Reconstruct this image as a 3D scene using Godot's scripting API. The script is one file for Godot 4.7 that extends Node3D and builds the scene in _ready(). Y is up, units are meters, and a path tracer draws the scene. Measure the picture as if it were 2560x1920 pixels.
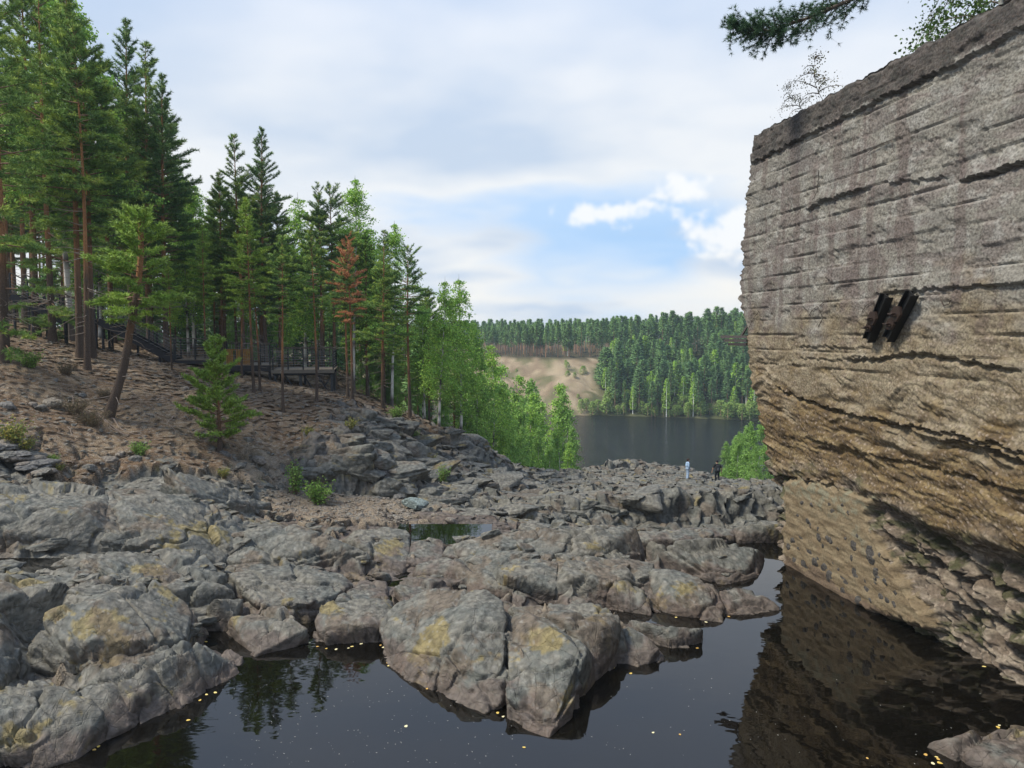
extends Node3D
# A rocky canyon with a still pool, an old concrete wall, a wooded bank with a viewing platform and a river beyond.

const F := 1844.0
const EYE := Vector3(0, 6.5, 0)
const PITCH := 0.0677
const RIVER_Y := -16.5
const GX0 := -62.0
const GZ0 := -92.0
const GC := 0.2
const GW := 520
const GH := 436

var bs := PackedFloat32Array()
var soil := PackedFloat32Array()
var noise_a := FastNoiseLite.new()
var noise_b := FastNoiseLite.new()
var noise_c := FastNoiseLite.new()
var noise_r := FastNoiseLite.new()
var noise_w := FastNoiseLite.new()
var M := {}
var taken := {}
var rng := RandomNumberGenerator.new()


class MB:
	var v := PackedVector3Array()
	var n := PackedVector3Array()
	var c := PackedColorArray()
	var i := PackedInt32Array()

	func tri(a: Vector3, b: Vector3, d: Vector3, nn: Vector3, col: Color) -> void:
		var k := v.size()
		if (d - a).cross(b - a).dot(nn) < 0.0:
			v.push_back(a); v.push_back(d); v.push_back(b)
		else:
			v.push_back(a); v.push_back(b); v.push_back(d)
		n.push_back(nn); n.push_back(nn); n.push_back(nn)
		c.push_back(col); c.push_back(col); c.push_back(col)
		i.push_back(k); i.push_back(k + 1); i.push_back(k + 2)

	func quad(a: Vector3, b: Vector3, d: Vector3, e: Vector3, col: Color) -> void:
		# corners in clockwise order seen from the front
		var nn := (e - a).cross(b - a).normalized()
		var k := v.size()
		v.push_back(a); v.push_back(b); v.push_back(d); v.push_back(e)
		for q in 4:
			n.push_back(nn); c.push_back(col)
		i.append_array(PackedInt32Array([k, k + 1, k + 2, k, k + 2, k + 3]))

	func box(center: Vector3, size: Vector3, basis: Basis, col: Color) -> void:
		var h := size * 0.5
		var p := []
		for q in 8:
			p.append(center + basis * Vector3(h.x if q & 1 else -h.x, h.y if q & 2 else -h.y, h.z if q & 4 else -h.z))
		quad(p[4], p[6], p[7], p[5], col)
		quad(p[1], p[3], p[2], p[0], col)
		quad(p[0], p[2], p[6], p[4], col)
		quad(p[5], p[7], p[3], p[1], col)
		quad(p[2], p[3], p[7], p[6], col)
		quad(p[4], p[5], p[1], p[0], col)

	func bar(a: Vector3, b: Vector3, w: float, h: float, col: Color) -> void:
		var d := b - a
		var z := d.normalized()
		var up := Vector3.UP if absf(z.y) < 0.95 else Vector3.RIGHT
		var x := up.cross(z).normalized()
		box((a + b) * 0.5, Vector3(w, h, d.length()), Basis(x, z.cross(x), z), col)

	func tube(path: PackedVector3Array, radii: PackedFloat32Array, sides: int, cols: PackedColorArray, cap := true) -> void:
		var k0 := v.size()
		var m := path.size()
		var last_x := Vector3.ZERO
		for q in m:
			var t := (path[mini(q + 1, m - 1)] - path[maxi(q - 1, 0)]).normalized()
			var x := last_x
			if q == 0:
				x = t.cross(Vector3.UP if absf(t.y) < 0.9 else Vector3.RIGHT).normalized()
			else:
				x = (x - t * x.dot(t)).normalized()
			last_x = x
			var y := t.cross(x)
			for s in sides:
				var a := TAU * s / sides
				var d := x * cos(a) + y * sin(a)
				v.push_back(path[q] + d * radii[q])
				n.push_back(d)
				c.push_back(cols[q])
		for q in m - 1:
			for s in sides:
				var a := k0 + q * sides + s
				var b := k0 + q * sides + (s + 1) % sides
				i.append_array(PackedInt32Array([a, a + sides, b, b, a + sides, b + sides]))
		if cap:
			var e := v.size()
			v.push_back(path[m - 1]); n.push_back((path[m - 1] - path[m - 2]).normalized()); c.push_back(cols[m - 1])
			for s in sides:
				i.append_array(PackedInt32Array([k0 + (m - 1) * sides + s, e, k0 + (m - 1) * sides + (s + 1) % sides]))

	func mesh() -> ArrayMesh:
		var arr := []
		arr.resize(Mesh.ARRAY_MAX)
		arr[Mesh.ARRAY_VERTEX] = v
		arr[Mesh.ARRAY_NORMAL] = n
		arr[Mesh.ARRAY_COLOR] = c
		arr[Mesh.ARRAY_INDEX] = i
		var am := ArrayMesh.new()
		am.add_surface_from_arrays(Mesh.PRIMITIVE_TRIANGLES, arr)
		return am


func part(called: String, mesh: Mesh, mat: Material, parent: Node) -> MeshInstance3D:
	var o := MeshInstance3D.new()
	o.mesh = mesh
	o.material_override = mat
	o.name = numbered(called) if parent == self else called
	parent.add_child(o, true)
	return o


func numbered(called: String) -> String:
	var k: int = taken.get(called, 0)
	taken[called] = k + 1
	return called if k == 0 else "%s_%03d" % [called, k]


func thing(called: String, label: String, category: String, at := Vector3.ZERO, group := "") -> Node3D:
	var o := Node3D.new()
	o.name = numbered(called)
	add_child(o)
	o.position = at
	tag(o, label, category, group)
	return o


func tag(o: Node, label: String, category: String, group := "", kind := "") -> void:
	if label:
		o.set_meta("label", label)
	if category:
		o.set_meta("category", category)
	if group:
		o.set_meta("group", group)
	if kind:
		o.set_meta("kind", kind)


func ray(px: float, py: float) -> Vector3:
	return Vector3((px - 1280.0) / F, (960.0 - py) / F, -1).rotated(Vector3.RIGHT, -PITCH)


func at_h(px: float, py: float, h: float) -> Vector3:
	var r := ray(px, py)
	return EYE + r * ((h - EYE.y) / r.y)


func at_d(px: float, py: float, d: float) -> Vector3:
	var r := ray(px, py)
	return EYE + r * (d / -r.z)


func lin(r: float, g: float, b: float) -> Color:
	return Color(r, g, b)


func shaded(c: Color, k: float) -> Color:
	return Color(c.r * k, c.g * k, c.b * k)


func setup_noise() -> void:
	noise_a.seed = 11; noise_a.frequency = 1.0; noise_a.fractal_octaves = 4; noise_a.noise_type = FastNoiseLite.TYPE_SIMPLEX
	noise_a.fractal_type = FastNoiseLite.FRACTAL_FBM
	noise_b.seed = 23; noise_b.frequency = 1.0; noise_b.fractal_octaves = 2; noise_b.noise_type = FastNoiseLite.TYPE_SIMPLEX
	noise_b.fractal_type = FastNoiseLite.FRACTAL_FBM
	noise_c.seed = 37; noise_c.frequency = 1.0; noise_c.noise_type = FastNoiseLite.TYPE_SIMPLEX; noise_c.fractal_type = FastNoiseLite.FRACTAL_NONE
	noise_r.seed = 51; noise_r.frequency = 1.0; noise_r.fractal_octaves = 3; noise_r.noise_type = FastNoiseLite.TYPE_SIMPLEX
	noise_r.fractal_type = FastNoiseLite.FRACTAL_RIDGED
	noise_w.seed = 77; noise_w.frequency = 1.0; noise_w.fractal_octaves = 5; noise_w.noise_type = FastNoiseLite.TYPE_SIMPLEX
	noise_w.fractal_type = FastNoiseLite.FRACTAL_FBM
	rng.seed = 4711


func noise_tex(sd: int, freq: float, oct: int, ramp: Array, size := 512, ridged := false) -> NoiseTexture2D:
	var t := NoiseTexture2D.new()
	var n := FastNoiseLite.new()
	n.seed = sd
	n.frequency = freq
	n.noise_type = FastNoiseLite.TYPE_SIMPLEX_SMOOTH
	n.fractal_octaves = oct
	n.fractal_type = FastNoiseLite.FRACTAL_RIDGED if ridged else FastNoiseLite.FRACTAL_FBM
	t.noise = n
	t.width = size
	t.height = size
	t.seamless = true
	t.seamless_blend_skirt = 0.25
	if ramp:
		var g := Gradient.new()
		var off := PackedFloat32Array()
		var col := PackedColorArray()
		for e in ramp:
			off.push_back(e[0]); col.push_back(e[1])
		g.offsets = off
		g.colors = col
		t.color_ramp = g
	return t


# relief of broken rock: plates parted by cracks, over a rough grain
func crack_tex(sd: int, f1: float, f2: float) -> ImageTexture:
	var s := 1024
	var ims := []
	for q in [[sd, f1, true], [sd + 1, f2, true], [sd + 2, 0.012, false], [sd + 3, f1, true]]:
		var n := FastNoiseLite.new()
		n.seed = q[0]
		n.frequency = q[1]
		if q[2]:
			n.noise_type = FastNoiseLite.TYPE_CELLULAR
			n.fractal_type = FastNoiseLite.FRACTAL_NONE
			n.cellular_return_type = FastNoiseLite.RETURN_DISTANCE2_SUB if q[0] != sd + 3 else FastNoiseLite.RETURN_CELL_VALUE
			if q[0] == sd + 3:
				n.seed = sd
			n.domain_warp_enabled = true
			n.domain_warp_amplitude = 22.0
			n.domain_warp_frequency = 0.012
			n.domain_warp_fractal_octaves = 3
		else:
			n.noise_type = FastNoiseLite.TYPE_SIMPLEX_SMOOTH
			n.fractal_octaves = 7
		ims.append(n.get_seamless_image(s, s, false, false, 0.15, false))
	var a: PackedByteArray = ims[0].get_data()
	var b: PackedByteArray = ims[1].get_data()
	var d: PackedByteArray = ims[2].get_data()
	var e: PackedByteArray = ims[3].get_data()
	var out := PackedByteArray()
	out.resize(s * s)
	for k in s * s:
		var g1 := clampf(a[k] / 4.0, 0.0, 1.0)
		var g2 := clampf(b[k] / 7.0, 0.0, 1.0)
		out[k] = int(clampf(70.0 * g1 + 30.0 * g2 + (d[k] - 128.0) * 0.62 + 62.0 + e[k] * 0.12, 0.0, 255.0))
	return ImageTexture.create_from_image(Image.create_from_data(s, s, false, Image.FORMAT_L8, out))


func vmat(rough: float, spec := 0.4) -> StandardMaterial3D:
	var m := StandardMaterial3D.new()
	m.vertex_color_use_as_albedo = true
	m.roughness = rough
	m.metallic_specular = spec
	m.cull_mode = BaseMaterial3D.CULL_DISABLED
	return m


func grain(m: StandardMaterial3D, alb: Texture2D, bump: Texture2D, scale: float, relief: float) -> StandardMaterial3D:
	m.uv1_triplanar = true
	m.uv1_world_triplanar = true
	m.uv1_scale = Vector3.ONE * scale
	m.albedo_texture = alb
	if bump:
		m.heightmap_enabled = true
		m.heightmap_texture = bump
		m.heightmap_scale = relief
	return m


func leafmat(back: float) -> StandardMaterial3D:
	var m := vmat(0.65, 0.3)
	m.backlight_enabled = true
	m.backlight = Color(back, back, back).linear_to_srgb()
	return m


func setup_materials() -> void:
	var g := func(a: float) -> Color: return Color(a, a, a)
	var rock_alb := noise_tex(3, 0.012, 6, [[0.0, g.call(0.5)], [0.36, g.call(0.76)], [0.5, g.call(0.88)], [0.62, g.call(0.97)], [1.0, g.call(1.0)]], 1024)
	var rock_bump := noise_tex(5, 0.009, 7, [[0.0, g.call(0.0)], [1.0, g.call(1.0)]], 1024)
	var fine_bump := noise_tex(8, 0.03, 6, [[0.0, g.call(0.0)], [1.0, g.call(1.0)]], 1024)
	var cracks := crack_tex(71, 0.0075, 0.022)
	M.rock = grain(vmat(0.72, 0.4), rock_alb, cracks, 0.42, 7.0)
	M.stone = grain(vmat(0.78, 0.4), rock_alb, rock_bump, 0.8, 4.0)
	var dirt_alb := noise_tex(13, 0.05, 6, [[0.0, g.call(0.25)], [0.38, g.call(0.6)], [0.52, g.call(0.85)], [0.64, g.call(1.0)], [1.0, g.call(1.0)]], 1024)
	M.dirt = grain(vmat(0.95, 0.2), dirt_alb, fine_bump, 0.5, 3.5)
	var wall_alb := noise_tex(17, 0.025, 7, [[0.0, g.call(0.55)], [0.32, g.call(0.76)], [0.5, g.call(0.88)], [0.68, g.call(0.97)], [1.0, g.call(1.0)]], 1024)
	M.wall = grain(vmat(0.9, 0.3), wall_alb, fine_bump, 0.5, 1.1)
	M.block = grain(vmat(0.88, 0.3), noise_tex(19, 0.03, 5, [[0.0, g.call(0.7)], [0.5, g.call(0.9)], [1.0, g.call(1.0)]], 512), fine_bump, 0.8, 1.2)
	var bark_alb := noise_tex(29, 0.04, 5, [[0.0, g.call(0.4)], [0.5, g.call(0.8)], [1.0, g.call(1.0)]], 512)
	M.bark = grain(vmat(0.92, 0.2), bark_alb, fine_bump, 1.2, 2.5)
	M.bark.uv1_world_triplanar = false
	M.needle = leafmat(0.4)
	M.leaf = leafmat(0.6)
	M.plain = vmat(0.75, 0.4)
	M.metal = vmat(0.5, 0.5)
	M.metal.metallic = 0.55
	M.cloth = vmat(0.9, 0.2)
	M.wood = grain(vmat(0.8, 0.3), bark_alb, fine_bump, 1.5, 0.6)
	var ripple := noise_tex(41, 0.012, 3, [[0.0, g.call(0.0)], [1.0, g.call(1.0)]], 512)
	var w := StandardMaterial3D.new()
	w.albedo_color = Color(0.004, 0.0035, 0.0025).linear_to_srgb()
	w.roughness = 0.02
	w.metallic_specular = 0.52
	w.uv1_triplanar = true
	w.uv1_world_triplanar = true
	w.uv1_scale = Vector3(0.22, 0.22, 0.35)
	w.heightmap_enabled = true
	w.heightmap_texture = ripple
	w.heightmap_scale = 0.12
	M.pool = w
	var waves := noise_tex(43, 0.03, 4, [[0.0, g.call(0.0)], [1.0, g.call(1.0)]], 1024)
	var r := w.duplicate()
	r.albedo_color = Color(0.003, 0.004, 0.003).linear_to_srgb()
	r.uv1_scale = Vector3(0.03, 0.03, 0.06)
	r.heightmap_texture = waves
	r.heightmap_scale = 30.0
	r.roughness = 0.08
	r.metallic_specular = 0.32
	M.river = r


func setup_camera_and_light() -> void:
	var cam := Camera3D.new()
	cam.name = "camera"
	cam.fov = rad_to_deg(2.0 * atan(960.0 / F))
	cam.near = 0.1
	cam.far = 2000.0
	cam.position = EYE
	cam.rotation.x = -PITCH
	add_child(cam)
	cam.current = true
	var env := Environment.new()
	env.background_mode = Environment.BG_SKY
	env.tonemap_mode = Environment.TONE_MAPPER_LINEAR
	env.tonemap_exposure = 1.4
	env.sdfgi_enabled = true
	env.ssao_enabled = true
	env.ssil_enabled = true
	env.fog_enabled = true
	env.fog_density = 0.00035
	env.fog_light_color = Color(0.80, 0.88, 0.95)
	var sky := Sky.new()
	var pm := PanoramaSkyMaterial.new()
	pm.panorama = sky_picture()
	sky.sky_material = pm
	env.sky = sky
	var we := WorldEnvironment.new()
	we.environment = env
	we.name = "world_environment"
	add_child(we)
	var sun := DirectionalLight3D.new()
	sun.name = "sun"
	sun.light_energy = 1.1
	sun.light_angular_distance = 12.0
	sun.light_color = Color(1.0, 0.965, 0.90)
	sun.shadow_enabled = true
	add_child(sun)
	sun.look_at_from_position(Vector3(-25, 36, 5), Vector3.ZERO, Vector3.UP)


func sky_picture() -> ImageTexture:
	var w := 2048
	var h := 1024
	var im := Image.create(w, h, false, Image.FORMAT_RGBF)
	im.fill(Color(0.16, 0.16, 0.15))
	var n := FastNoiseLite.new()
	n.seed = 9; n.frequency = 1.0; n.fractal_octaves = 5; n.noise_type = FastNoiseLite.TYPE_SIMPLEX_SMOOTH
	var n2 := FastNoiseLite.new()
	n2.seed = 15; n2.frequency = 1.0; n2.fractal_octaves = 3; n2.noise_type = FastNoiseLite.TYPE_SIMPLEX_SMOOTH
	var n3 := FastNoiseLite.new()
	n3.seed = 21; n3.frequency = 1.0; n3.fractal_octaves = 5; n3.noise_type = FastNoiseLite.TYPE_SIMPLEX_SMOOTH
	var blue_top := Color(0.36, 0.50, 0.74)
	var blue_low := Color(0.24, 0.46, 0.74)
	var grey := Color(0.43, 0.51, 0.62)
	var white := Color(0.64, 0.665, 0.69)
	var warm := Color(0.74, 0.72, 0.67)
	for y in h / 2:
		var el := PI * (0.5 - (y + 0.5) / h)
		var se := sin(el)
		var ce := cos(el)
		var k := 1.0 / (se + 0.16)
		for x in w:
			var az := TAU * (x + 0.5) / w
			if az > PI:
				az -= TAU
			var px := sin(az) * ce * k
			var pz := -cos(az) * ce * k
			var d := n.get_noise_3d(px * 0.75, pz * 0.95, 0.0)
			var b := n2.get_noise_3d(px * 0.34 + 3.1, pz * 0.42, 4.0)
			var t := clampf(0.74 + d * 1.6 + b * 0.5, 0.0, 1.0)
			var c := grey.lerp(white, t)
			c = c.lerp(Color(0.32, 0.47, 0.78), smoothstep(0.18, 0.75, el) * 0.66)
			var da := az - 0.17
			var de := el - 0.125
			var gap := exp(-(da * da) / 0.034 - (de * de) / 0.0055)
			var hole := clampf((b * 0.8 + gap * 0.9 + d * 0.7 - 0.30) * 1.9, 0.0, 0.72)
			var low := clampf(1.0 - el / 0.5, 0.0, 1.0)
			c = c.lerp(blue_top.lerp(blue_low, low), hole)
			if gap > 0.02 and el < 0.3:
				var e1 := 1.0 - (pow((az - 0.224) / 0.036, 2) + pow((el - 0.186) / 0.017, 2))
				var e2 := 1.0 - (pow((az - 0.285) / 0.056, 2) + pow((el - 0.128) / 0.032, 2))
				var e3 := 1.0 - (pow((az - 0.14) / 0.07, 2) + pow((el - 0.157) / 0.015, 2))
				var puff := maxf(maxf(e1, e2), e3 * 0.7) + n3.get_noise_2d(az * 22.0, el * 30.0) * 1.5 + n3.get_noise_2d(az * 70.0, el * 90.0) * 0.4 + 0.1
				c = c.lerp(Color(0.72, 0.73, 0.735), clampf(puff * 1.1, 0.0, 0.9))
			var band := clampf((0.085 - absf(el - 0.05)) / 0.085, 0.0, 1.0) * clampf(0.6 + d * 1.4 - hole * 0.6, 0.0, 1.0)
			c = c.lerp(warm, band * 0.8)
			im.set_pixel(x, y, c)
	return ImageTexture.create_from_image(im)


# --- terrain: control points read off the photograph, each given the height or the distance of what it lies on ---
func control_points() -> Array:
	var out := []
	var rock := [
		# bottom left rocks
		[0, 1800, 0.75], [0, 1724, 0.8], [60, 1760, 0.7], [122, 1683, 0.62], [190, 1740, 0.6], [250, 1790, 0.42], [150, 1840, 0.4], [90, 1860, 0.3], [-150, 1800, 0.8], [-150, 1700, 0.9], [180, 1800, 0.3],
		[0, 1575, 1.2], [45, 1620, 0.85], [0, 1690, 0.7], [60, 1665, 0.5], [-150, 1600, 1.2],
		[273, 1660, 0.82], [204, 1713, 0.55], [340, 1652, 0.78], [401, 1648, 0.72], [461, 1598, 0.85], [501, 1607, 0.72], [548, 1632, 0.45], [313, 1754, 0.4], [238, 1765, 0.4], [423, 1738, 0.28], [350, 1700, 0.62], [480, 1680, 0.5],
		[244, 1640, 0.5], [329, 1639, 0.5], [407, 1612, 0.5], [150, 1672, 0.35], [200, 1682, 0.4], [85, 1645, 0.42],
		[125, 1531, 1.3], [150, 1522, 1.35], [232, 1503, 1.45], [257, 1488, 1.5], [363, 1447, 1.35], [401, 1490, 1.0], [470, 1525, 0.8], [80, 1600, 0.8], [232, 1600, 1.05], [244, 1634, 0.75], [354, 1588, 0.95], [401, 1563, 0.95], [454, 1596, 0.72], [300, 1540, 1.3], [180, 1600, 1.0], [120, 1620, 0.7], [495, 1570, 0.35],
		[0, 1450, 1.65], [0, 1500, 1.5], [60, 1525, 1.05], [80, 1445, 1.55], [-150, 1450, 1.8], [-150, 1520, 1.6], [160, 1460, 1.5],
		[0, 1412, 1.05], [80, 1415, 1.05], [150, 1412, 1.1], [0, 1385, 1.4], [-150, 1400, 1.3],
		[212, 1376, 1.55], [160, 1400, 1.35], [300, 1380, 1.45], [380, 1376, 1.35], [493, 1385, 1.1], [270, 1440, 1.25], [330, 1420, 1.15], [420, 1440, 1.0], [530, 1430, 0.8], [440, 1400, 1.2],
		[0, 1218, 2.4], [77, 1200, 2.5], [172, 1218, 2.3], [270, 1225, 2.15], [371, 1227, 2.0], [497, 1245, 1.7], [565, 1277, 1.3], [637, 1322, 0.7], [36, 1308, 1.7], [149, 1344, 1.4], [240, 1365, 1.15], [335, 1372, 1.0], [443, 1376, 0.9], [542, 1403, 0.55], [200, 1280, 1.95], [400, 1300, 1.55], [520, 1330, 1.1], [-150, 1220, 2.6], [-150, 1310, 1.9], [100, 1270, 2.1],
		# middle domes
		[608, 1338, 0.85], [674, 1302, 1.12], [722, 1310, 1.05], [790, 1348, 0.85], [853, 1361, 0.75], [907, 1385, 0.5], [690, 1418, 0.25], [798, 1426, 0.12], [620, 1405, 0.45], [700, 1370, 0.75], [820, 1395, 0.5],
		[766, 1313, 0.8], [844, 1342, 0.55], [893, 1318, 0.75], [960, 1320, 0.72], [1015, 1334, 0.55], [960, 1370, 0.5], [1061, 1342, 0.52], [1095, 1355, 0.4], [1031, 1362, 0.25], [1050, 1405, 0.25], [1100, 1405, 0.25], [1010, 1425, 0.08], [915, 1421, 0.03],
		[603, 1432, 0.6], [730, 1418, 0.66], [852, 1429, 0.52], [880, 1456, 0.32], [725, 1486, 0.45], [839, 1481, 0.4], [581, 1440, 0.75], [527, 1451, 0.85], [576, 1475, 0.7], [590, 1497, 0.35], [541, 1505, 0.65], [608, 1503, 0.5], [510, 1540, 0.4], [660, 1500, 0.5],
		[636, 1535, 0.4], [700, 1530, 0.4], [630, 1548, 0.46], [733, 1540, 0.5], [768, 1562, 0.4], [640, 1595, 0.25], [690, 1575, 0.3], [775, 1500, 0.45], [800, 1545, 0.12], [785, 1570, 0.02],
		[812, 1511, 0.56], [885, 1508, 0.5], [977, 1505, 0.45], [861, 1565, 0.35], [912, 1565, 0.33], [820, 1575, 0.3], [866, 1481, 0.45], [961, 1486, 0.35], [930, 1540, 0.4], [900, 1450, 0.2], [960, 1450, 0.12], [1000, 1470, 0.25], [1000, 1497, 0.12], [970, 1580, 0.12],
		# the large boulder by the pool: left lobe, right lobe, hull and tail
		[1007, 1516, 0.62], [1080, 1476, 0.92], [1163, 1481, 1.1], [1213, 1468, 1.22], [1248, 1503, 1.1], [1245, 1579, 0.55], [966, 1557, 0.45], [962, 1598, 0.2], [1064, 1557, 0.82], [1093, 1677, 0.32], [1162, 1690, 0.36], [1229, 1687, 0.42], [1254, 1630, 0.62], [1150, 1582, 0.8], [1040, 1640, 0.35], [1258, 1700, 0.2], [1252, 1745, 0.05], [1190, 1725, 0.12],
		[1321, 1541, 0.95], [1346, 1557, 1.0], [1419, 1592, 0.96], [1447, 1627, 0.86], [1428, 1693, 0.56], [1393, 1785, 0.22], [1266, 1589, 0.5], [1272, 1661, 0.52], [1276, 1744, 0.3], [1308, 1772, 0.27], [1356, 1677, 0.7], [1350, 1740, 0.42], [1290, 1620, 0.75],
		[1276, 1511, 0.72], [1384, 1502, 0.86], [1504, 1511, 0.8], [1549, 1553, 0.7], [1498, 1567, 0.78], [1428, 1563, 0.86], [1300, 1530, 0.75],
		[1470, 1640, 0.3], [1462, 1690, 0.12],
		[1556, 1567, 0.48], [1590, 1570, 0.42], [1634, 1614, 0.25], [1570, 1620, 0.3],
		[1589, 1541, 0.45], [1657, 1554, 0.48], [1725, 1566, 0.4], [1640, 1580, 0.3], [1580, 1553, 0.1],
		# ridges behind
		[1130, 1365, 0.5], [1235, 1322, 0.92], [1360, 1317, 1.02], [1475, 1322, 0.96], [1585, 1322, 0.85], [1609, 1370, 0.3], [1111, 1389, 0.3], [1200, 1385, 0.4], [1283, 1394, 0.45], [1370, 1390, 0.5], [1460, 1389, 0.45], [1600, 1400, 0.15], [1300, 1350, 0.8], [1420, 1350, 0.78], [1530, 1355, 0.65],
		[1187, 1372, 0.68], [1331, 1379, 0.85], [1475, 1394, 0.78], [1571, 1398, 0.62], [1628, 1408, 0.52], [1044, 1446, 0.08], [1168, 1475, 0.1], [1235, 1475, 0.25], [1379, 1499, 0.12], [1508, 1509, 0.08], [1523, 1452, 0.6], [1427, 1437, 0.72], [1283, 1442, 0.62], [1120, 1430, 0.3], [1190, 1440, 0.4], [1300, 1490, 0.12],
		[1534, 1451, 0.6], [1609, 1461, 0.5], [1571, 1500, 0.25], [1530, 1490, 0.2],
		[1630, 1418, 0.65], [1714, 1427, 0.66], [1781, 1456, 0.5], [1800, 1495, 0.2], [1690, 1480, 0.45], [1640, 1490, 0.2], [1750, 1510, 0.25],
		[1815, 1470, 0.38], [1858, 1463, 0.42], [1915, 1490, 0.26], [1860, 1505, 0.2],
		[1622, 1368, 0.55], [1647, 1351, 0.8], [1714, 1355, 0.8], [1810, 1355, 0.72], [1880, 1370, 0.52], [1905, 1392, 0.2], [1700, 1395, 0.45], [1800, 1400, 0.4], [1870, 1410, 0.3], [1605, 1385, 0.05],
		[1690, 1312, 0.45], [1834, 1320, 0.35], [1858, 1310, 0.55], [1960, 1312, 0.55], [1700, 1340, 0.4], [1780, 1340, 0.35],
		# flat rock under the wall
		[2393, 1849, 0.28], [2492, 1819, 0.32], [2560, 1813, 0.34], [2560, 1880, 0.3], [2450, 1880, 0.24], [2700, 1850, 0.4],
	]
	for p in rock:
		out.append([at_h(p[0], p[1], p[2]), 0.0])
	# shorelines: a point at the water's edge and one beyond it, under water
	var front := Vector3(0, 0, 0.45)
	var shores := [
		[front, [[44, 1887], [85, 1917], [0, 1897], [130, 1915], [190, 1898], [230, 1857], [270, 1842], [340, 1812], [407, 1785], [501, 1745], [560, 1712], [599, 1682]]],
		[Vector3(0.45, 0, -0.2), [[594, 1651]]],
		[Vector3(0.25, 0, -0.35), [[545, 1624], [515, 1597]]],
		[Vector3(0.1, 0, 0.3), [[510, 1590], [540, 1575], [568, 1580]]],
		[Vector3(-0.25, 0, 0.35), [[600, 1612], [633, 1641]]],
		[front, [[660, 1628], [690, 1611], [736, 1603], [771, 1596], [790, 1596], [825, 1614], [872, 1605], [912, 1605], [955, 1606]]],
		[Vector3(-0.3, 0, 0.35), [[960, 1643], [990, 1665], [1023, 1687], [1080, 1734], [1130, 1748], [1182, 1760], [1223, 1785], [1270, 1794], [1320, 1825], [1371, 1845]]],
		[Vector3(0.42, 0, 0.1), [[1395, 1825], [1419, 1798], [1440, 1770], [1460, 1744], [1485, 1702]]],
		[Vector3(0.3, 0, 0.3), [[1500, 1690], [1530, 1662], [1593, 1667], [1650, 1658]]],
		[Vector3(0.4, 0, -0.2), [[1660, 1646]]],
		[Vector3(0.2, 0, -0.35), [[1640, 1605], [1618, 1590]]],
		[front, [[1614, 1597], [1650, 1612], [1684, 1621], [1740, 1612]]],
		[Vector3(0.4, 0, 0), [[1754, 1590]]],
		[Vector3(0.1, 0, -0.35), [[1745, 1560], [1680, 1545], [1620, 1538]]],
		[front, [[1633, 1525], [1660, 1535], [1686, 1542], [1740, 1552], [1805, 1556], [1830, 1538], [1882, 1540], [1930, 1535]]],
		[Vector3(0.4, 0, -0.1), [[1954, 1528]]],
		[front, [[1618, 1403], [1680, 1422], [1753, 1440], [1810, 1460], [1870, 1448], [1891, 1442]]],
		[Vector3(0.4, 0, 0), [[1908, 1400]]],
		[front, [[1850, 1352], [1900, 1345], [1960, 1345]]],
		[front, [[2324, 1868], [2380, 1885], [2450, 1915]]],
		[Vector3(0, 0, -0.35), [[2340, 1856], [2393, 1840], [2492, 1808], [2560, 1800]]],
		[Vector3(0, 0, 0.25), [[1010, 1326], [1039, 1316], [1101, 1312], [1196, 1320], [1221, 1325]]],
		[Vector3(0, 0, -0.25), [[1175, 1348], [1126, 1358], [1034, 1344]]],
	]
	for s in shores:
		for p in s[1]:
			var q := at_h(p[0], p[1], 0.0)
			out.append([q, 0.0])
			var u: Vector3 = q + s[0]
			out.append([Vector3(u.x, -0.55, u.z), 0.0])
	for p in [[700, 1760], [640, 1850], [800, 1860], [500, 1850], [900, 1740], [760, 1680], [1000, 1800], [1150, 1880], [1300, 1900], [1500, 1850], [1600, 1750], [1750, 1800], [1750, 1680], [1850, 1620], [1950, 1600], [2050, 1600], [2000, 1750], [2200, 1750], [2200, 1880], [1930, 1400], [1930, 1450], [1900, 1485], [1700, 1900], [580, 1690], [560, 1600], [1640, 1500], [1700, 1445], [1760, 1462], [1990, 1500], [2350, 1700], [2100, 1900]]:
		out.append([at_h(p[0], p[1], -1.0), 0.0])
	# hidden backs of ridges: image column, distance, height
	for p in [[1235, 23.4, 0.1], [1360, 23.6, -0.2], [1475, 24.0, -0.4], [1585, 24.0, -0.3], [1680, 19.2, -0.35], [1740, 18.9, -0.4], [1800, 18.9, -0.35], [1880, 18.8, -0.5], [1650, 19.3, -0.2], [1700, 25.5, -0.8], [1850, 25.5, -0.9], [1960, 25.5, -0.8], [560, 16.8, 0.15], [1230, 16.4, 0.3], [1110, 17.2, 0.25], [1400, 16.4, 0.15], [1520, 16.3, 0.05], [960, 22.9, 0.1], [1061, 22.6, -0.1], [700, 22.4, 0.5], [860, 22.8, 0.2], [300, 23.0, 1.6], [100, 21.6, 2.1], [480, 23.2, 1.3], [1570, 16.6, -0.1]]:
		var r := ray(p[0], 900.0)
		out.append([Vector3(r.x * p[1] / -r.z, p[2], -p[1]), 0.0])
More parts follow.
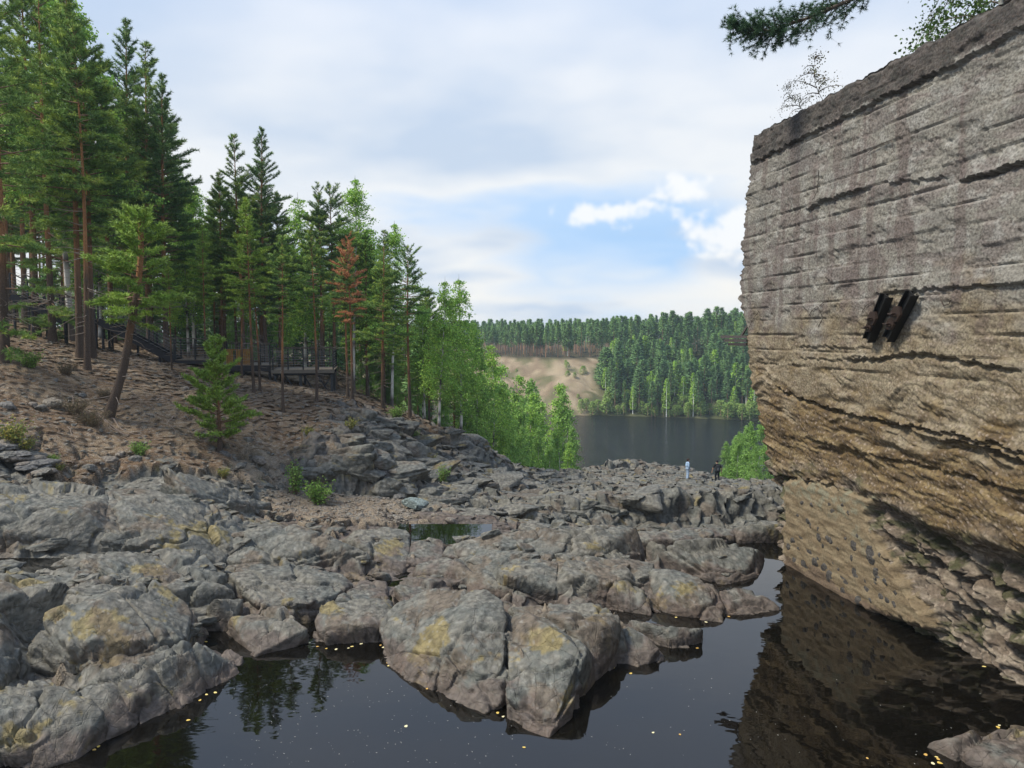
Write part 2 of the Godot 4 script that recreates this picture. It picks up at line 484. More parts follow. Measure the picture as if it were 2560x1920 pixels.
	# the bank, the crest and the rocks falling away to the river: image position and distance, share of soil
	for p in [
		[-250, 1130, 21, 0.6], [-250, 1000, 25, 1], [-250, 900, 27, 1], [-250, 810, 31, 1], [-250, 760, 40, 1],
		[0, 1150, 21.5, 0.2], [0, 1100, 22.5, 0.4], [0, 1000, 25.5, 1], [0, 940, 26.5, 1], [0, 890, 29, 1], [0, 850, 33, 1], [0, 800, 42, 1],
		[130, 1190, 22.3, 0.4], [130, 1130, 23.6, 1], [130, 1060, 25.2, 1], [130, 1000, 27, 1], [130, 930, 29.5, 1], [130, 880, 33, 1], [130, 840, 42, 1],
		[265, 1185, 24, 0.8], [265, 1120, 25.5, 1], [265, 1045, 27.5, 1], [265, 960, 30.5, 1], [265, 890, 35, 1], [265, 868, 42, 1],
		[400, 1165, 24.6, 0.2], [400, 1120, 26.4, 0.9], [400, 1080, 27.5, 1], [400, 1000, 30, 1], [400, 930, 34, 1], [400, 905, 38, 1], [400, 890, 44, 1],
		[500, 1205, 24.6, 0], [455, 1180, 24.4, 0], [590, 1225, 25.2, 0], [680, 1262, 25.8, 0.2], [560, 1180, 26.2, 0.6],
		[535, 1115, 28, 0.8], [535, 1040, 30, 1], [535, 970, 34, 1], [535, 925, 39, 1], [560, 905, 46, 1],
		[640, 1270, 25.4, 0.3], [690, 1235, 27.2, 0.7], [690, 1180, 28.4, 0.6], [690, 1080, 30.5, 1], [690, 1030, 32.5, 1], [690, 968, 36.5, 1], [690, 950, 41, 1],
		[730, 1285, 25.9, 0.9], [790, 1262, 27.2, 1], [800, 1235, 28.6, 0.3], [790, 1190, 28.9, 0], [790, 1110, 30.2, 0.3], [790, 1060, 32.6, 0.9], [790, 1000, 35, 1], [800, 975, 38.5, 1],
		[860, 1285, 26.2, 1], [930, 1262, 27.6, 1], [900, 1235, 29, 0], [880, 1150, 29.7, 0], [870, 1070, 31.8, 0.2], [880, 1000, 36.8, 0.5], [885, 995, 40, 1],
		[960, 1240, 29, 0], [950, 1140, 30.8, 0], [930, 1060, 34.0, 0], [950, 1030, 38.5, 0.3], [985, 1075, 38.6, 0], [1010, 1130, 36.4, 0],
		[1000, 1046, 40.5, 1], [1040, 1049, 41.5, 0.9], [1100, 1066, 42.2, 0.5], [1170, 1085, 43.2, 0], [1200, 1133, 47, 0], [1005, 1058, 39.6, 0],
		[1040, 1100, 40.0, 0], [1100, 1112, 40.8, 0], [1150, 1122, 42.0, 0], [1040, 1150, 38, 0], [1100, 1160, 38.6, 0],
		[1000, 1205, 31.6, 0], [1080, 1190, 33.6, 0], [1180, 1175, 38, 0], [1250, 1190, 41, 0], [1320, 1205, 44, 0], [1245, 1155, 50, 0], [1320, 1172, 54, 0],
		[1060, 1255, 28.6, 0.2], [1120, 1245, 30.4, 0], [1200, 1240, 32.4, 0], [1300, 1235, 36, 0], [1400, 1224, 40, 0], [1500, 1212, 44, 0],
		[960, 1300, 25.6, 0.7], [1040, 1300, 25.4, 0.3], [1120, 1300, 25.6, 0], [1220, 1300, 26.0, 0], [1280, 1275, 28.5, 0],
		[1290, 1255, 30.5, 0], [1370, 1310, 28.3, 0], [1380, 1262, 30.2, 0], [1450, 1310, 29.4, 0], [1450, 1258, 30.4, 0], [1520, 1322, 29.6, 0], [1530, 1248, 30.8, 0], [1620, 1322, 30.2, 0], [1620, 1236, 31.2, 0], [1700, 1326, 30.6, 0], [1700, 1232, 31.6, 0], [1800, 1326, 30.6, 0], [1790, 1230, 31.6, 0], [1880, 1318, 31, 0], [1880, 1232, 32, 0], [1960, 1310, 31, 0], [1960, 1240, 32, 0], [2080, 1310, 31, 0], [2080, 1240, 32, 0],
		[1600, 1216, 40, 0], [1750, 1216, 40, 0], [1880, 1224, 40, 0], [2000, 1230, 40, 0],
		[1400, 1200, 50, 0], [1500, 1196, 52, 0], [1620, 1204, 50, 0], [1720, 1208, 52, 0], [1850, 1222, 52, 0],
		[1440, 1182, 58, 0], [1461, 1172, 60, 0], [1543, 1153, 63, 0], [1595, 1148, 65, 0], [1647, 1160, 65, 0], [1681, 1171, 64, 0], [1728, 1172, 64, 0], [1763, 1185, 64, 0], [1805, 1197, 63, 0], [1870, 1205, 62, 0], [1950, 1200, 60, 0],
		[1718, 1203, 58.5, 0], [1795, 1211, 58.5, 0], [1650, 1190, 60, 0], [1600, 1180, 61, 0]]:
		out.append([at_d(p[0], p[1], p[2]), p[3]])
	# ground out of sight, in metres
	for p in [[-62, 9.5, -34, 1], [-62, 9, -60, 1], [-62, 8, -92, 1], [-45, 7.8, -45, 1], [-40, 6.5, -60, 1], [-30, 5.6, -55, 1], [-22, 5.0, -50, 1], [-16, 4.6, -48, 1], [-10, 2.6, -48, 1], [-8, 0.8, -55, 1], [-14, 3.4, -62, 1], [-25, 4.8, -75, 1], [-40, 5, -92, 1], [-14, -1, -78, 1], [-20, 1, -92, 1], [-5, -2.5, -58, 1], [-3, -4, -56, 1], [0, -7, -60, 1], [-6, -7.5, -70, 1], [-8, -10, -82, 1], [-10, -13, -92, 1], [4, -9.5, -67, 1], [6, -13, -76, 1], [0, -14, -80, 1], [0, -17.5, -92, 1], [8, -17.5, -92, 1], [12, -12, -73, 0.3], [18, -12, -72, 0], [15, -16, -80, 0.3], [24, -10, -73, 0.6], [22, -7.5, -66, 0.3], [28, -8, -75, 1], [34, -8, -78, 1], [41, -4, -70, 1], [41, -9, -84, 1], [30, -14, -88, 1], [20, -17.5, -92, 1], [41, -14, -92, 1], [41, 6, -40, 1], [24, -2, -45, 0.5], [41, 4, -10, 0], [12, -1, -10, 0], [12, -1, -18, 0], [12, -0.5, -26, 0], [-62, 4, -6, 1], [-16, 3, -12, 0.5], [-12, 1.2, -8, 0], [0, -1, -6, 0], [12, -1, -6, 0], [41, 4, -6, 0], [-30, 6.5, -25, 1], [-22, 4.5, -20, 0.6], [-40, 8.2, -34, 1], [22, -2.4, -38, 0], [24, -1, -30, 0]]:
		out.append([Vector3(p[0], p[1], p[2]), p[3]])
	return out


func build_base() -> void:
	var pts := control_points()
	var flat := PackedVector2Array()
	for p in pts:
		flat.push_back(Vector2(p[0].x, p[0].z))
	var tri := Geometry2D.triangulate_delaunay(flat)
	bs.resize(GW * GH)
	soil.resize(GW * GH)
	bs.fill(-1.0)
	for t in tri.size() / 3:
		var a: Vector3 = pts[tri[t * 3]][0]
		var b: Vector3 = pts[tri[t * 3 + 1]][0]
		var c: Vector3 = pts[tri[t * 3 + 2]][0]
		var sa: float = pts[tri[t * 3]][1]
		var sb: float = pts[tri[t * 3 + 1]][1]
		var sc: float = pts[tri[t * 3 + 2]][1]
		var det := (b.z - c.z) * (a.x - c.x) + (c.x - b.x) * (a.z - c.z)
		if absf(det) < 1e-7:
			continue
		var x0 := maxi(0, int(floor((minf(a.x, minf(b.x, c.x)) - GX0) / GC)))
		var x1 := mini(GW - 1, int(ceil((maxf(a.x, maxf(b.x, c.x)) - GX0) / GC)))
		var z0 := maxi(0, int(floor((minf(a.z, minf(b.z, c.z)) - GZ0) / GC)))
		var z1 := mini(GH - 1, int(ceil((maxf(a.z, maxf(b.z, c.z)) - GZ0) / GC)))
		for j in range(z0, z1 + 1):
			var z := GZ0 + j * GC
			for i in range(x0, x1 + 1):
				var x := GX0 + i * GC
				var u := ((b.z - c.z) * (x - c.x) + (c.x - b.x) * (z - c.z)) / det
				var v := ((c.z - a.z) * (x - c.x) + (a.x - c.x) * (z - c.z)) / det
				var w := 1.0 - u - v
				if u > -0.001 and v > -0.001 and w > -0.001:
					bs[j * GW + i] = a.y * u + b.y * v + c.y * w
					soil[j * GW + i] = sa * u + sb * v + sc * w
	var soft := blur(blur(bs, 4), 4)
	soil = blur(soil, 3)
	for k in bs.size():
		bs[k] = lerpf(bs[k], soft[k], smoothstep(0.3, 0.9, soil[k]))


func blur(src: PackedFloat32Array, r: int) -> PackedFloat32Array:
	var tmp := PackedFloat32Array()
	tmp.resize(src.size())
	var out := PackedFloat32Array()
	out.resize(src.size())
	var inv := 1.0 / (2 * r + 1)
	for j in GH:
		var o := j * GW
		var s := src[o] * (r + 1)
		for k in r:
			s += src[o + k]
		for i in GW:
			s += src[o + mini(i + r, GW - 1)]
			if i > r:
				s -= src[o + i - r - 1]
			else:
				s -= src[o]
			tmp[o + i] = s * inv
	for i in GW:
		var s := tmp[i] * (r + 1)
		for k in r:
			s += tmp[i + k * GW]
		for j in GH:
			s += tmp[i + mini(j + r, GH - 1) * GW]
			if j > r:
				s -= tmp[i + (j - r - 1) * GW]
			else:
				s -= tmp[i]
			out[i + j * GW] = s * inv
	return out


func sample(a: PackedFloat32Array, x: float, z: float) -> float:
	var fx := clampf((x - GX0) / GC, 0.0, GW - 1.001)
	var fz := clampf((z - GZ0) / GC, 0.0, GH - 1.001)
	var i := int(fx)
	var j := int(fz)
	fx -= i
	fz -= j
	var k := j * GW + i
	return lerpf(lerpf(a[k], a[k + 1], fx), lerpf(a[k + GW], a[k + GW + 1], fx), fz)


func ground(x: float, z: float) -> float:
	return sample(bs, x, z) if z > -90.0 and x > GX0 and x < GX0 + GW * GC else far_height(x, z)


var cell_1 := FastNoiseLite.new()
var cell_2 := FastNoiseLite.new()
var edge_1 := FastNoiseLite.new()
var edge_2 := FastNoiseLite.new()


func setup_cells() -> void:
	for c in [[cell_1, 61, 0.55, true], [edge_1, 61, 0.55, false], [cell_2, 62, 2.3, true], [edge_2, 62, 2.3, false]]:
		var n: FastNoiseLite = c[0]
		n.noise_type = FastNoiseLite.TYPE_CELLULAR
		n.seed = c[1]
		n.frequency = c[2]
		n.fractal_type = FastNoiseLite.FRACTAL_NONE
		n.cellular_distance_function = FastNoiseLite.DISTANCE_EUCLIDEAN
		n.cellular_return_type = FastNoiseLite.RETURN_CELL_VALUE if c[3] else FastNoiseLite.RETURN_DISTANCE2_SUB


# how far the broken surface stands out at a point: chipped steps, cracks, bedding and grain
func rock_relief(p: Vector3, k: float) -> float:
	var wx := noise_b.get_noise_3d(p.x * 0.9, p.y * 0.9, p.z * 0.9) * 0.22
	var q := Vector3(p.x * 0.8 + wx + p.y * 0.3, (p.y - p.x * 0.16) * 1.7 - wx, p.z * 1.25 + wx + p.y * 0.4)
	var k2 := clampf(0.55 + 0.9 * noise_c.get_noise_2d(p.x * 0.28, p.z * 0.4), 0.12, 1.3) * k
	var c1 := cell_1.get_noise_3dv(q)
	var c2 := cell_2.get_noise_3dv(q)
	# every cell is folded into planes of its own slant
	var d1 := Vector3(sin(c1 * 997.0), 0.9 * cos(c1 * 613.0), cos(c1 * 571.0))
	var d2 := Vector3(sin(c2 * 881.0), cos(c2 * 733.0), cos(c2 * 457.0))
	var h := (c1 * 0.05 + (pingpong(q.dot(d1) * 0.62 + c1 * 5.0, 1.0) - 0.5) * 0.15) * k
	h -= 0.11 * k * clampf(1.0 - (edge_1.get_noise_3dv(q) + 1.0) * 14.0, 0.0, 1.0)
	h += (c2 * 0.022 + (pingpong(q.dot(d2) * 1.7 + c2 * 7.0, 1.0) - 0.5) * 0.055) * k2
	h -= 0.025 * k2 * clampf(1.0 - (edge_2.get_noise_3dv(q) + 1.0) * 9.0, 0.0, 1.0)
	h += noise_r.get_noise_3d(q.x * 0.7, q.y * 4.5, q.z * 1.2) * 0.012
	h += noise_w.get_noise_3d(p.x * 3.0, p.y * 5.0, p.z * 3.0) * 0.014
	return h


func rock_detail(x: float, z: float, y: float, _s: float) -> float:
	var far := clampf((-z - 24.0) / 6.0, 0.0, 1.0)
	var h := rock_relief(Vector3(x, y, z), 1.3 + far * 1.4)
	return h + noise_a.get_noise_2d(x * 0.7, z * 1.1) * 0.22 * far - 0.2 * (1.0 - far)


func soil_detail(x: float, z: float) -> float:
	return noise_a.get_noise_2d(x * 0.45, z * 0.45) * 0.12 + noise_a.get_noise_2d(x * 2.2, z * 2.2) * 0.02


func near_grid(x0: float, x1: float, z0: float, z1: float, step: float) -> Dictionary:
	var nx := int(round((x1 - x0) / step)) + 1
	var nz := int(round((z1 - z0) / step)) + 1
	var p := PackedVector3Array()
	var col := PackedColorArray()
	var sl := PackedFloat32Array()
	p.resize(nx * nz)
	col.resize(nx * nz)
	sl.resize(nx * nz)
	for j in nz:
		var z := z0 + j * step
		for i in nx:
			var x := x0 + i * step
			var k := j * nx + i
			if absf(x) > -0.71 * z + 4.5 or x > 13.0 and z > -24.0:
				p[k] = Vector3(x, sample(bs, x, z), z)
				continue
			var y := sample(bs, x, z)
			var s := sample(soil, x, z)
			var sn := clampf(s + noise_a.get_noise_2d(x * 0.8, z * 0.8 + 9.0) * 0.7, 0.0, 1.0)
			sn = smoothstep(0.42, 0.62, sn)
			var h := 0.0
			if sn < 0.999:
				h = rock_detail(x, z, y, s) * (1.0 - sn)
				if y < 0.25 and z > -27.0:
					h *= clampf(0.55 + absf(y) * 1.2, 0.0, 1.0)
			if sn > 0.001:
				h += (soil_detail(x, z) + 0.06) * sn
			y += h
			var jx := noise_c.get_noise_2d(x * 2.3, z * 2.3) * step * 1.2
			p[k] = Vector3(x + jx, y, z + jx)
			sl[k] = sn
			col[k] = ground_color(x, y, z, sn)
	return {"p": p, "c": col, "s": sl, "nx": nx, "nz": nz}


var lichen_spots: Array[Vector4] = []


func set_lichen() -> void:
	# the crusts that the photograph shows
	for q in [[1130, 1560, 0.85, 0.75], [1060, 1600, 0.6, 0.6], [1180, 1660, 0.5, 0.4], [250, 1560, 1.2, 0.6], [285, 1620, 0.9, 0.35], [430, 1680, 0.5, 0.35], [830, 1530, 0.5, 0.5], [925, 1560, 0.35, 0.4], [1370, 1600, 0.9, 0.35], [60, 1440, 1.6, 0.8], [540, 1480, 0.7, 0.5], [480, 1290, 1.6, 1.2], [380, 1400, 1.3, 0.6], [980, 1365, 0.5, 0.6]]:
		var p := at_h(q[0], q[1], q[2])
		lichen_spots.append(Vector4(p.x, p.y, p.z, q[3]))


func ground_color(x: float, y: float, z: float, sn: float) -> Color:
	var a := noise_a.get_noise_3d(x * 0.5, y * 0.8, z * 0.5)
	var b := noise_w.get_noise_3d(x * 1.7 + 50.0, y * 3.2, z * 2.0)
	var f := noise_w.get_noise_3d(x * 5.0, y * 9.0, z * 5.0 + 7.0)
	var c := Color(0.192, 0.181, 0.150).lerp(Color(0.147, 0.153, 0.137), clampf(0.5 + a * 1.5 + f * 0.3, 0.0, 1.0))
	c = c.lerp(Color(0.245, 0.230, 0.192), clampf(b * 1.5 + f * 0.3, 0.0, 0.7))
	c = c.lerp(Color(0.095, 0.095, 0.085), clampf(-b * 1.6 - 0.25 + f * 0.4, 0.0, 0.6))
	# ochre lichen crusts with ragged rims
	var l := noise_a.get_noise_3d(x * 0.62 + 20.0, y * 0.9, z * 0.62) + f * 0.35
	for s in lichen_spots:
		var dx: float = x - s.x
		var dz: float = z - s.z
		var dd := (dx * dx + dz * dz) / (s.w * s.w)
		if dd < 1.0:
			l += 0.46 * (1.0 - dd)
	c = c.lerp(Color(0.285, 0.225, 0.085), clampf((l - 0.40) * 6.0, 0.0, 0.72))
	# rusty brown faces
	var r := noise_a.get_noise_3d(x * 0.5 - 30.0, y * 0.6, z * 0.5 + 12.0) + f * 0.25
	c = c.lerp(Color(0.150, 0.108, 0.073), clampf((r - 0.20) * 4.0, 0.0, 0.6))
	# pale quartz flecks
	if noise_c.get_noise_3d(x * 6.0, y * 6.0, z * 6.0) > 0.74:
		c = c.lerp(Color(0.336, 0.329, 0.301), 0.45)
	if z > -27.0:
		# stain left by the water: reddish, ragged along its upper rim
		var lv := y + noise_a.get_noise_2d(x * 1.3, z * 1.3) * 0.22 + f * 0.1
		c = c.lerp(Color(0.135, 0.100, 0.082), 0.7 * (1.0 - smoothstep(0.22, 0.40, lv)))
	if z < -29.0 and x < 0.0:
		# the weathered dark crag under the crest
		var dk := clampf((-z - 28.5) / 1.5, 0.0, 1.0) * clampf((44.0 + z) / 3.0, 0.0, 1.0) * clampf((-2.0 - x + a * 4.0) / 4.0, 0.0, 1.0)
		c = c.lerp(Color(0.125, 0.112, 0.098), dk * clampf(0.7 + a * 1.2, 0.3, 0.95))
	if sn > 0.0:
		var e := noise_a.get_noise_2d(x * 0.35, z * 0.35 + 70.0)
		var d := Color(0.225, 0.158, 0.10).lerp(Color(0.345, 0.265, 0.178), clampf(0.45 + e * 1.8, 0.0, 1.0))
		var f2 := noise_c.get_noise_2d(x * 6.0, z * 6.0)
		d = d.lerp(Color(0.19, 0.125, 0.09), clampf(f2 * 0.9, 0.0, 0.6))
		if f2 < -0.62:
			d = d.lerp(Color(0.42, 0.38, 0.32), 0.6)
		if z > -29.0 and x > -10.5:
			d = d.lerp(Color(0.36, 0.30, 0.225), 0.75)
		c = c.lerp(d, sn)
	return c


func emit(g: Dictionary, pick: Callable, parts: int) -> Array:
	# splits the grid into meshes: pick(center) -> which
	var nx: int = g.nx
	var nz: int = g.nz
	var p: PackedVector3Array = g.p
	var col: PackedColorArray = g.c
	var nrm := PackedVector3Array()
	nrm.resize(p.size())
	for j in nz:
		for i in nx:
			var k := j * nx + i
			var dx := p[k + 1 if i < nx - 1 else k] - p[k - 1 if i > 0 else k]
			var dz := p[k + nx if j < nz - 1 else k] - p[k - nx if j > 0 else k]
			nrm[k] = dz.cross(dx).normalized()
	var out := []
	var maps := []
	for q in parts:
		out.append(MB.new())
		var mp := PackedInt32Array()
		mp.resize(p.size())
		mp.fill(-1)
		maps.append(mp)
	for j in nz - 1:
		for i in nx - 1:
			var k := j * nx + i
			var m := p[k]
			if absf(m.x) > -0.70 * m.z + 4.0:
				continue
			var w: int = pick.call(m, k)
			if w < 0:
				continue
			var mb: MB = out[w]
			var mp: PackedInt32Array = maps[w]
			var ids := [k, k + 1, k + nx, k + nx + 1]
			for q in 4:
				var id: int = ids[q]
				if mp[id] < 0:
					mp[id] = mb.v.size()
					mb.v.push_back(p[id]); mb.n.push_back(nrm[id]); mb.c.push_back(col[id])
				ids[q] = mp[id]
			maps[w] = mp
			if absf(p[k].y - p[k + nx + 1].y) < absf(p[k + 1].y - p[k + nx].y):
				mb.i.append_array(PackedInt32Array([ids[0], ids[1], ids[3], ids[0], ids[3], ids[2]]))
			else:
				mb.i.append_array(PackedInt32Array([ids[0], ids[1], ids[2], ids[1], ids[3], ids[2]]))
	return out


var bedrock: Node3D
var far_rock: Node3D


func build_terrain() -> void:
	setup_cells()
	set_lichen()
	var g := near_grid(-24.0, 13.0, -31.0, -9.5, 0.07)
	var sl: PackedFloat32Array = g.s
	var ms := emit(g, func(_m: Vector3, k: int) -> int: return 1 if sl[k] > 0.5 else 0, 2)
	bedrock = part("bedrock", ms[0].mesh(), M.rock, self)
	tag(bedrock, "grey fractured bedrock around the pool", "", "", "structure")
	tag(part("soil_slope", ms[1].mesh(), M.dirt, self), "brown earth and gravel at the foot of the bank", "", "", "structure")
	var g2 := near_grid(-52.0, 32.0, -70.0, -30.8, 0.13)
	var sl2: PackedFloat32Array = g2.s
	var ms2 := emit(g2, func(_m: Vector3, k: int) -> int: return 1 if sl2[k] > 0.5 else 0, 2)
	far_rock = part("bedrock", ms2[0].mesh(), M.rock, self)
	tag(far_rock, "grey broken rock falling away towards the river", "", "", "structure")
	tag(part("soil_slope", ms2[1].mesh(), M.dirt, self), "brown needle-strewn earth of the wooded bank", "", "", "structure")
	var g3 := near_grid(-61.5, 40.0, -91.0, -69.6, 0.6)
	tag(part("hillside", emit(g3, func(_m: Vector3, _k: int) -> int: return 0, 1)[0].mesh(), M.dirt, self), "wooded ground dropping to the river", "", "", "structure")


func far_height(x: float, z: float) -> float:
	# the far bank: shore, bluff and plateau
	var d := -z
	var shore := 204.0 - 0.10 * x + 6.0 * sin(x * 0.045 + 0.6) + maxf(0.0, -(x - 14.0)) * 0.9
	var n := noise_a.get_noise_2d(x * 0.02, z * 0.02)
	var top := -1.2 + clampf((x - 20.0) * 0.03, 0.0, 2.5)
	var t := (d - shore) / (34.0 if x < 34.0 else 46.0)
	if t < 0.0:
		return maxf(-19.0, RIVER_Y + t * 30.0)
	var y := lerpf(RIVER_Y, top, clampf(t, 0.0, 1.0))
	if t < 1.0:
		y += sin(t * PI) * (n * 2.0 + noise_r.get_noise_2d(x * 0.10 + t * 1.2, 3.0) * 1.6)
	else:
		y += (d - shore - 40.0) * 0.012
	return y


func build_far() -> void:
	var mb := MB.new()
	var st := MB.new()
	var step := 2.0
	var nx := 190
	var nz := 140
	var p := PackedVector3Array()
	var c := PackedColorArray()
	for j in nz:
		for i in nx:
			var x := -150.0 + i * step
			var z := -180.0 - j * step
			var y := far_height(x, z) + noise_a.get_noise_2d(x * 0.15, z * 0.15) * 0.7
			p.push_back(Vector3(x, y, z))
			var e := noise_a.get_noise_2d(x * 0.35 + y * 0.25, y * 0.07) * 0.8 + noise_a.get_noise_2d(x * 0.05, y * 0.3) * 0.5
			var sand := Color(0.52, 0.42, 0.285).lerp(Color(0.33, 0.25, 0.165), clampf(0.5 + e * 1.8, 0.0, 1.0))
			sand = sand.lerp(Color(0.16, 0.17, 0.08), clampf((noise_a.get_noise_2d(x * 0.08 + 30.0, z * 0.08) - 0.08) * 4.0, 0.0, 0.8))
			if y > -1.6:
				sand = Color(0.11, 0.10, 0.06)
			if x > 18.0:
				sand = sand.lerp(Color(0.10, 0.115, 0.05), clampf((x - 18.0 - maxf(0.0, y + 14.0) * 0.9 + e * 6.0) / 5.0, 0.0, 0.9))
			c.push_back(sand)
	mb.v = p
	mb.c = c
	mb.n.resize(p.size())
	for j in nz:
		for i in nx:
			var k := j * nx + i
			var dx := p[k + 1 if i < nx - 1 else k] - p[k - 1 if i > 0 else k]
			var dz := p[k - nx if j > 0 else k] - p[k + nx if j < nz - 1 else k]
			mb.n[k] = dz.cross(dx).normalized()
			if i < nx - 1 and j < nz - 1:
				mb.i.append_array(PackedInt32Array([k + nx, k + nx + 1, k + 1, k + nx, k + 1, k]))
	tag(part("far_bank", mb.mesh(), M.dirt, self), "sandy bluff and forest floor across the river", "", "", "structure")
	# plain out to the horizon, far behind the trees
	st.quad(Vector3(-900, -1.0, -440), Vector3(-900, 2.0, -1400), Vector3(900, 2.0, -1400), Vector3(900, -1.0, -440), Color(0.09, 0.10, 0.05))
	tag(part("plain", st.mesh(), M.dirt, self), "flat wooded land beyond the far bank", "", "", "structure")


func build_water() -> void:
	var w := MB.new()
	w.quad(Vector3(-9.5, 0, -8.0), Vector3(-9.5, 0, -20.8), Vector3(2.0, 0, -20.8), Vector3(2.0, 0, -8.0), Color.WHITE)
	w.quad(Vector3(2.0, 0, -8.0), Vector3(2.0, 0, -22.9), Vector3(11.5, 0, -22.9), Vector3(11.5, 0, -8.0), Color.WHITE)
	tag(part("pool_water", w.mesh(), M.pool, self), "still black water of the pool mirroring the sky", "", "", "structure")
	var w3 := MB.new()
	var c := at_h(1000, 1310, 0.04)
	var d := at_h(1225, 1362, 0.04)
	w3.quad(Vector3(c.x, 0.04, d.z), Vector3(c.x, 0.04, c.z), Vector3(d.x, 0.04, c.z), Vector3(d.x, 0.04, d.z), Color.WHITE)
	tag(part("rock_pool_water", w3.mesh(), M.pool, self), "small brown-green rock pool beside the gravel", "", "", "structure")
	var w2 := MB.new()
	var a := at_h(-160, 1395, 1.2)
	var b := at_h(170, 1432, 1.2)
	w2.quad(Vector3(a.x, 1.2, b.z), Vector3(a.x, 1.2, a.z), Vector3(b.x, 1.2, a.z), Vector3(b.x, 1.2, b.z), Color.WHITE)
	tag(part("puddle_water", w2.mesh(), M.pool, self), "small brown puddle held between rock ridges", "", "", "structure")
	var r := MB.new()
	r.quad(Vector3(-160, RIVER_Y, -66), Vector3(-160, RIVER_Y, -300), Vector3(240, RIVER_Y, -300), Vector3(240, RIVER_Y, -66), Color.WHITE)
	tag(part("river_water", r.mesh(), M.river, self), "dark rippled river", "", "", "structure")


# --- the old concrete wall: u runs along it from the far end, v is the height ---
const WALL_C := Vector3(7.27, 0, -23.5)
const WALL_T := Vector3(0.17216, 0, 0.98507)
const WALL_N := Vector3(-0.98507, 0, 0.17216)
const WALL_TOP := 12.52
var ledges := []
var edge_line := []
var block_poly := PackedVector2Array()


func on_wall(px: float, py: float) -> Vector2:
	var r := ray(px, py)
	var t := (WALL_C - EYE).dot(WALL_N) / r.dot(WALL_N)
	var p := EYE + r * t
	return Vector2((p - WALL_C).dot(WALL_T), p.y)


func wall_point(u: float, v: float, out: float) -> Vector3:
	return WALL_C + WALL_T * u + Vector3.UP * v + WALL_N * out


func line_on_wall(pts: Array) -> PackedVector2Array:
	var o := PackedVector2Array()
	for p in pts:
		o.push_back(on_wall(p[0], p[1]))
	return o


func height_of(line: PackedVector2Array, u: float) -> float:
	for k in line.size() - 1:
		if u <= line[k + 1].x:
			return lerpf(line[k].y, line[k + 1].y, clampf((u - line[k].x) / maxf(0.001, line[k + 1].x - line[k].x), 0.0, 1.0))
	return line[line.size() - 1].y


func setup_wall() -> void:
	# line, how far the stone above it stands out, over what height, how deep the groove under it is, over what height
	for l in [
		[[[1872, 412], [1989, 354], [2120, 290], [2250, 225], [2370, 170], [2560, 72], [2800, -60]], 0.10, 5.0, 0.06, 0.10],
		[[[2180, 735], [2223, 731], [2560, 706], [2700, 696]], 0.07, 0.5, 0.08, 0.10],
		[[[2010, 527], [2040, 515], [2060, 500], [2100, 492], [2130, 480], [2195, 462]], 0.13, 0.30, 0.05, 0.10],
		[[[2200, 458], [2300, 450], [2380, 440]], 0.05, 0.2, 0.05, 0.1],
		[[[2390, 455], [2480, 432], [2560, 405], [2650, 380]], 0.16, 0.36, 0.10, 0.12],
		[[[1985, 865], [2090, 867], [2190, 873]], 0.04, 0.15, 0.05, 0.07],
		[[[1990, 895], [2100, 900], [2180, 880]], 0.03, 0.12, 0.05, 0.08],
		[[[1935, 958], [1960, 978], [1990, 990], [2040, 1008], [2075, 1022], [2120, 1030]], 0.05, 0.2, 0.22, 0.13],
		[[[2110, 900], [2200, 895], [2290, 882], [2400, 900], [2560, 925]], 0.07, 0.3, 0.16, 0.12],
		[[[2080, 1022], [2200, 1052], [2300, 1068], [2420, 1090], [2560, 1130], [2700, 1170]], 0.10, 0.3, 0.16, 0.14],
		[[[2340, 1100], [2450, 1110], [2560, 1150], [2700, 1210]], 0.10, 0.3, 0.3, 0.16],
		[[[2000, 1090], [2150, 1130], [2300, 1160], [2560, 1230], [2700, 1270]], 0.06, 0.25, 0.08, 0.1],
		[[[1925, 1188], [1990, 1196], [2060, 1206], [2130, 1228], [2200, 1255], [2250, 1290], [2320, 1335], [2420, 1365], [2560, 1400], [2700, 1450]], 0.08, 0.5, 0.30, 0.30],
		[[[2240, 1370], [2330, 1420], [2450, 1465], [2560, 1500], [2700, 1550]], 0.22, 0.35, 0.25, 0.25],
		[[[2290, 1480], [2400, 1530], [2560, 1590], [2700, 1650]], 0.16, 0.3, 0.22, 0.2],
	]:
		ledges.append([line_on_wall(l[0]), l[1] * 0.75, l[2], l[3] * 0.7, l[4]])
	var el := line_on_wall([[1890, 350], [1875, 400], [1868, 470], [1862, 560], [1852, 680], [1848, 740], [1866, 800], [1868, 880], [1880, 960], [1895, 1010], [1905, 1060], [1912, 1130], [1920, 1190], [1945, 1230], [1958, 1290], [1963, 1420]])
	for p in el:
		edge_line.append(p)
	block_poly = line_on_wall([[1962, 1192], [2062, 1212], [2150, 1232], [2205, 1246], [2172, 1270], [2176, 1322], [2205, 1365], [2235, 1416], [2274, 1485], [2314, 1530], [2330, 1580], [2150, 1520], [2077, 1490], [1960, 1440]])


func edge_at(v: float) -> float:
	for k in edge_line.size() - 1:
		if v >= edge_line[k + 1].y:
			return lerpf(edge_line[k + 1].x, edge_line[k].x, clampf((v - edge_line[k + 1].y) / maxf(0.001, edge_line[k].y - edge_line[k + 1].y), 0.0, 1.0))
	return edge_line[edge_line.size() - 1].x


func in_block(u: float, v: float) -> bool:
	if u > 9.0 or v > 3.2:
		return false
	return Geometry2D.is_point_in_polygon(Vector2(u + noise_b.get_noise_2d(u * 2.2, v * 2.2) * 0.14, v + noise_b.get_noise_2d(u * 2.2 + 9.0, v * 2.2) * 0.10), block_poly)


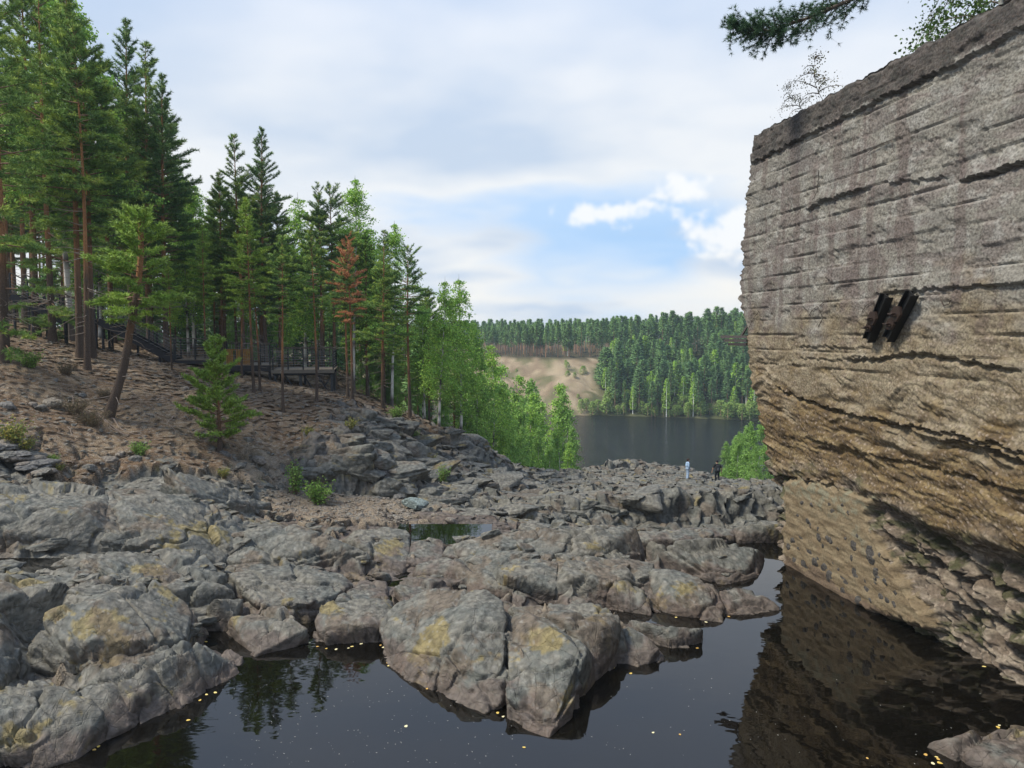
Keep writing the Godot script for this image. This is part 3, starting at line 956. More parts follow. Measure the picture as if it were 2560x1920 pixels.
func wall_depth(u: float, v: float) -> float:
	var cover := 0.0
	if u < 9.0 and v < 3.3:
		for o in [[0.0, 0.0], [0.09, 0.0], [-0.09, 0.0], [0.0, 0.08], [0.0, -0.08], [0.045, 0.04], [-0.045, -0.04]]:
			if in_block(u + o[0], v + o[1]):
				cover += 1.0 / 7.0
	if cover > 0.99:
		return block_depth(u, v)
	return lerpf(bare_depth(u, v), block_depth(u, v), cover)


func block_depth(u: float, v: float) -> float:
	return 0.06 + noise_a.get_noise_2d(u * 1.2, v * 3.0) * 0.03 + noise_c.get_noise_2d(u * 0.6, v * 14.0) * 0.006


func bare_depth(u: float, v: float) -> float:
	var low := 1.0 - smoothstep(4.6, 6.2, v + noise_b.get_noise_2d(u * 0.3, 3.0) * 1.2)
	var base := 1.0 - smoothstep(1.9, 2.5, v - height_of(ledges[12][0], u) + 2.2)
	var su := u
	var sv := v + u * 0.10 + noise_b.get_noise_2d(u * 0.35, v * 0.5) * 0.25
	var d := noise_w.get_noise_2d(u * 0.9, v * 1.6) * (0.02 + 0.025 * low)
	d += noise_w.get_noise_2d(u * 5.0, v * 7.0) * (0.009 + 0.012 * low)
	d += (noise_w.get_noise_2d(su * 0.16, sv * 1.6) * 0.12 + noise_w.get_noise_2d(su * 0.55, sv * 8.0) * 0.03 + noise_w.get_noise_2d(su * 2.4, sv * 6.0) * 0.02) * low
	# form boards
	if v > 5.4:
		var lane := v / 0.43
		var f := lane - floorf(lane)
		var id := int(floorf(lane))
		var gate := noise_c.get_noise_2d(u * 0.45, id * 7.3)
		d += noise_c.get_noise_2d(id * 3.7, floorf(u / 2.4 + id * 0.37) * 5.1) * 0.026 * (1.0 - low)
		if f < 0.09 and gate > -0.45:
			d -= 0.05 * (0.5 + gate * 0.6)
		var spall := noise_w.get_noise_2d(u * 0.55 + 12.0, v * 0.9)
		d -= clampf((spall - 0.12) * 8.0, 0.0, 1.0) * (0.03 + noise_w.get_noise_2d(u * 7.0, v * 7.0) * 0.02)
	for l in ledges:
		var ln: PackedVector2Array = l[0]
		if u < ln[0].x or u > ln[ln.size() - 1].x:
			continue
		var e := v - height_of(ln, u) - noise_c.get_noise_2d(u * 3.0, l[1] * 90.0) * 0.035
		var fade := minf(1.0, minf(u - ln[0].x, ln[ln.size() - 1].x - u) * 3.0)
		if e >= 0.0 and e < l[2]:
			d += l[1] * fade * (1.0 - e / l[2] if l[2] < 3.0 else 1.0)
		elif e < 0.0 and e > -l[4]:
			d -= l[3] * fade * (1.0 + e / l[4])
	if base > 0.0:
		d -= base * (0.10 + 0.40 * clampf((u - 5.5) / 3.0, 0.0, 1.0))
		d += base * (noise_w.get_noise_2d(u * 0.9, (v + u * 0.35) * 2.4) * 0.30 + noise_w.get_noise_2d(u * 1.0, (v + u * 0.35) * 6.0) * 0.10)
	return d


func wall_color(u: float, v: float) -> Color:
	var n1 := noise_w.get_noise_2d(u * 0.5, v * 0.8)
	var n2 := noise_w.get_noise_2d(u * 1.6 + 9.0, v * 2.6)
	var n3 := noise_c.get_noise_2d(u * 13.0, v * 13.0)
	if in_block(u, v):
		var b := Color(0.265, 0.212, 0.135).lerp(Color(0.205, 0.155, 0.095), clampf(0.5 + n2, 0.0, 1.0))
		if v < 0.3 + n1 * 0.3:
			b = b.lerp(Color(0.139, 0.099, 0.074), 0.7)
		return b.lerp(Color(0.299, 0.329, 0.249), clampf((v - 1.6 + n1) * 0.8, 0.0, 0.45) * clampf(n2 * 3.0, 0.0, 1.0))
	var up := Color(0.237, 0.225, 0.200).lerp(Color(0.297, 0.282, 0.245), clampf(0.5 + n1 * 1.5, 0.0, 1.0))
	up = up.lerp(Color(0.202, 0.163, 0.159), clampf((noise_a.get_noise_2d(u * 0.45 + 5.0, v * 1.1) - 0.10) * 3.5, 0.0, 0.4))
	up = up.lerp(Color(0.378, 0.370, 0.340), clampf((noise_w.get_noise_2d(u * 1.3 - 8.0, v * 1.5) - 0.22) * 5.0, 0.0, 0.6))
	var mid := Color(0.297, 0.251, 0.176).lerp(Color(0.219, 0.176, 0.116), clampf(0.5 + n2 * 1.4, 0.0, 1.0))
	var lowc := Color(0.175, 0.122, 0.062).lerp(Color(0.115, 0.083, 0.05), clampf(0.5 + n2 * 1.6, 0.0, 1.0))
	lowc = lowc.lerp(Color(0.297, 0.225, 0.120), clampf((noise_w.get_noise_2d(u * 0.5, (v + 0.1 * u) * 4.0) - 0.1) * 3.0, 0.0, 0.7))
	var bot := Color(0.185, 0.148, 0.112).lerp(Color(0.135, 0.112, 0.088), clampf(0.5 + n2 * 2.0, 0.0, 1.0))
	bot = bot.lerp(Color(0.310, 0.262, 0.202), clampf((noise_w.get_noise_2d(u * 1.2 + 4.0, (v + 0.35 * u) * 3.2) - 0.06) * 4.0, 0.0, 0.8))
	bot = bot.lerp(Color(0.060, 0.069, 0.026), clampf((noise_a.get_noise_2d(u * 0.9 + 3.0, v * 1.3) - 0.12) * 4.0, 0.0, 0.7))
	var c := up.lerp(mid, 1.0 - smoothstep(5.9, 7.6, v + n1 * 1.2 - u * 0.03))
	c = c.lerp(lowc, 1.0 - smoothstep(4.3, 5.6, v + n1 * 1.4 + 0.05 * u))
	c = c.lerp(bot, 1.0 - smoothstep(-0.1, 0.5, v - height_of(ledges[12][0], u) + n1 * 0.5))
	# dark run-off stains down the face
	var run := noise_w.get_noise_2d(u * 1.1, v * 0.10) + noise_w.get_noise_2d(u * 4.0, v * 0.4) * 0.35
	c = c.lerp(Color(0.16, 0.125, 0.115), clampf((run - 0.13) * 3.5, 0.0, 0.6) * smoothstep(6.0, 7.5, v + n2))
	# black crust on the coping, in a ragged band
	var cap := v - height_of(ledges[0][0], u) + n1 * 0.25 + n2 * 0.12
	c = c.lerp(Color(0.064, 0.060, 0.056).lerp(Color(0.117, 0.102, 0.093), clampf(0.4 + n2 * 2.0, 0.0, 1.0)), smoothstep(-0.06, 0.05, cap) * 0.9)
	# pebbles showing in the weathered concrete
	if n3 > 0.80 and v < 6.5:
		c = c.lerp(Color(0.459, 0.379, 0.309), 0.55)
	elif n3 < -0.80:
		c = c.lerp(Color(0.110, 0.085, 0.070), 0.6)
	return c


func build_wall() -> void:
	setup_wall()
	var us := PackedFloat32Array()
	for k in range(14, 0, -1):
		us.push_back(-0.04 * k * k * 0.6)
	var u := 0.0
	while u < 15.0:
		us.push_back(u)
		u += 0.045
	while u < 29.5:
		us.push_back(u)
		u += 0.5
	var vs := PackedFloat32Array()
	var v := -1.0
	while v < WALL_TOP:
		vs.push_back(v)
		v += 0.032
	vs.push_back(WALL_TOP)
	var nu := us.size()
	var nv := vs.size()
	var p := PackedVector3Array()
	var c := PackedColorArray()
	var inb := PackedByteArray()
	p.resize(nu * nv)
	c.resize(nu * nv)
	inb.resize(nu * nv)
	for j in nv:
		var e := edge_at(vs[j]) + noise_w.get_noise_2d(vs[j] * 2.2, 5.0) * 0.22
		var crest := noise_w.get_noise_2d(vs[j], 1.0)
		for i in nu:
			var k := j * nu + i
			var uu := us[i]
			if uu < 0.0:
				# round the corner to the end face
				var s := -uu
				var q := wall_point(e + 0.10 - 0.10 * cos(minf(s * 6.0, PI * 0.5)), vs[j], wall_depth(e, vs[j]) * exp(-s) - maxf(0.0, s - 0.05))
				q += WALL_T * noise_w.get_noise_2d(s * 2.0 + 3.0, vs[j] * 2.0) * 0.1
				p[k] = q
				c[k] = wall_color(e - s, vs[j])
			else:
				var ur := uu + e * maxf(0.0, 1.0 - uu / 2.5)
				var y := vs[j]
				if y > WALL_TOP - 0.3:
					y += noise_w.get_noise_2d(ur * 1.4, 2.0) * 0.07 * (y - WALL_TOP + 0.3) / 0.3 + crest * 0.0
				var back := maxf(0.0, vs[j] - (WALL_TOP - 0.08)) * 0.8
				p[k] = wall_point(ur, y, wall_depth(ur, vs[j]) * (1.0 if ur < 16.0 else 0.4) - back)
				c[k] = wall_color(ur, vs[j])
				if in_block(ur, vs[j]):
					inb[k] = 1
	var face := MB.new()
	var blk := MB.new()
	face.v = p
	face.c = c
	face.n.resize(p.size())
	for j in nv:
		for i in nu:
			var k := j * nu + i
			var du := p[k + 1 if i < nu - 1 else k] - p[k - 1 if i > 0 else k]
			var dv := p[k + nu if j < nv - 1 else k] - p[k - nu if j > 0 else k]
			face.n[k] = dv.cross(du).normalized() * -1.0
	blk.v = p
	blk.c = c
	blk.n = face.n
	for j in nv - 1:
		for i in nu - 1:
			var k := j * nu + i
			var to: MB = blk if inb[k] and inb[k + 1] and inb[k + nu] else face
			to.i.append_array(PackedInt32Array([k, k + nu, k + 1, k + 1, k + nu, k + nu + 1]))
	var w := thing("concrete_wall", "tall weathered concrete wall with a black coping, brown and eroded near the water", "wall")
	part("face", face.mesh(), M.wall, w)
	var top := MB.new()
	for i in range(14, nu - 1):
		var a := p[(nv - 1) * nu + i]
		var b := p[(nv - 1) * nu + i + 1]
		top.quad(a, a - WALL_N * 5.0, b - WALL_N * 5.0, b, Color(0.12, 0.11, 0.09))
	part("coping", top.mesh(), M.wall, w)
	# only the block's own vertices
	var slim := MB.new()
	var mp := {}
	for k in blk.i:
		if not mp.has(k):
			mp[k] = slim.v.size()
			slim.v.push_back(p[k]); slim.n.push_back(face.n[k]); slim.c.push_back(c[k])
		slim.i.push_back(mp[k])
	var bl := part("footing_block", slim.mesh(), M.block, w)
	tag(bl, "smooth tan concrete block at the foot of the wall, studded with dark stones", "")
	var stones := [[2032, 1316, 14], [2006, 1345, 16], [2003, 1375, 22], [2026, 1378, 20], [2017, 1412, 22], [2042, 1406, 18], [2082, 1352, 13], [2053, 1342, 16], [2073, 1347, 11], [2025, 1300, 11], [1998, 1290, 10], [2140, 1364, 18], [2181, 1387, 28], [2205, 1388, 12], [2066, 1420, 22], [2080, 1441, 20], [2088, 1410, 13], [2116, 1447, 24], [2112, 1479, 18], [2144, 1434, 22], [2167, 1454, 18], [2172, 1478, 20], [2195, 1430, 20], [2196, 1458, 22], [2217, 1455, 12], [2208, 1490, 13], [2225, 1500, 12], [2242, 1482, 13], [2150, 1500, 16], [2127, 1286, 14], [2110, 1265, 12], [2080, 1262, 10], [2085, 1277, 12], [2050, 1325, 10], [2062, 1365, 10], [2100, 1371, 9], [2118, 1348, 9], [2150, 1340, 10], [1985, 1352, 13], [1990, 1400, 13], [2050, 1395, 10], [2160, 1350, 9], [2135, 1395, 10], [2100, 1425, 10], [2180, 1500, 12], [2240, 1510, 11], [1976, 1366, 12], [2010, 1255, 10], [2035, 1262, 9]]
	var r := RandomNumberGenerator.new()
	r.seed = 77
	var protos := []
	for k in 6:
		protos.append(stone_mesh(500 + k, 10, Color(0.085, 0.078, 0.07), 1))
	for s in stones:
		var q := on_wall(s[0], s[1])
		var dist := (wall_point(q.x, q.y, 0) - EYE).length()
		var size: float = s[2] / F * dist
		var o := part("stone", protos[r.randi() % 6], M.stone, bl)
		var bb := Basis(WALL_T, Vector3.UP, WALL_N * -1.0)
		o.transform = Transform3D(bb.rotated(WALL_N, r.randf_range(-0.7, 0.7)) * Basis.from_scale(Vector3(size * 1.45 * r.randf_range(0.8, 1.2), size * 1.5 * r.randf_range(0.7, 1.1), 0.105)), wall_point(q.x, q.y, wall_depth(q.x, q.y) - 0.035))
	# ground heaped behind the wall up to its top
	var em := MB.new()
	var col := Color(0.10, 0.09, 0.06)
	var a0 := wall_point(1.2, 12.15, -1.0)
	var a1 := wall_point(1.2, 12.15, -40.0)
	var a2 := wall_point(29.0, 12.15, -40.0)
	var a3 := wall_point(29.0, 12.15, -1.0)
	em.quad(a0, a1, a2, a3, col)
	em.quad(wall_point(1.2, -6, -1.0), wall_point(-9, -12, -50.0), a1, a0, col)
	em.quad(a3, a2, wall_point(29, -2, -40.0), wall_point(29, -2, -1.0), col)
	tag(part("embankment", em.mesh(), M.dirt, self), "earth embankment behind the concrete wall", "", "", "structure")


# a stone cut by random planes; size about 1 m
func stone_mesh(sd: int, planes: int, col: Color, div: int) -> ArrayMesh:
	var r := RandomNumberGenerator.new()
	r.seed = sd
	var pn := []
	for k in planes:
		pn.append([Vector3(r.randfn(), r.randfn(), r.randfn()).normalized(), r.randf_range(0.32, 0.5)])
	var mb := MB.new()
	var n := 5 + div * 4
	for f in 6:
		for a in n:
			for b in n:
				var q := []
				for o in [[0, 0], [1, 0], [1, 1], [0, 1]]:
					var s: float = 2.0 * (a + o[0]) / n - 1.0
					var t: float = 2.0 * (b + o[1]) / n - 1.0
					var d: Vector3 = [Vector3(1, s, t), Vector3(-1, t, s), Vector3(t, 1, s), Vector3(s, -1, t), Vector3(s, t, 1), Vector3(t, s, -1)][f]
					d = d.normalized()
					var rad := 0.55
					for pl in pn:
						var dd: float = d.dot(pl[0])
						if dd > 0.01:
							rad = minf(rad, pl[1] / dd)
					rad *= 1.0 + noise_a.get_noise_3d(d.x * 2.0 + sd, d.y * 2.0, d.z * 2.0) * 0.06
					q.append(d * rad)
				var shade := 1.0 + noise_a.get_noise_3d(q[0].x * 3.0 + sd, q[0].y * 3.0, q[0].z * 3.0) * 0.5
				mb.quad(q[0], q[3], q[2], q[1], shaded(col, shade))
	return mb.mesh()


# --- boulders: the convex body of points read off the photograph, chipped and cracked ---
func hull_planes(pts: PackedVector3Array) -> Array:
	var out := []
	var n := pts.size()
	for a in n:
		for b in range(a + 1, n):
			for c in range(b + 1, n):
				var nn := (pts[b] - pts[a]).cross(pts[c] - pts[a])
				if nn.length() < 1e-5:
					continue
				nn = nn.normalized()
				var d := nn.dot(pts[a])
				var pos := 0
				var neg := 0
				for q in n:
					var e := nn.dot(pts[q]) - d
					if e > 0.012:
						pos += 1
					elif e < -0.012:
						neg += 1
					if pos and neg:
						break
				if pos and neg:
					continue
				if pos:
					nn = -nn
					d = -d
				var dup := false
				for o in out:
					if o[0].dot(nn) > 0.995 and absf(o[1] - d) < 0.03:
						dup = true
						break
				if not dup:
					out.append([nn, d])
	return out


func body_mesh(planes: Array, centre: Vector3, n: int, k: float, world: Vector3, tint: Color, floor_y: float) -> ArrayMesh:
	# planes are about the centre; world is where the centre stands, for the grain that runs through all rocks
	var mb := MB.new()
	var pn := PackedVector3Array()
	var pd := PackedFloat32Array()
	for p in planes:
		pn.push_back(p[0])
		pd.push_back(maxf(0.03, p[1] - p[0].dot(centre)))
	var m := n + 1
	for f in 6:
		if f == 3:
			continue
		var grid := PackedVector3Array()
		grid.resize(m * m)
		var cols := PackedColorArray()
		cols.resize(m * m)
		for a in m:
			var s := tan((2.0 * a / n - 1.0) * PI * 0.25)
			for b in m:
				var t := tan((2.0 * b / n - 1.0) * PI * 0.25)
				var d := Vector3.ZERO
				match f:
					0: d = Vector3(1, s, t)
					1: d = Vector3(-1, s, -t)
					2: d = Vector3(t, 1, s)
					3: d = Vector3(s, -1, t)
					4: d = Vector3(-t, s, 1)
					5: d = Vector3(t, s, -1)
				d = d.normalized()
				var r := 99.0
				var r2 := 99.0
				var nn := d
				for q in pn.size():
					var e := d.dot(pn[q])
					if e > 0.001:
						var x := pd[q] / e
						if x < r:
							r2 = r
							r = x
							nn = pn[q]
						elif x < r2:
							r2 = x
				# edges worn round
				var gap := r2 - r
				r -= 0.012 * k * exp(-gap / (0.025 * k))
				var p := d * r
				var w := world + p
				p += (nn * 0.15 + d) * rock_relief(w, k)
				grid[a * m + b] = p
				cols[a * m + b] = ground_color(w.x, w.y, w.z, 0.0) * tint if tint.a > 0.5 else tint
		var base := mb.v.size()
		var c0 := (n / 2) * m + n / 2
		var turn := 1.0 if (grid[c0 + m] - grid[c0 - m]).cross(grid[c0 + 1] - grid[c0 - 1]).dot(grid[c0]) > 0.0 else -1.0
		for a in m:
			for b in m:
				var k0 := a * m + b
				var da := grid[k0 + m if a < n else k0] - grid[k0 - m if a > 0 else k0]
				var db := grid[k0 + 1 if b < n else k0] - grid[k0 - 1 if b > 0 else k0]
				var nv := (da.cross(db) * turn).normalized()
				mb.v.push_back(grid[k0] + centre)
				mb.n.push_back(nv)
				mb.c.push_back(cols[k0])
		for a in n:
			for b in n:
				var k0 := a * m + b
				if grid[k0].y + world.y < floor_y and grid[k0 + 1].y + world.y < floor_y and grid[k0 + m].y + world.y < floor_y:
					continue
				k0 += base
				if turn < 0.0:
					mb.i.append_array(PackedInt32Array([k0, k0 + m + 1, k0 + 1, k0, k0 + m, k0 + m + 1]))
				else:
					mb.i.append_array(PackedInt32Array([k0, k0 + 1, k0 + m + 1, k0, k0 + m + 1, k0 + m]))
	return mb.mesh()


func hull_rock(label: String, px: Array, n: int) -> void:
	var pts := PackedVector3Array()
	var mid := Vector3.ZERO
	for p in px:
		var w := at_h(p[0], p[1], p[2])
		pts.push_back(w)
		mid += w
	mid /= pts.size()
	for q in pts.size():
		pts[q] = Vector3(mid.x + (pts[q].x - mid.x) * 1.07, pts[q].y, mid.z + (pts[q].z - mid.z) * 1.07)
	var low := 99.0
	var high := -99.0
	for w in pts:
		low = minf(low, w.y)
		high = maxf(high, w.y)
	var all := pts.duplicate()
	for w in pts:
		var o := Vector3(w.x - mid.x, 0, w.z - mid.z) * 0.07
		all.push_back(Vector3(w.x + o.x, low - 1.8, w.z + o.z))
	var planes := hull_planes(all)
	# corners knocked off
	var rr := RandomNumberGenerator.new()
	rr.seed = int(px[0][0]) * 7 + int(px[1][1])
	for k in 3:
		var nn := Vector3(rr.randfn(), absf(rr.randfn()) * 0.8, rr.randfn() + 0.4).normalized()
		var reach := -99.0
		for w in pts:
			reach = maxf(reach, w.dot(nn))
		planes.append([nn, reach - rr.randf_range(0.02, 0.10)])
	var base := Vector3(mid.x, low - 0.3, mid.z)
	var local := []
	for p in planes:
		local.append([p[0], p[1] - p[0].dot(base)])
	var centre := Vector3(0, low - 0.9 - base.y, 0)
	var o := part("boulder", body_mesh(local, centre, n, 1.0, base + centre, Color.WHITE, low - 0.45), M.rock, self)
	o.position = base
	tag(o, label, "boulder")


func build_boulders() -> void:
	for b in [
		["large split boulder by the pool, ochre lichen across its broad left face", [[1007, 1516, 0.62], [1080, 1476, 0.92], [1163, 1481, 1.1], [1213, 1468, 1.22], [1248, 1503, 1.1], [1258, 1585, 0.8], [966, 1557, 0.45], [960, 1643, 0], [1023, 1687, 0], [1080, 1734, 0], [1182, 1760, 0], [1223, 1785, 0], [1252, 1640, 0.62], [1262, 1740, 0.1], [962, 1598, 0.2], [1150, 1582, 0.85]], 90],
		["wedge-shaped blue-grey boulder ending in a point in the pool, straight dark side", [[1290, 1535, 0.8], [1321, 1541, 0.95], [1346, 1557, 1.0], [1419, 1592, 0.98], [1447, 1627, 0.88], [1428, 1693, 0.58], [1393, 1785, 0.22], [1371, 1845, 0], [1272, 1600, 0.75], [1272, 1661, 0.55], [1276, 1744, 0.3], [1270, 1794, 0], [1320, 1825, 0], [1419, 1798, 0], [1485, 1702, 0], [1470, 1640, 0.4]], 90],
		["rounded hull-like rock with a steep dark end, behind the pointed boulder", [[1276, 1511, 0.72], [1384, 1502, 0.86], [1504, 1511, 0.82], [1549, 1553, 0.7], [1498, 1567, 0.78], [1428, 1563, 0.86], [1485, 1702, 0], [1500, 1690, 0], [1530, 1643, 0], [1545, 1620, 0.2], [1300, 1530, 0.7]], 72],
		["low tapering rock with a sharp tip at the water, reddish at its foot", [[1552, 1567, 0.5], [1590, 1570, 0.42], [1634, 1614, 0.27], [1660, 1646, 0], [1527, 1661, 0], [1593, 1665, 0], [1650, 1658, 0], [1618, 1592, 0]], 54],
		["purplish ribbed rock lying low in the water like a log", [[1577, 1557, 0.15], [1589, 1541, 0.5], [1657, 1554, 0.5], [1730, 1566, 0.4], [1753, 1572, 0.3], [1614, 1597, 0], [1684, 1621, 0], [1740, 1612, 0], [1754, 1590, 0]], 54],
		["long brown tongue of rock reaching into the pool beside floating leaves", [[273, 1660, 0.82], [204, 1713, 0.55], [401, 1648, 0.72], [461, 1600, 0.85], [501, 1607, 0.72], [548, 1632, 0.45], [592, 1651, 0.05], [599, 1682, 0], [501, 1745, 0], [407, 1785, 0], [270, 1842, 0], [238, 1765, 0.4], [545, 1624, 0]], 90],
		["big rock shoulder with a bright yellow lichen patch, above the tongue of rock", [[75, 1625, 0.7], [125, 1531, 1.3], [150, 1522, 1.35], [232, 1503, 1.45], [257, 1488, 1.5], [363, 1447, 1.35], [401, 1490, 1.05], [470, 1525, 0.8], [501, 1588, 0.1], [232, 1600, 1.05], [244, 1634, 0.7], [354, 1588, 0.95], [401, 1563, 0.95], [454, 1598, 0.7], [120, 1630, 0.6]], 90],
		["broad cracked rock at the pool's near corner, a small peak on its back", [[0, 1724, 0.8], [60, 1740, 0.75], [122, 1690, 0.62], [190, 1740, 0.6], [180, 1800, 0.4], [90, 1860, 0.3], [44, 1887, 0], [0, 1897, 0], [-100, 1800, 0.8]], 80],
		["crumbling dark rock with wet reddish foot beside yellow leaves", [[180, 1770, 0.55], [190, 1745, 0.6], [250, 1790, 0.42], [262, 1830, 0.1], [230, 1857, 0], [190, 1898, 0], [130, 1915, 0], [85, 1917, 0], [110, 1850, 0.35]], 64],
		["dark purple rock cut off by a narrow wet gap from the yellow-patched shoulder", [[0, 1575, 1.2], [45, 1620, 0.85], [60, 1665, 0.5], [0, 1700, 0.7], [-120, 1600, 1.2], [-120, 1700, 0.9]], 50],
		["square block with an ochre face at the back edge of the pool", [[812, 1511, 0.56], [885, 1508, 0.5], [977, 1505, 0.45], [861, 1565, 0.4], [912, 1565, 0.38], [820, 1575, 0.3], [777, 1592, 0], [825, 1614, 0], [872, 1605, 0], [912, 1605, 0], [958, 1605, 0], [965, 1560, 0.3]], 64],
		["dark-footed block with a pale ledge, standing in the back edge of the pool", [[580, 1545, 0.4], [630, 1545, 0.46], [733, 1540, 0.5], [768, 1562, 0.4], [568, 1576, 0.05], [633, 1641, 0], [690, 1611, 0], [736, 1603, 0], [771, 1592, 0], [700, 1525, 0.45]], 64],
		["small cracked block by the narrow head of the pool's left arm", [[541, 1505, 0.65], [608, 1503, 0.5], [590, 1545, 0.3], [500, 1567, 0.1], [554, 1573, 0], [510, 1520, 0.5]], 46],
		["rough ochre-stained rock above the head of the pool's left arm", [[500, 1460, 0.9], [527, 1451, 0.85], [576, 1475, 0.7], [592, 1497, 0.35], [500, 1510, 0.5], [560, 1500, 0.4], [470, 1480, 0.8]], 46],
		["flat-topped slab with a smooth pale upper side behind the ledge block", [[603, 1432, 0.6], [730, 1418, 0.66], [852, 1429, 0.52], [880, 1456, 0.32], [725, 1486, 0.45], [839, 1481, 0.4], [581, 1440, 0.72], [620, 1490, 0.45], [660, 1515, 0.4], [775, 1505, 0.4]], 70],
		["low broken rock between the flat slab and the large split boulder", [[866, 1481, 0.45], [961, 1486, 0.35], [900, 1450, 0.25], [977, 1510, 0.3], [840, 1500, 0.4], [960, 1455, 0.15]], 44],
		["dark grey rock dome with a glossy cleft at its end", [[608, 1338, 0.85], [674, 1302, 1.12], [722, 1310, 1.05], [790, 1348, 0.85], [853, 1361, 0.75], [907, 1385, 0.5], [907, 1424, 0.05], [690, 1418, 0.25], [798, 1426, 0.12], [620, 1405, 0.45], [560, 1395, 0.5]], 80],
		["wide rock dome with yellow stains next to the green rock pool", [[893, 1318, 0.75], [960, 1320, 0.72], [1015, 1334, 0.55], [1020, 1380, 0.3], [1010, 1428, 0.05], [915, 1421, 0.03], [900, 1360, 0.6], [844, 1342, 0.55]], 60],
		["small smooth egg-shaped dome at the near edge of the green rock pool", [[1031, 1355, 0.4], [1061, 1342, 0.52], [1100, 1355, 0.4], [1110, 1385, 0.25], [1090, 1412, 0.15], [1020, 1405, 0.2]], 46],
		["upper part of the long whaleback ridge under the earth bank", [[0, 1218, 2.4], [77, 1205, 2.45], [172, 1218, 2.3], [270, 1225, 2.15], [-120, 1225, 2.5], [-120, 1310, 1.9], [36, 1308, 1.7], [149, 1344, 1.4], [240, 1365, 1.15], [200, 1280, 1.95], [290, 1368, 1.1]], 90],
		["lower pale-crested part of the long whaleback ridge, sloping to the gravel", [[270, 1225, 2.15], [371, 1227, 2.0], [497, 1245, 1.7], [565, 1277, 1.3], [637, 1322, 0.7], [335, 1372, 1.0], [443, 1376, 0.9], [542, 1403, 0.55], [400, 1300, 1.6], [520, 1330, 1.1], [250, 1340, 1.4]], 90],
		["flat rock shelf beside the brown puddle", [[212, 1376, 1.55], [300, 1380, 1.45], [380, 1376, 1.35], [493, 1385, 1.1], [270, 1440, 1.25], [420, 1440, 1.0], [530, 1430, 0.8], [160, 1405, 1.35]], 64],
		["rough grey outcrop in front of the brown puddle", [[0, 1450, 1.65], [80, 1445, 1.55], [160, 1460, 1.5], [60, 1525, 1.0], [0, 1510, 1.4], [-120, 1450, 1.8], [-120, 1520, 1.5]], 56],
		["long low ridge with a tiny bright puddle, beyond the egg-shaped dome", [[1130, 1365, 0.5], [1235, 1322, 0.92], [1360, 1317, 1.02], [1420, 1330, 0.95], [1111, 1389, 0.3], [1200, 1385, 0.4], [1283, 1394, 0.45], [1400, 1390, 0.5]], 72],
		["rounded end of the long low ridge, dropping to the dark inlet", [[1400, 1320, 1.0], [1475, 1322, 0.96], [1585, 1322, 0.85], [1609, 1370, 0.3], [1604, 1400, 0.1], [1460, 1389, 0.5], [1530, 1355, 0.7], [1400, 1385, 0.5]], 64],
		["layered rock ledge with rows of cracks behind the large split boulder", [[1187, 1372, 0.68], [1331, 1379, 0.85], [1300, 1400, 0.8], [1283, 1442, 0.62], [1190, 1440, 0.4], [1120, 1430, 0.3], [1168, 1475, 0.1], [1300, 1490, 0.12], [1380, 1470, 0.4], [1390, 1400, 0.8]], 76],
		["rock ledge with a sheer shaded front behind the hull-like rock", [[1390, 1385, 0.8], [1475, 1394, 0.78], [1571, 1398, 0.62], [1628, 1408, 0.52], [1523, 1452, 0.6], [1427, 1437, 0.72], [1379, 1499, 0.12], [1508, 1509, 0.08], [1620, 1440, 0.5]], 72],
		["angular brown block wedged under the sheer ledge", [[1534, 1451, 0.6], [1609, 1461, 0.5], [1618, 1500, 0.25], [1518, 1513, 0.05], [1571, 1518, 0.05], [1623, 1537, 0], [1525, 1480, 0.4]], 50],
		["blocky grey rock with a blackened waterline, in front of the dark inlet", [[1628, 1418, 0.65], [1714, 1427, 0.66], [1781, 1456, 0.5], [1805, 1490, 0.2], [1633, 1523, 0], [1686, 1542, 0], [1805, 1557, 0], [1690, 1480, 0.5]], 60],
		["smooth drop-shaped rock pointing at the wall's reflection", [[1800, 1470, 0.4], [1858, 1463, 0.42], [1915, 1490, 0.26], [1954, 1528, 0], [1810, 1537, 0], [1882, 1540, 0], [1930, 1535, 0]], 50],
		["round boulder at the inner end of the dark inlet", [[1618, 1365, 0.55], [1647, 1351, 0.8], [1670, 1360, 0.75], [1665, 1415, 0.1], [1614, 1403, 0]], 40],
		["cracked rounded rock bank along the bright inlet by the wall", [[1670, 1358, 0.75], [1714, 1355, 0.8], [1810, 1355, 0.72], [1887, 1370, 0.5], [1908, 1394, 0.1], [1680, 1422, 0], [1753, 1440, 0], [1810, 1460, 0], [1891, 1442, 0], [1870, 1410, 0.35]], 64],
		["greenish flat ridge beyond the cracked rock bank", [[1600, 1330, 0.4], [1690, 1312, 0.45], [1780, 1318, 0.4], [1834, 1322, 0.32], [1609, 1350, 0.3], [1700, 1345, 0.35], [1830, 1345, 0.15]], 56],
		["pale smooth ridge running up to the foot of the wall", [[1834, 1322, 0.32], [1858, 1310, 0.55], [1960, 1312, 0.55], [2050, 1315, 0.5], [1850, 1350, 0.1], [1960, 1345, 0]], 50],
		["flat dark slab half under water near the foot of the wall", [[2324, 1868, 0], [2393, 1849, 0.26], [2492, 1819, 0.32], [2600, 1808, 0.34], [2600, 1920, 0.2], [2450, 1915, 0.05], [2380, 1885, 0]], 60],
		["brown overhanging rock at the bottom of the earth bank", [[407, 1168, 2.3], [455, 1172, 2.2], [515, 1200, 1.75], [588, 1222, 1.3], [678, 1256, 0.7], [600, 1270, 0.8], [480, 1240, 1.5], [430, 1200, 1.9]], 64],
		["grey rib of rock between the flat shelf and the yellow-patched shoulder", [[180, 1462, 1.4], [260, 1440, 1.4], [340, 1425, 1.35], [380, 1440, 1.2], [330, 1470, 1.2], [230, 1490, 1.35], [160, 1505, 1.25]], 50],
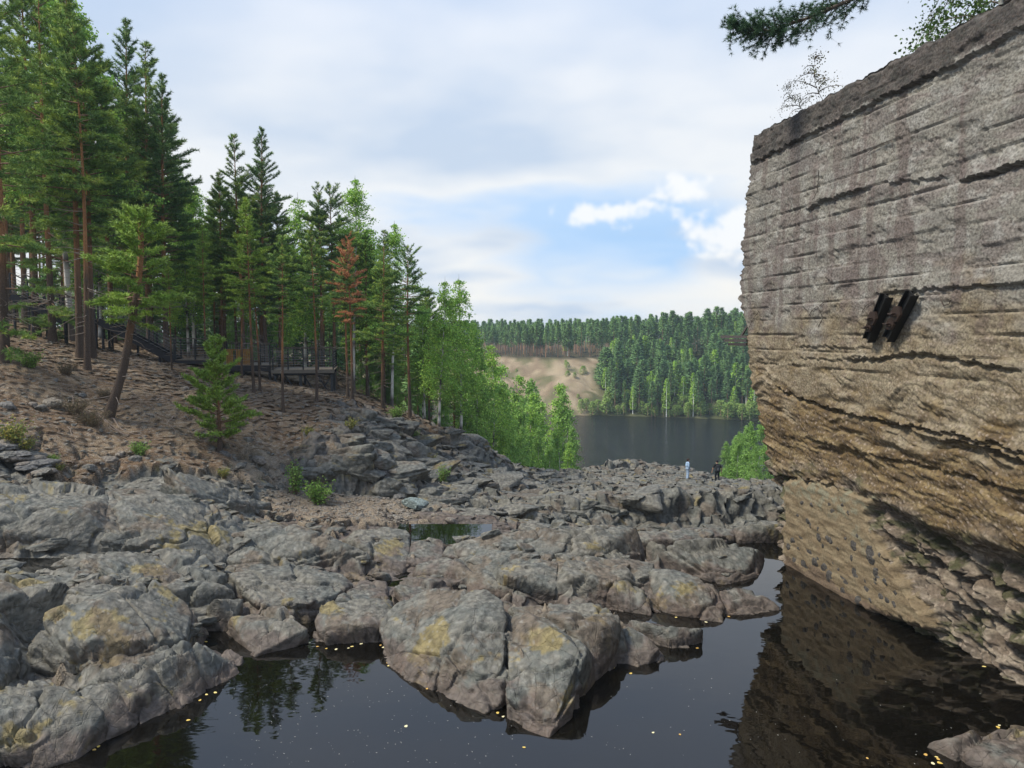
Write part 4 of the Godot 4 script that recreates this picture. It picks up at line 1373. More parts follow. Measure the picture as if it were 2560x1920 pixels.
		["sloping slab between the flat shelf and the ochre-stained rock", [[400, 1430, 1.1], [480, 1425, 1.0], [560, 1440, 0.8], [520, 1460, 0.8], [430, 1475, 0.9], [390, 1455, 1.05]], 46],
		["low brown hump behind the flat-topped slab", [[560, 1405, 0.55], [640, 1402, 0.55], [690, 1418, 0.45], [640, 1432, 0.45], [560, 1428, 0.6]], 40],
		["rough hump between the small dome and the layered ledge", [[1040, 1420, 0.3], [1110, 1400, 0.4], [1160, 1420, 0.4], [1150, 1460, 0.2], [1060, 1455, 0.15]], 44],
		["broken stone ledge beside the bright puddle near the split boulder", [[985, 1462, 0.3], [1060, 1440, 0.35], [1130, 1455, 0.3], [1120, 1480, 0.3], [1010, 1490, 0.3]], 44],
	]:
		hull_rock(b[0], b[1], int(b[2] * 0.86))


func block_proto(sd: int, tint: Color) -> ArrayMesh:
	var r := RandomNumberGenerator.new()
	r.seed = sd
	var planes := []
	for k in 16:
		var d := Vector3(r.randfn(), r.randfn(), r.randfn()).normalized()
		planes.append([d, r.randf_range(0.36, 0.5)])
	planes.append([Vector3(r.randf_range(-0.2, 0.2), 1, r.randf_range(-0.2, 0.2)).normalized(), 0.33])
	return body_mesh(planes, Vector3.ZERO, 15, 0.42, Vector3(sd * 3.7, 5.0, -15.0 - sd), tint, -0.4)


func scatter_rocks() -> void:
	var r := RandomNumberGenerator.new()
	r.seed = 88
	var light := []
	for k in 8:
		light.append(block_proto(40 + k, Color(1.0, 1.0, 1.0)))
	var put := func(o: Node3D, x: float, z: float, size: float, flat: float) -> void:
		var y := ground(x, z)
		var sc := Vector3(size * r.randf_range(1.1, 1.9), size * flat, size * r.randf_range(0.8, 1.2))
		o.transform = Transform3D(Basis(Vector3.UP, r.randf_range(-0.45, 0.45) + (PI if r.randf() < 0.5 else 0.0)) * Basis(Vector3.BACK, r.randf_range(-0.25, 0.2)) * Basis(Vector3.RIGHT, r.randf_range(-0.25, 0.35)) * Basis.from_scale(sc), Vector3(x, y - size * flat * (0.3 if z > -28.0 else 0.18), z))
	var made := 0
	while made < 120:
		var z := -r.randf_range(14.5, 28.5)
		var x := r.randf_range(0.71 * z - 0.5, 7.0)
		if sample(bs, x, z) < 0.06 or sample(soil, x, z) > 0.45 or z > -17.5 and x > -4.5:
			continue
		put.call(part("rock", light[r.randi() % 8], M.rock, bedrock), x, z, r.randf_range(0.14, 0.5), r.randf_range(0.5, 0.85))
		made += 1
	made = 0
	while made < 225:
		var z := -r.randf_range(28.0, 50.0)
		var x := r.randf_range(maxf(0.71 * z, -16.0), 17.0)
		if sample(soil, x, z) > 0.42 or x > 4.0 and z > -26.0:
			continue
		put.call(part("rock", light[r.randi() % 8], M.rock, far_rock), x, z, r.randf_range(0.5, 1.5), r.randf_range(0.45, 0.8))
		made += 1
	made = 0
	while made < 70:
		var p := at_d(r.randf_range(760, 1160), 1150, r.randf_range(29.0, 39.0))
		if sample(soil, p.x, p.z) > 0.42:
			continue
		put.call(part("rock", light[r.randi() % 8], M.rock, far_rock), p.x, p.z, r.randf_range(0.7, 1.7), r.randf_range(0.55, 0.95))
		made += 1
	var mm := MultiMesh.new()
	mm.transform_format = MultiMesh.TRANSFORM_3D
	mm.mesh = light[2]
	mm.instance_count = 420
	made = 0
	var holder := Node3D.new()
	while made < 420:
		var z := -r.randf_range(26.0, 66.0)
		var x := r.randf_range(maxf(0.71 * z, -14.0), 20.0)
		if sample(soil, x, z) > 0.42:
			continue
		put.call(holder, x, z, r.randf_range(0.35, 1.1), r.randf_range(0.4, 0.75))
		mm.set_instance_transform(made, holder.transform)
		made += 1
	holder.free()
	var mi := MultiMeshInstance3D.new()
	mi.name = "rubble"
	mi.multimesh = mm
	mi.material_override = M.rock
	far_rock.add_child(mi)
	mi.set_meta("kind", "stuff")


# --- trees ---
func blade_tuft(mb: MB, p: Vector3, axis: Vector3, r: RandomNumberGenerator, count: int, length: float, width: float, col: Color) -> void:
	for k in count:
		var d := (axis * r.randf_range(0.25, 1.0) + Vector3(r.randfn(), r.randfn() * 0.8 + 0.15, r.randfn()) * 0.55).normalized()
		var side := d.cross(Vector3(r.randfn(), r.randfn(), r.randfn())).normalized() * width
		var l := length * r.randf_range(0.7, 1.25)
		var c := shaded(col, r.randf_range(0.7, 1.35))
		var nn := (side.cross(d).normalized() * (1.0 if r.randf() < 0.5 else -1.0) + Vector3.UP * 0.5 + axis * 0.3).normalized()
		mb.tri(p - side, p + side, p + d * l, nn, c)


func ramp_trunk(h: float, r0: float, r: RandomNumberGenerator, sides: int, bend: float, pine: bool) -> Dictionary:
	var path := PackedVector3Array()
	var rad := PackedFloat32Array()
	var cols := PackedColorArray()
	var n := 22 if pine else 30
	var dx := r.randf_range(-bend, bend)
	var dz := r.randf_range(-bend, bend)
	var ph := r.randf() * TAU
	for k in n + 1:
		var f := float(k) / n
		path.push_back(Vector3(dx * f * f + 0.06 * sin(f * 5.0 + ph) * bend * 4.0, h * f, dz * f * f + 0.06 * cos(f * 4.0 + ph) * bend * 4.0))
		rad.push_back(r0 * (1.0 - f * 0.93) * (1.0 + 0.5 * exp(-f * 26.0)))
		var c := Color.WHITE
		if pine:
			var t := clampf((f - 0.2 + r.randf_range(-0.1, 0.1)) * 4.5, 0.0, 1.0)
			c = Color(0.19, 0.145, 0.115).lerp(Color(0.54, 0.27, 0.125), t)
		else:
			c = Color(0.62, 0.60, 0.55) if r.randf() > 0.28 else Color(0.10, 0.09, 0.08)
			if f < 0.05:
				c = Color(0.14, 0.12, 0.10)
		cols.push_back(shaded(c, r.randf_range(0.85, 1.1)))
	return {"p": path, "r": rad, "c": cols}


func along(path: PackedVector3Array, f: float) -> Vector3:
	var x := clampf(f, 0.0, 0.9999) * (path.size() - 1)
	var k := int(x)
	return path[k].lerp(path[k + 1], x - k)


# o: h height, c0 where the crown starts (share of h), rad crown radius, cone how pointed, dead bare branches, dense, tuft, col, brown
func pine_meshes(sd: int, o: Dictionary) -> Dictionary:
	var r := RandomNumberGenerator.new()
	r.seed = sd
	var h: float = o.h
	var trunk := MB.new()
	var t := ramp_trunk(h, o.get("r0", 0.045 + h * 0.0075), r, 8, o.get("bend", 0.25), true)
	if o.has("path"):
		t.p = o.path
		while t.r.size() > t.p.size():
			t.r.remove_at(t.r.size() - 1)
			t.c.remove_at(t.c.size() - 1)
	trunk.tube(t.p, t.r, 8, t.c)
	var br := MB.new()
	var nd := MB.new()
	var c0: float = o.c0
	var rad: float = o.rad
	var cone: float = o.get("cone", 0.75)
	var count: int = o.get("blades", 10)
	var bl: float = o.get("len", 0.20)
	var bw: float = o.get("wid", 0.018)
	var y := c0 * h
	var wood := Color(0.20, 0.12, 0.075)
	var gap: float = o.get("gap", 0.30)
	while y < h - 0.15:
		var f := (y / h - c0) / (1.0 - c0)
		var reach := rad * (pow(1.0 - f, cone) * (0.45 + 0.55 * smoothstep(0.0, 0.22, f)) + 0.05)
		var m := r.randi_range(2, 4)
		var a0 := r.randf() * TAU
		for k in m:
			if r.randf() < o.get("miss", 0.12):
				continue
			var az := a0 + TAU * k / m + r.randf_range(-0.45, 0.45)
			var l := reach * r.randf_range(0.45, 1.2)
			var lift := lerpf(o.get("lift0", 0.0), 1.15, f * f) + r.randf_range(-0.2, 0.25)
			var dir := Vector3(cos(az), lift, sin(az)).normalized()
			var p0 := along(t.p, (y + r.randf_range(-0.1, 0.1)) / h)
			var sag := -0.12 * l * (1.0 - f) + r.randf_range(0.0, 0.2) * l
			var pts := PackedVector3Array()
			for q in 5:
				var s := q / 4.0
				pts.push_back(p0 + dir * l * s + Vector3.UP * sag * s * s)
			br.tube(pts, PackedFloat32Array([0.016 + l * 0.009, 0.012 + l * 0.007, 0.01 + l * 0.004, 0.008, 0.004]), 4, PackedColorArray([wood, wood, wood, wood, wood]), false)
			var s := o.get("bare", 0.3) as float
			while s <= 1.0:
				var p := along(pts, s)
				var tip := smoothstep(0.55, 1.0, s)
				var col: Color = o.col[r.randi() % o.col.size()]
				if s > 0.82 and r.randf() < 0.6:
					col = col.lerp(o.young, 0.7)
				blade_tuft(nd, p, dir, r, count, bl, bw, col)
				if s > 0.32 and s < 0.97:
					for side in [-1.0, 1.0]:
						if r.randf() < 0.12:
							continue
						var sd2: Vector3 = (dir.rotated(Vector3.UP, side * r.randf_range(0.6, 1.1)) + Vector3.UP * r.randf_range(-0.15, 0.3)).normalized()
						var sl := l * r.randf_range(0.18, 0.36) * (1.15 - s * 0.55)
						var e := p + sd2 * sl
						br.tri(p - Vector3.UP * 0.006, p + Vector3.UP * 0.006, e, Vector3.UP, wood)
						var w := 0.3
						var step := maxf(0.12, o.get("step", 0.13) / maxf(sl, 0.05))
						while w <= 1.01:
							blade_tuft(nd, p.lerp(e, w), sd2, r, count, bl, bw, col.lerp(o.young, 0.45 * w * tip))
							w += step
				s += o.get("step", 0.13) / maxf(l, 0.3)
		y += gap * r.randf_range(0.7, 1.3) * (1.0 - 0.35 * f)
	# leader
	blade_tuft(nd, Vector3(t.p[t.p.size() - 1]) - Vector3.UP * 0.2, Vector3.UP, r, count * 3, bl * 1.3, bw, o.young)
	# dead branches under the crown
	var grey := Color(0.24, 0.20, 0.17)
	for k in int(o.get("dead", 12)):
		var yy := r.randf_range(0.12, c0 + 0.1) * h
		var az := r.randf() * TAU
		var p0 := along(t.p, yy / h)
		var l := r.randf_range(0.35, 1.0) * rad * 0.75
		var pts := PackedVector3Array([p0])
		var d := Vector3(cos(az), r.randf_range(-0.3, 0.15), sin(az)).normalized()
		for q in 4:
			d = (d + Vector3(r.randfn(), r.randfn() * 0.6 - 0.12, r.randfn()) * 0.16).normalized()
			pts.push_back(pts[q] + d * l * 0.25)
		br.tube(pts, PackedFloat32Array([0.016, 0.013, 0.01, 0.007, 0.003]), 4, PackedColorArray([grey, grey, grey, grey, grey]), false)
		for q in 3:
			var b := along(pts, r.randf_range(0.35, 0.95))
			var e := b + (d + Vector3(r.randfn(), r.randfn(), r.randfn()) * 0.6).normalized() * l * r.randf_range(0.15, 0.35)
			br.tri(b - Vector3.UP * 0.005, b + Vector3.UP * 0.005, e, Vector3.UP, grey)
	return {"trunk": trunk.mesh(), "branches": br.mesh(), "crown": nd.mesh(), "h": h}


func leaf_at(mb: MB, p: Vector3, r: RandomNumberGenerator, size: float, col: Color) -> void:
	var d := Vector3(r.randfn(), r.randfn() - 0.7, r.randfn()).normalized()
	var s := d.cross(Vector3(r.randfn(), r.randfn(), r.randfn())).normalized()
	var nn := s.cross(d)
	if nn.y < 0.0:
		nn = -nn
		s = -s
	nn = (nn + Vector3.UP * 0.3).normalized()
	var k := mb.v.size()
	var l := size * r.randf_range(0.75, 1.25)
	var c := shaded(col, r.randf_range(0.75, 1.3))
	mb.v.push_back(p); mb.v.push_back(p + d * l * 0.45 - s * l * 0.36); mb.v.push_back(p + d * l); mb.v.push_back(p + d * l * 0.45 + s * l * 0.36)
	for q in 4:
		mb.n.push_back(nn); mb.c.push_back(c)
	mb.i.append_array(PackedInt32Array([k, k + 1, k + 2, k, k + 2, k + 3]))


func birch_meshes(sd: int, o: Dictionary) -> Dictionary:
	var r := RandomNumberGenerator.new()
	r.seed = sd
	var h: float = o.h
	var trunk := MB.new()
	var t := ramp_trunk(h, o.get("r0", 0.03 + h * 0.0065), r, 8, o.get("bend", 0.4), false)
	trunk.tube(t.p, t.r, 8, t.c)
	var br := MB.new()
	var lf := MB.new()
	var c0: float = o.c0
	var rad: float = o.rad
	var wood := Color(0.17, 0.13, 0.11)
	var n: int = o.get("n", 46)
	for k in n:
		var f := pow(r.randf(), 0.9)
		var y := lerpf(c0, 0.98, f) * h
		var az := r.randf() * TAU
		var reach: float = rad * (pow(1.0 - f, 0.7) * (0.5 + 0.5 * smoothstep(0.0, 0.25, f)) + 0.07) * r.randf_range(0.55, 1.15)
		var p0 := along(t.p, y / h)
		var d := Vector3(cos(az), r.randf_range(0.5, 1.1), sin(az)).normalized()
		var pts := PackedVector3Array([p0])
		for q in 6:
			d = (d + Vector3(r.randfn() * 0.12, -0.20 - o.get("weep", 0.0), r.randfn() * 0.12)).normalized()
			pts.push_back(pts[q] + d * reach / 4.6)
		br.tube(pts, PackedFloat32Array([0.012 + reach * 0.008, 0.012 + reach * 0.005, 0.011, 0.009, 0.007, 0.005, 0.003]), 4, PackedColorArray([wood, wood, wood, wood, wood, wood, wood]), false)
		var m := int(reach * o.get("dense", 34.0)) + 4
		for q in m:
			var s := pow(r.randf(), 0.6)
			var p := along(pts, s)
			var hang := Vector3(r.randfn() * 0.26, -absf(r.randfn()) * (0.28 + o.get("weep", 0.0)) + 0.06, r.randfn() * 0.26) * minf(1.0, 0.5 + reach * 0.4)
			if q % 4 == 0:
				br.tri(p - Vector3.RIGHT * 0.004, p + Vector3.RIGHT * 0.004, p + hang, Vector3.RIGHT, wood)
			for w in 3:
				leaf_at(lf, p + hang * r.randf_range(0.2, 1.15) + Vector3(r.randfn(), r.randfn(), r.randfn()) * 0.05, r, o.get("leaf", 0.10), o.col[r.randi() % o.col.size()])
	return {"trunk": trunk.mesh(), "branches": br.mesh(), "crown": lf.mesh(), "h": h}


# a far tree: trunk and a crown of big ragged sprays
func far_tree(sd: int, o: Dictionary) -> Dictionary:
	var r := RandomNumberGenerator.new()
	r.seed = sd
	var h: float = o.h
	var trunk := MB.new()
	var c: Color = o.trunk
	trunk.tube(PackedVector3Array([Vector3(0, -0.5, 0), Vector3(0.05, h * 0.5, 0), Vector3(0, h * 0.96, 0)]), PackedFloat32Array([0.13, 0.09, 0.03]), 5, PackedColorArray([c, c, c]))
	var nd := MB.new()
	for k in int(o.n):
		var f := pow(r.randf(), o.get("bias", 1.0))
		var y := lerpf(o.c0, 1.0, f) * h
		var reach: float = o.rad * (pow(1.0 - f, o.cone) * (0.55 + 0.45 * smoothstep(0.0, 0.2, f)) + 0.03)
		var az := r.randf() * TAU
		var out := sqrt(r.randf_range(0.02, 1.0))
		var d := Vector3(cos(az), o.lift + f * 0.6, sin(az)).normalized()
		var p := Vector3(0, y, 0) + d * reach * out * 0.85
		var col: Color = o.col[r.randi() % o.col.size()]
		for q in 2:
			var e: Vector3 = (d + Vector3(r.randfn(), r.randfn() * 0.6, r.randfn()) * 0.5).normalized() * o.size * r.randf_range(0.6, 1.2)
			var s: Vector3 = e.cross(Vector3(r.randfn(), r.randfn(), r.randfn())).normalized() * o.size * 0.22
			mb_tri(nd, p - s, p + s, p + e, (d * 0.6 + Vector3.UP * 0.7 + Vector3(r.randfn(), r.randfn(), r.randfn()) * 0.3).normalized(), shaded(col, r.randf_range(0.7, 1.3)))
	return {"trunk": trunk.mesh(), "crown": nd.mesh(), "h": h}


func mb_tri(mb: MB, a: Vector3, b: Vector3, c: Vector3, n: Vector3, col: Color) -> void:
	mb.tri(a, b, c, n, col)


func plant(kind: Dictionary, called: String, label: String, group: String, at: Vector3, height: float, turn: float, lean := 0.0, fat := 1.0) -> Node3D:
	var o := thing(called, label, "tree", at, group)
	var s: float = height / kind.h
	o.transform = Transform3D(Basis(Vector3.BACK, lean) * Basis(Vector3.UP, turn) * Basis.from_scale(Vector3(s * fat, s, s * fat)), at)
	part("trunk", kind.trunk, M.bark if called.begins_with("pine") or called.begins_with("dead") or called.begins_with("spruce") else M.plain, o)
	if kind.has("branches"):
		part("branches", kind.branches, M.plain, o).set_meta("kind", "stuff")
	part("crown", kind.crown, M.leaf if called.begins_with("birch") or called.begins_with("willow") else M.needle, o)
	return o


func plant_px(kind: Dictionary, called: String, label: String, group: String, px: float, d: float, top: float, lean := 0.0) -> void:
	var b := at_d(px, 900, d)
	b.y = ground(b.x, b.z) - 0.12
	var h := at_d(px, top, d).y - b.y
	plant(kind, called, label, group, b, h, 0.0 if kind == K.leaning else rng.randf() * TAU, lean)


var K := {}


func make_kinds() -> void:
	var green := [Color(0.133, 0.240, 0.063), Color(0.170, 0.282, 0.071), Color(0.115, 0.210, 0.063), Color(0.206, 0.313, 0.071)]
	var cool := [Color(0.110, 0.210, 0.071), Color(0.133, 0.240, 0.076), Color(0.096, 0.178, 0.063)]
	var fresh := [Color(0.242, 0.377, 0.063), Color(0.206, 0.335, 0.063), Color(0.290, 0.419, 0.071)]
	var young := Color(0.362, 0.460, 0.084)
	K.tall_a = pine_meshes(1, {"h": 18.0, "c0": 0.34, "rad": 3.2, "col": green, "young": young, "dead": 26})
	K.tall_b = pine_meshes(2, {"h": 17.0, "c0": 0.42, "rad": 2.8, "col": cool, "young": young, "dead": 20})
	K.spire_a = pine_meshes(3, {"h": 18.0, "c0": 0.24, "rad": 3.3, "cone": 0.8, "col": cool, "young": Color(0.217, 0.313, 0.084), "dead": 20})
	K.spire_b = pine_meshes(4, {"h": 16.0, "c0": 0.28, "rad": 2.7, "cone": 0.75, "col": green, "young": young, "dead": 18})
	K.slim_a = pine_meshes(5, {"h": 13.0, "c0": 0.52, "rad": 1.75, "cone": 0.6, "col": green, "young": young, "dead": 16, "r0": 0.11, "step": 0.12})
	K.slim_b = pine_meshes(6, {"h": 12.0, "c0": 0.46, "rad": 1.65, "cone": 0.7, "col": fresh, "young": young, "dead": 14, "r0": 0.10, "step": 0.12})
	K.bushy = pine_meshes(7, {"h": 17.0, "c0": 0.06, "rad": 3.1, "cone": 0.5, "lift0": -0.3, "col": green, "young": young, "dead": 30, "miss": 0.3, "gap": 0.5})
	K.sparse = pine_meshes(8, {"h": 15.0, "c0": 0.55, "rad": 2.5, "cone": 0.5, "col": cool, "young": young, "dead": 14, "miss": 0.25})
	K.dead = pine_meshes(9, {"h": 15.0, "c0": 0.48, "rad": 2.1, "cone": 0.5, "col": [Color(0.465, 0.204, 0.098), Color(0.388, 0.184, 0.098), Color(0.542, 0.253, 0.126)], "young": Color(0.581, 0.271, 0.136), "dead": 26, "blades": 5, "miss": 0.3})
	K.small = pine_meshes(10, {"h": 4.2, "c0": 0.10, "rad": 1.55, "cone": 0.6, "gap": 0.16, "lift0": 0.35, "col": fresh, "young": Color(0.23, 0.33, 0.08), "dead": 10, "r0": 0.09, "step": 0.10, "len": 0.14, "wid": 0.022, "miss": 0.2})
	var lean := PackedVector3Array()
	for q in [[0, 0, 0], [0.25, 0.7, 0], [0.5, 1.4, 0], [0.72, 2.1, 0], [0.9, 2.8, 0.05], [1.05, 3.5, 0.1], [1.22, 4.2, 0.1], [1.36, 4.9, 0.1], [1.45, 5.6, 0.05], [1.5, 6.3, 0], [1.52, 7.0, 0], [1.5, 7.6, 0]]:
		lean.push_back(Vector3(q[0], q[1], q[2]))
	K.leaning = pine_meshes(11, {"h": 7.6, "c0": 0.50, "rad": 2.0, "cone": 0.45, "gap": 0.2, "lift0": -0.15, "col": fresh, "young": Color(0.24, 0.34, 0.085), "dead": 26, "r0": 0.17, "path": lean, "step": 0.10, "miss": 0.15, "len": 0.17})
	var birch := [Color(0.253, 0.446, 0.088), Color(0.310, 0.504, 0.098), Color(0.194, 0.369, 0.077), Color(0.388, 0.561, 0.106)]
	K.birch_a = birch_meshes(21, {"h": 14.0, "c0": 0.34, "rad": 2.3, "col": birch, "n": 95, "dense": 40.0, "leaf": 0.115})
	K.birch_b = birch_meshes(22, {"h": 12.0, "c0": 0.22, "rad": 2.0, "col": birch, "n": 90, "weep": 0.12, "leaf": 0.125, "dense": 42.0})
	K.birch_c = birch_meshes(23, {"h": 10.0, "c0": 0.16, "rad": 1.35, "col": birch, "n": 84, "leaf": 0.13, "dense": 44.0})
	K.birch_d = birch_meshes(24, {"h": 10.0, "c0": 0.06, "rad": 1.5, "col": [Color(0.204, 0.369, 0.088), Color(0.253, 0.426, 0.098)], "n": 90, "leaf": 0.135, "weep": 0.1, "dense": 44.0})
	var fg := [Color(0.143, 0.268, 0.098), Color(0.184, 0.316, 0.106), Color(0.119, 0.230, 0.088)]
	var bark := Color(0.426, 0.271, 0.194)
	K.far_a = far_tree(31, {"h": 13.0, "c0": 0.42, "rad": 1.9, "cone": 0.55, "n": 400, "lift": 0.1, "size": 0.62, "col": fg, "trunk": bark})
	K.far_b = far_tree(32, {"h": 13.0, "c0": 0.34, "rad": 1.7, "cone": 0.65, "n": 400, "lift": 0.0, "size": 0.6, "col": [Color(0.132, 0.242, 0.098), Color(0.170, 0.290, 0.106)], "trunk": bark})
	K.far_c = far_tree(33, {"h": 13.0, "c0": 0.5, "rad": 1.7, "cone": 0.5, "n": 360, "lift": 0.2, "size": 0.6, "col": [Color(0.196, 0.339, 0.106), Color(0.157, 0.278, 0.098)], "trunk": Color(0.581, 0.330, 0.194)})
	K.spruce_a = far_tree(34, {"h": 12.0, "c0": 0.04, "rad": 2.4, "cone": 0.8, "n": 560, "lift": -0.25, "size": 0.66, "col": [Color(0.104, 0.206, 0.088), Color(0.132, 0.242, 0.098)], "trunk": bark})
	K.spruce_b = far_tree(35, {"h": 10.0, "c0": 0.06, "rad": 2.6, "cone": 0.6, "n": 560, "lift": -0.1, "size": 0.66, "col": [Color(0.132, 0.255, 0.098), Color(0.170, 0.290, 0.106)], "trunk": bark})
	K.far_birch = far_tree(36, {"h": 11.0, "c0": 0.2, "rad": 2.0, "cone": 0.6, "n": 600, "lift": 0.2, "size": 0.42, "col": [Color(0.342, 0.557, 0.098), Color(0.419, 0.630, 0.106), Color(0.262, 0.461, 0.088)], "trunk": Color(1.066, 1.027, 0.930)})
	K.far_bush = far_tree(37, {"h": 4.0, "c0": 0.0, "rad": 2.0, "cone": 0.4, "n": 330, "lift": 0.5, "size": 0.45, "col": [Color(0.262, 0.388, 0.116), Color(0.313, 0.436, 0.126), Color(0.209, 0.339, 0.098)], "trunk": bark})


func skyline(px: float) -> float:
	var s := [[-200, -80], [230, -40], [330, 70], [420, 200], [480, 400], [560, 400], [640, 340], [700, 460], [770, 500], [830, 470], [890, 450], [940, 560], [990, 565], [1040, 630], [1110, 700], [1170, 700], [1220, 820], [1300, 980], [1440, 1000]]
	for k in s.size() - 1:
		if px <= s[k + 1][0]:
			return lerpf(s[k][1], s[k + 1][1], (px - s[k][0]) / (s[k + 1][0] - s[k][0]))
	return 1000.0


func build_trees() -> void:
	make_kinds()
	rng.seed = 99
	var pine := "pine_tree"
	for t in [
		["bushy", 18, 28.5, -120, "tall pine with drooping low boughs at the outer edge of the bank", 0.0],
		["tall_a", 95, 38, -90, "tall pine rising through the upper stair flight", 0.0],
		["bushy", 130, 36, -40, "thick-boughed pine beside the stair landing", 0.0],
		["tall_a", 205, 33, -40, "dark-stemmed pine, thickest of three standing together below the stairs", 0.0],
		["slim_a", 222, 31.5, 60, "orange-stemmed slim pine in front of three standing together below the stairs", 0.0],
		["tall_b", 235, 33.5, 70, "straight pine behind the orange-stemmed one below the stairs", 0.0],
		["spire_a", 335, 44, 45, "tallest spire-topped pine behind the stairs", 0.0],
		["spire_b", 378, 43, 105, "slender spire-topped pine next to the tallest one", 0.0],
		["spire_a", 419, 42, 182, "wide-skirted spire-topped pine at the gap in the trees", 0.0],
		["spire_b", 282, 46, 130, "spire-topped pine half hidden behind the tallest one", 0.0],
		["leaning", 262, 27.4, 545, "leaning pine with an orange trunk and bare roots on the earth slope", 0.0],
		["small", 540, 27.8, 845, "small bushy young pine alone on the earth slope", 0.0],
		["spire_a", 664, 46, 318, "tall pointed pine behind the wooden slat panel", 0.0],
		["spire_b", 607, 45, 337, "bushy-topped pine leaning on the tall pointed one behind the slat panel", 0.0],
		["tall_a", 560, 46, 430, "broad pine behind the foot of the stairs", 0.0],
		["slim_b", 633, 34.5, 493, "bright green pine with a bare orange stem in front of the platform steps", 0.0],
		["slim_a", 648, 35.2, 590, "thin slanting pine crossing the bright green one before the platform", 0.03],
		["slim_b", 603, 37.6, 600, "thin pine standing before the wooden slat panel", 0.0],
		["slim_a", 707, 32.8, 590, "single slim pine on the earth slope below the platform rail", 0.0],
		["slim_a", 789, 35.0, 560, "slim pine rooted at the platform's outer corner", 0.0],
		["tall_a", 700, 47, 480, "stout pine behind the platform rail", 0.0],
		["tall_b", 591, 47, 520, "dark red-stemmed pine behind the slat panel", 0.0],
		["tall_b", 657, 46.5, 600, "red-stemmed pine next to the platform's inner rail", 0.0],
		["slim_b", 512, 40, 560, "young green pine between the stairs and the slat panel", 0.0],
		["tall_b", 804, 47, 455, "pale blue-green pine with an open top behind the platform end", 0.0],
		["sparse", 835, 47.5, 462, "open-topped pine twin beside the pale blue-green one", 0.0],
		["sparse", 867, 37.6, 640, "bare-stemmed pine paired with the rust-brown dying one", 0.0],
		["spire_b", 957, 40.6, 575, "dense dark pine at the crest's edge beside the dying pine", 0.0],
		["sparse", 1022, 42, 612, "lone tall pine with an orange stem on the crest path", 0.0],
		["slim_b", 430, 35, 640, "young pine with pale green boughs below the foot of the stairs", 0.0],
	]:
		plant_px(K[t[0]], pine, t[4], "", t[1], t[2], t[3], t[5])
	plant_px(K.dead, "dead_pine_tree", "dying pine with rust-brown needles at the crest", "", 878, 37.2, 590)
	for t in [
		["birch_a", 175, 40, -70, "birch with light yellow-green leaves above the stair landing", 0.0],
		["birch_a", 228, 39, -30, "birch with hanging sprays against the sky beside the spire-topped pines", 0.0],
		["birch_b", 764, 50, 482, "slender birch between the pointed pine and the platform end", 0.0],
		["birch_a", 886, 48, 436, "tallest birch, light green behind the dying pine", 0.0],
		["birch_a", 982, 48, 550, "birch behind the dense dark pine at the crest", 0.0],
		["birch_b", 1098, 42.6, 690, "white-stemmed birch slanting over the end of the crest", -0.05],
		["birch_b", 1150, 50, 685, "big bright weeping birch behind the slanting white stem", 0.0],
		["birch_a", 1060, 50, 760, "birch between the lone crest pine and the slanting one", 0.0],
		["birch_d", 1190, 54, 800, "leafy weeping birch at the top of the birch grove", 0.0],
		["birch_b", 1235, 58, 850, "weeping birch at the edge of the birch grove above the rocks", 0.0],
	]:
		plant_px(K[t[0]], "birch_tree", t[4], "", t[1], t[2], t[3], t[5])
	for t in [[1205, 62, 930], [1255, 64, 945], [1275, 70, 1000], [1300, 74, 985], [1322, 76, 972], [1336, 84, 940], [1358, 78, 1000], [1382, 82, 951], [1398, 76, 1040], [1411, 80, 971], [1432, 78, 1060], [1300, 66, 1060], [1345, 69, 1065], [1265, 62, 1050], [1230, 66, 1000], [1180, 60, 960], [1160, 56, 900], [1375, 70, 1090], [1415, 73, 1100], [1290, 88, 930], [1250, 90, 900]]:
		plant_px(K[["birch_c", "birch_d", "birch_c"][int(t[0]) % 3]], "birch_tree", "slim light green birch in the grove above the river", "birch grove above the river", t[0], t[1], t[2])
	for q in [[955, 56], [968, 60], [980, 53], [992, 58], [940, 62], [1008, 62], [925, 58], [1030, 58]]:
		plant_px(K.birch_d, "birch_tree", "leafy young birch in the undergrowth behind the platform", "young birches in the undergrowth", q[0], q[1], 870 + (int(q[0]) * 7) % 50)
	# the wood behind the platform
	var made := 0
	while made < 95:
		var px := rng.randf_range(-60, 1150)
		var d := rng.randf_range(46, 84)
		var b := at_d(px, 900, d)
		var gy := ground(b.x, b.z)
		if gy < -9.0:
			continue
		var top := skyline(px) + rng.randf_range(35, 190)
		var h := clampf(at_d(px, top, d).y - gy, 6.0, 19.0)
		b.y = gy - 0.1
		if rng.randf() < 0.24:
			plant(K[["birch_a", "birch_b"][rng.randi() % 2]], "birch_tree", "white-stemmed birch among the pines behind the platform", "birches in the wood behind the platform", b, minf(h, 14.0), rng.randf() * TAU)
		else:
			plant(K[["tall_a", "tall_b", "slim_a", "sparse", "spire_b"][rng.randi() % 5]], pine, "straight pine in the wood behind the platform", "pines in the wood behind the platform", b, h, rng.randf() * TAU)
		made += 1
	made = 0
	while made < 80:
		var px := rng.randf_range(-60, 1120)
		var d := rng.randf_range(52, 86)
		var b := at_d(px, 900, d)
		b.y = ground(b.x, b.z) - 0.15
		if b.y < -9.0:
			continue
		if rng.randf() < 0.55:
			plant(K.birch_d, "birch_tree", "leafy young birch in the undergrowth behind the platform", "young birches in the undergrowth", b, rng.randf_range(3.5, 6.5), rng.randf() * TAU)
		else:
			plant(K.spruce_b, "spruce_tree", "dark young spruce in the undergrowth behind the platform", "young spruces in the undergrowth", b, rng.randf_range(4.0, 8.0), rng.randf() * TAU)
		made += 1


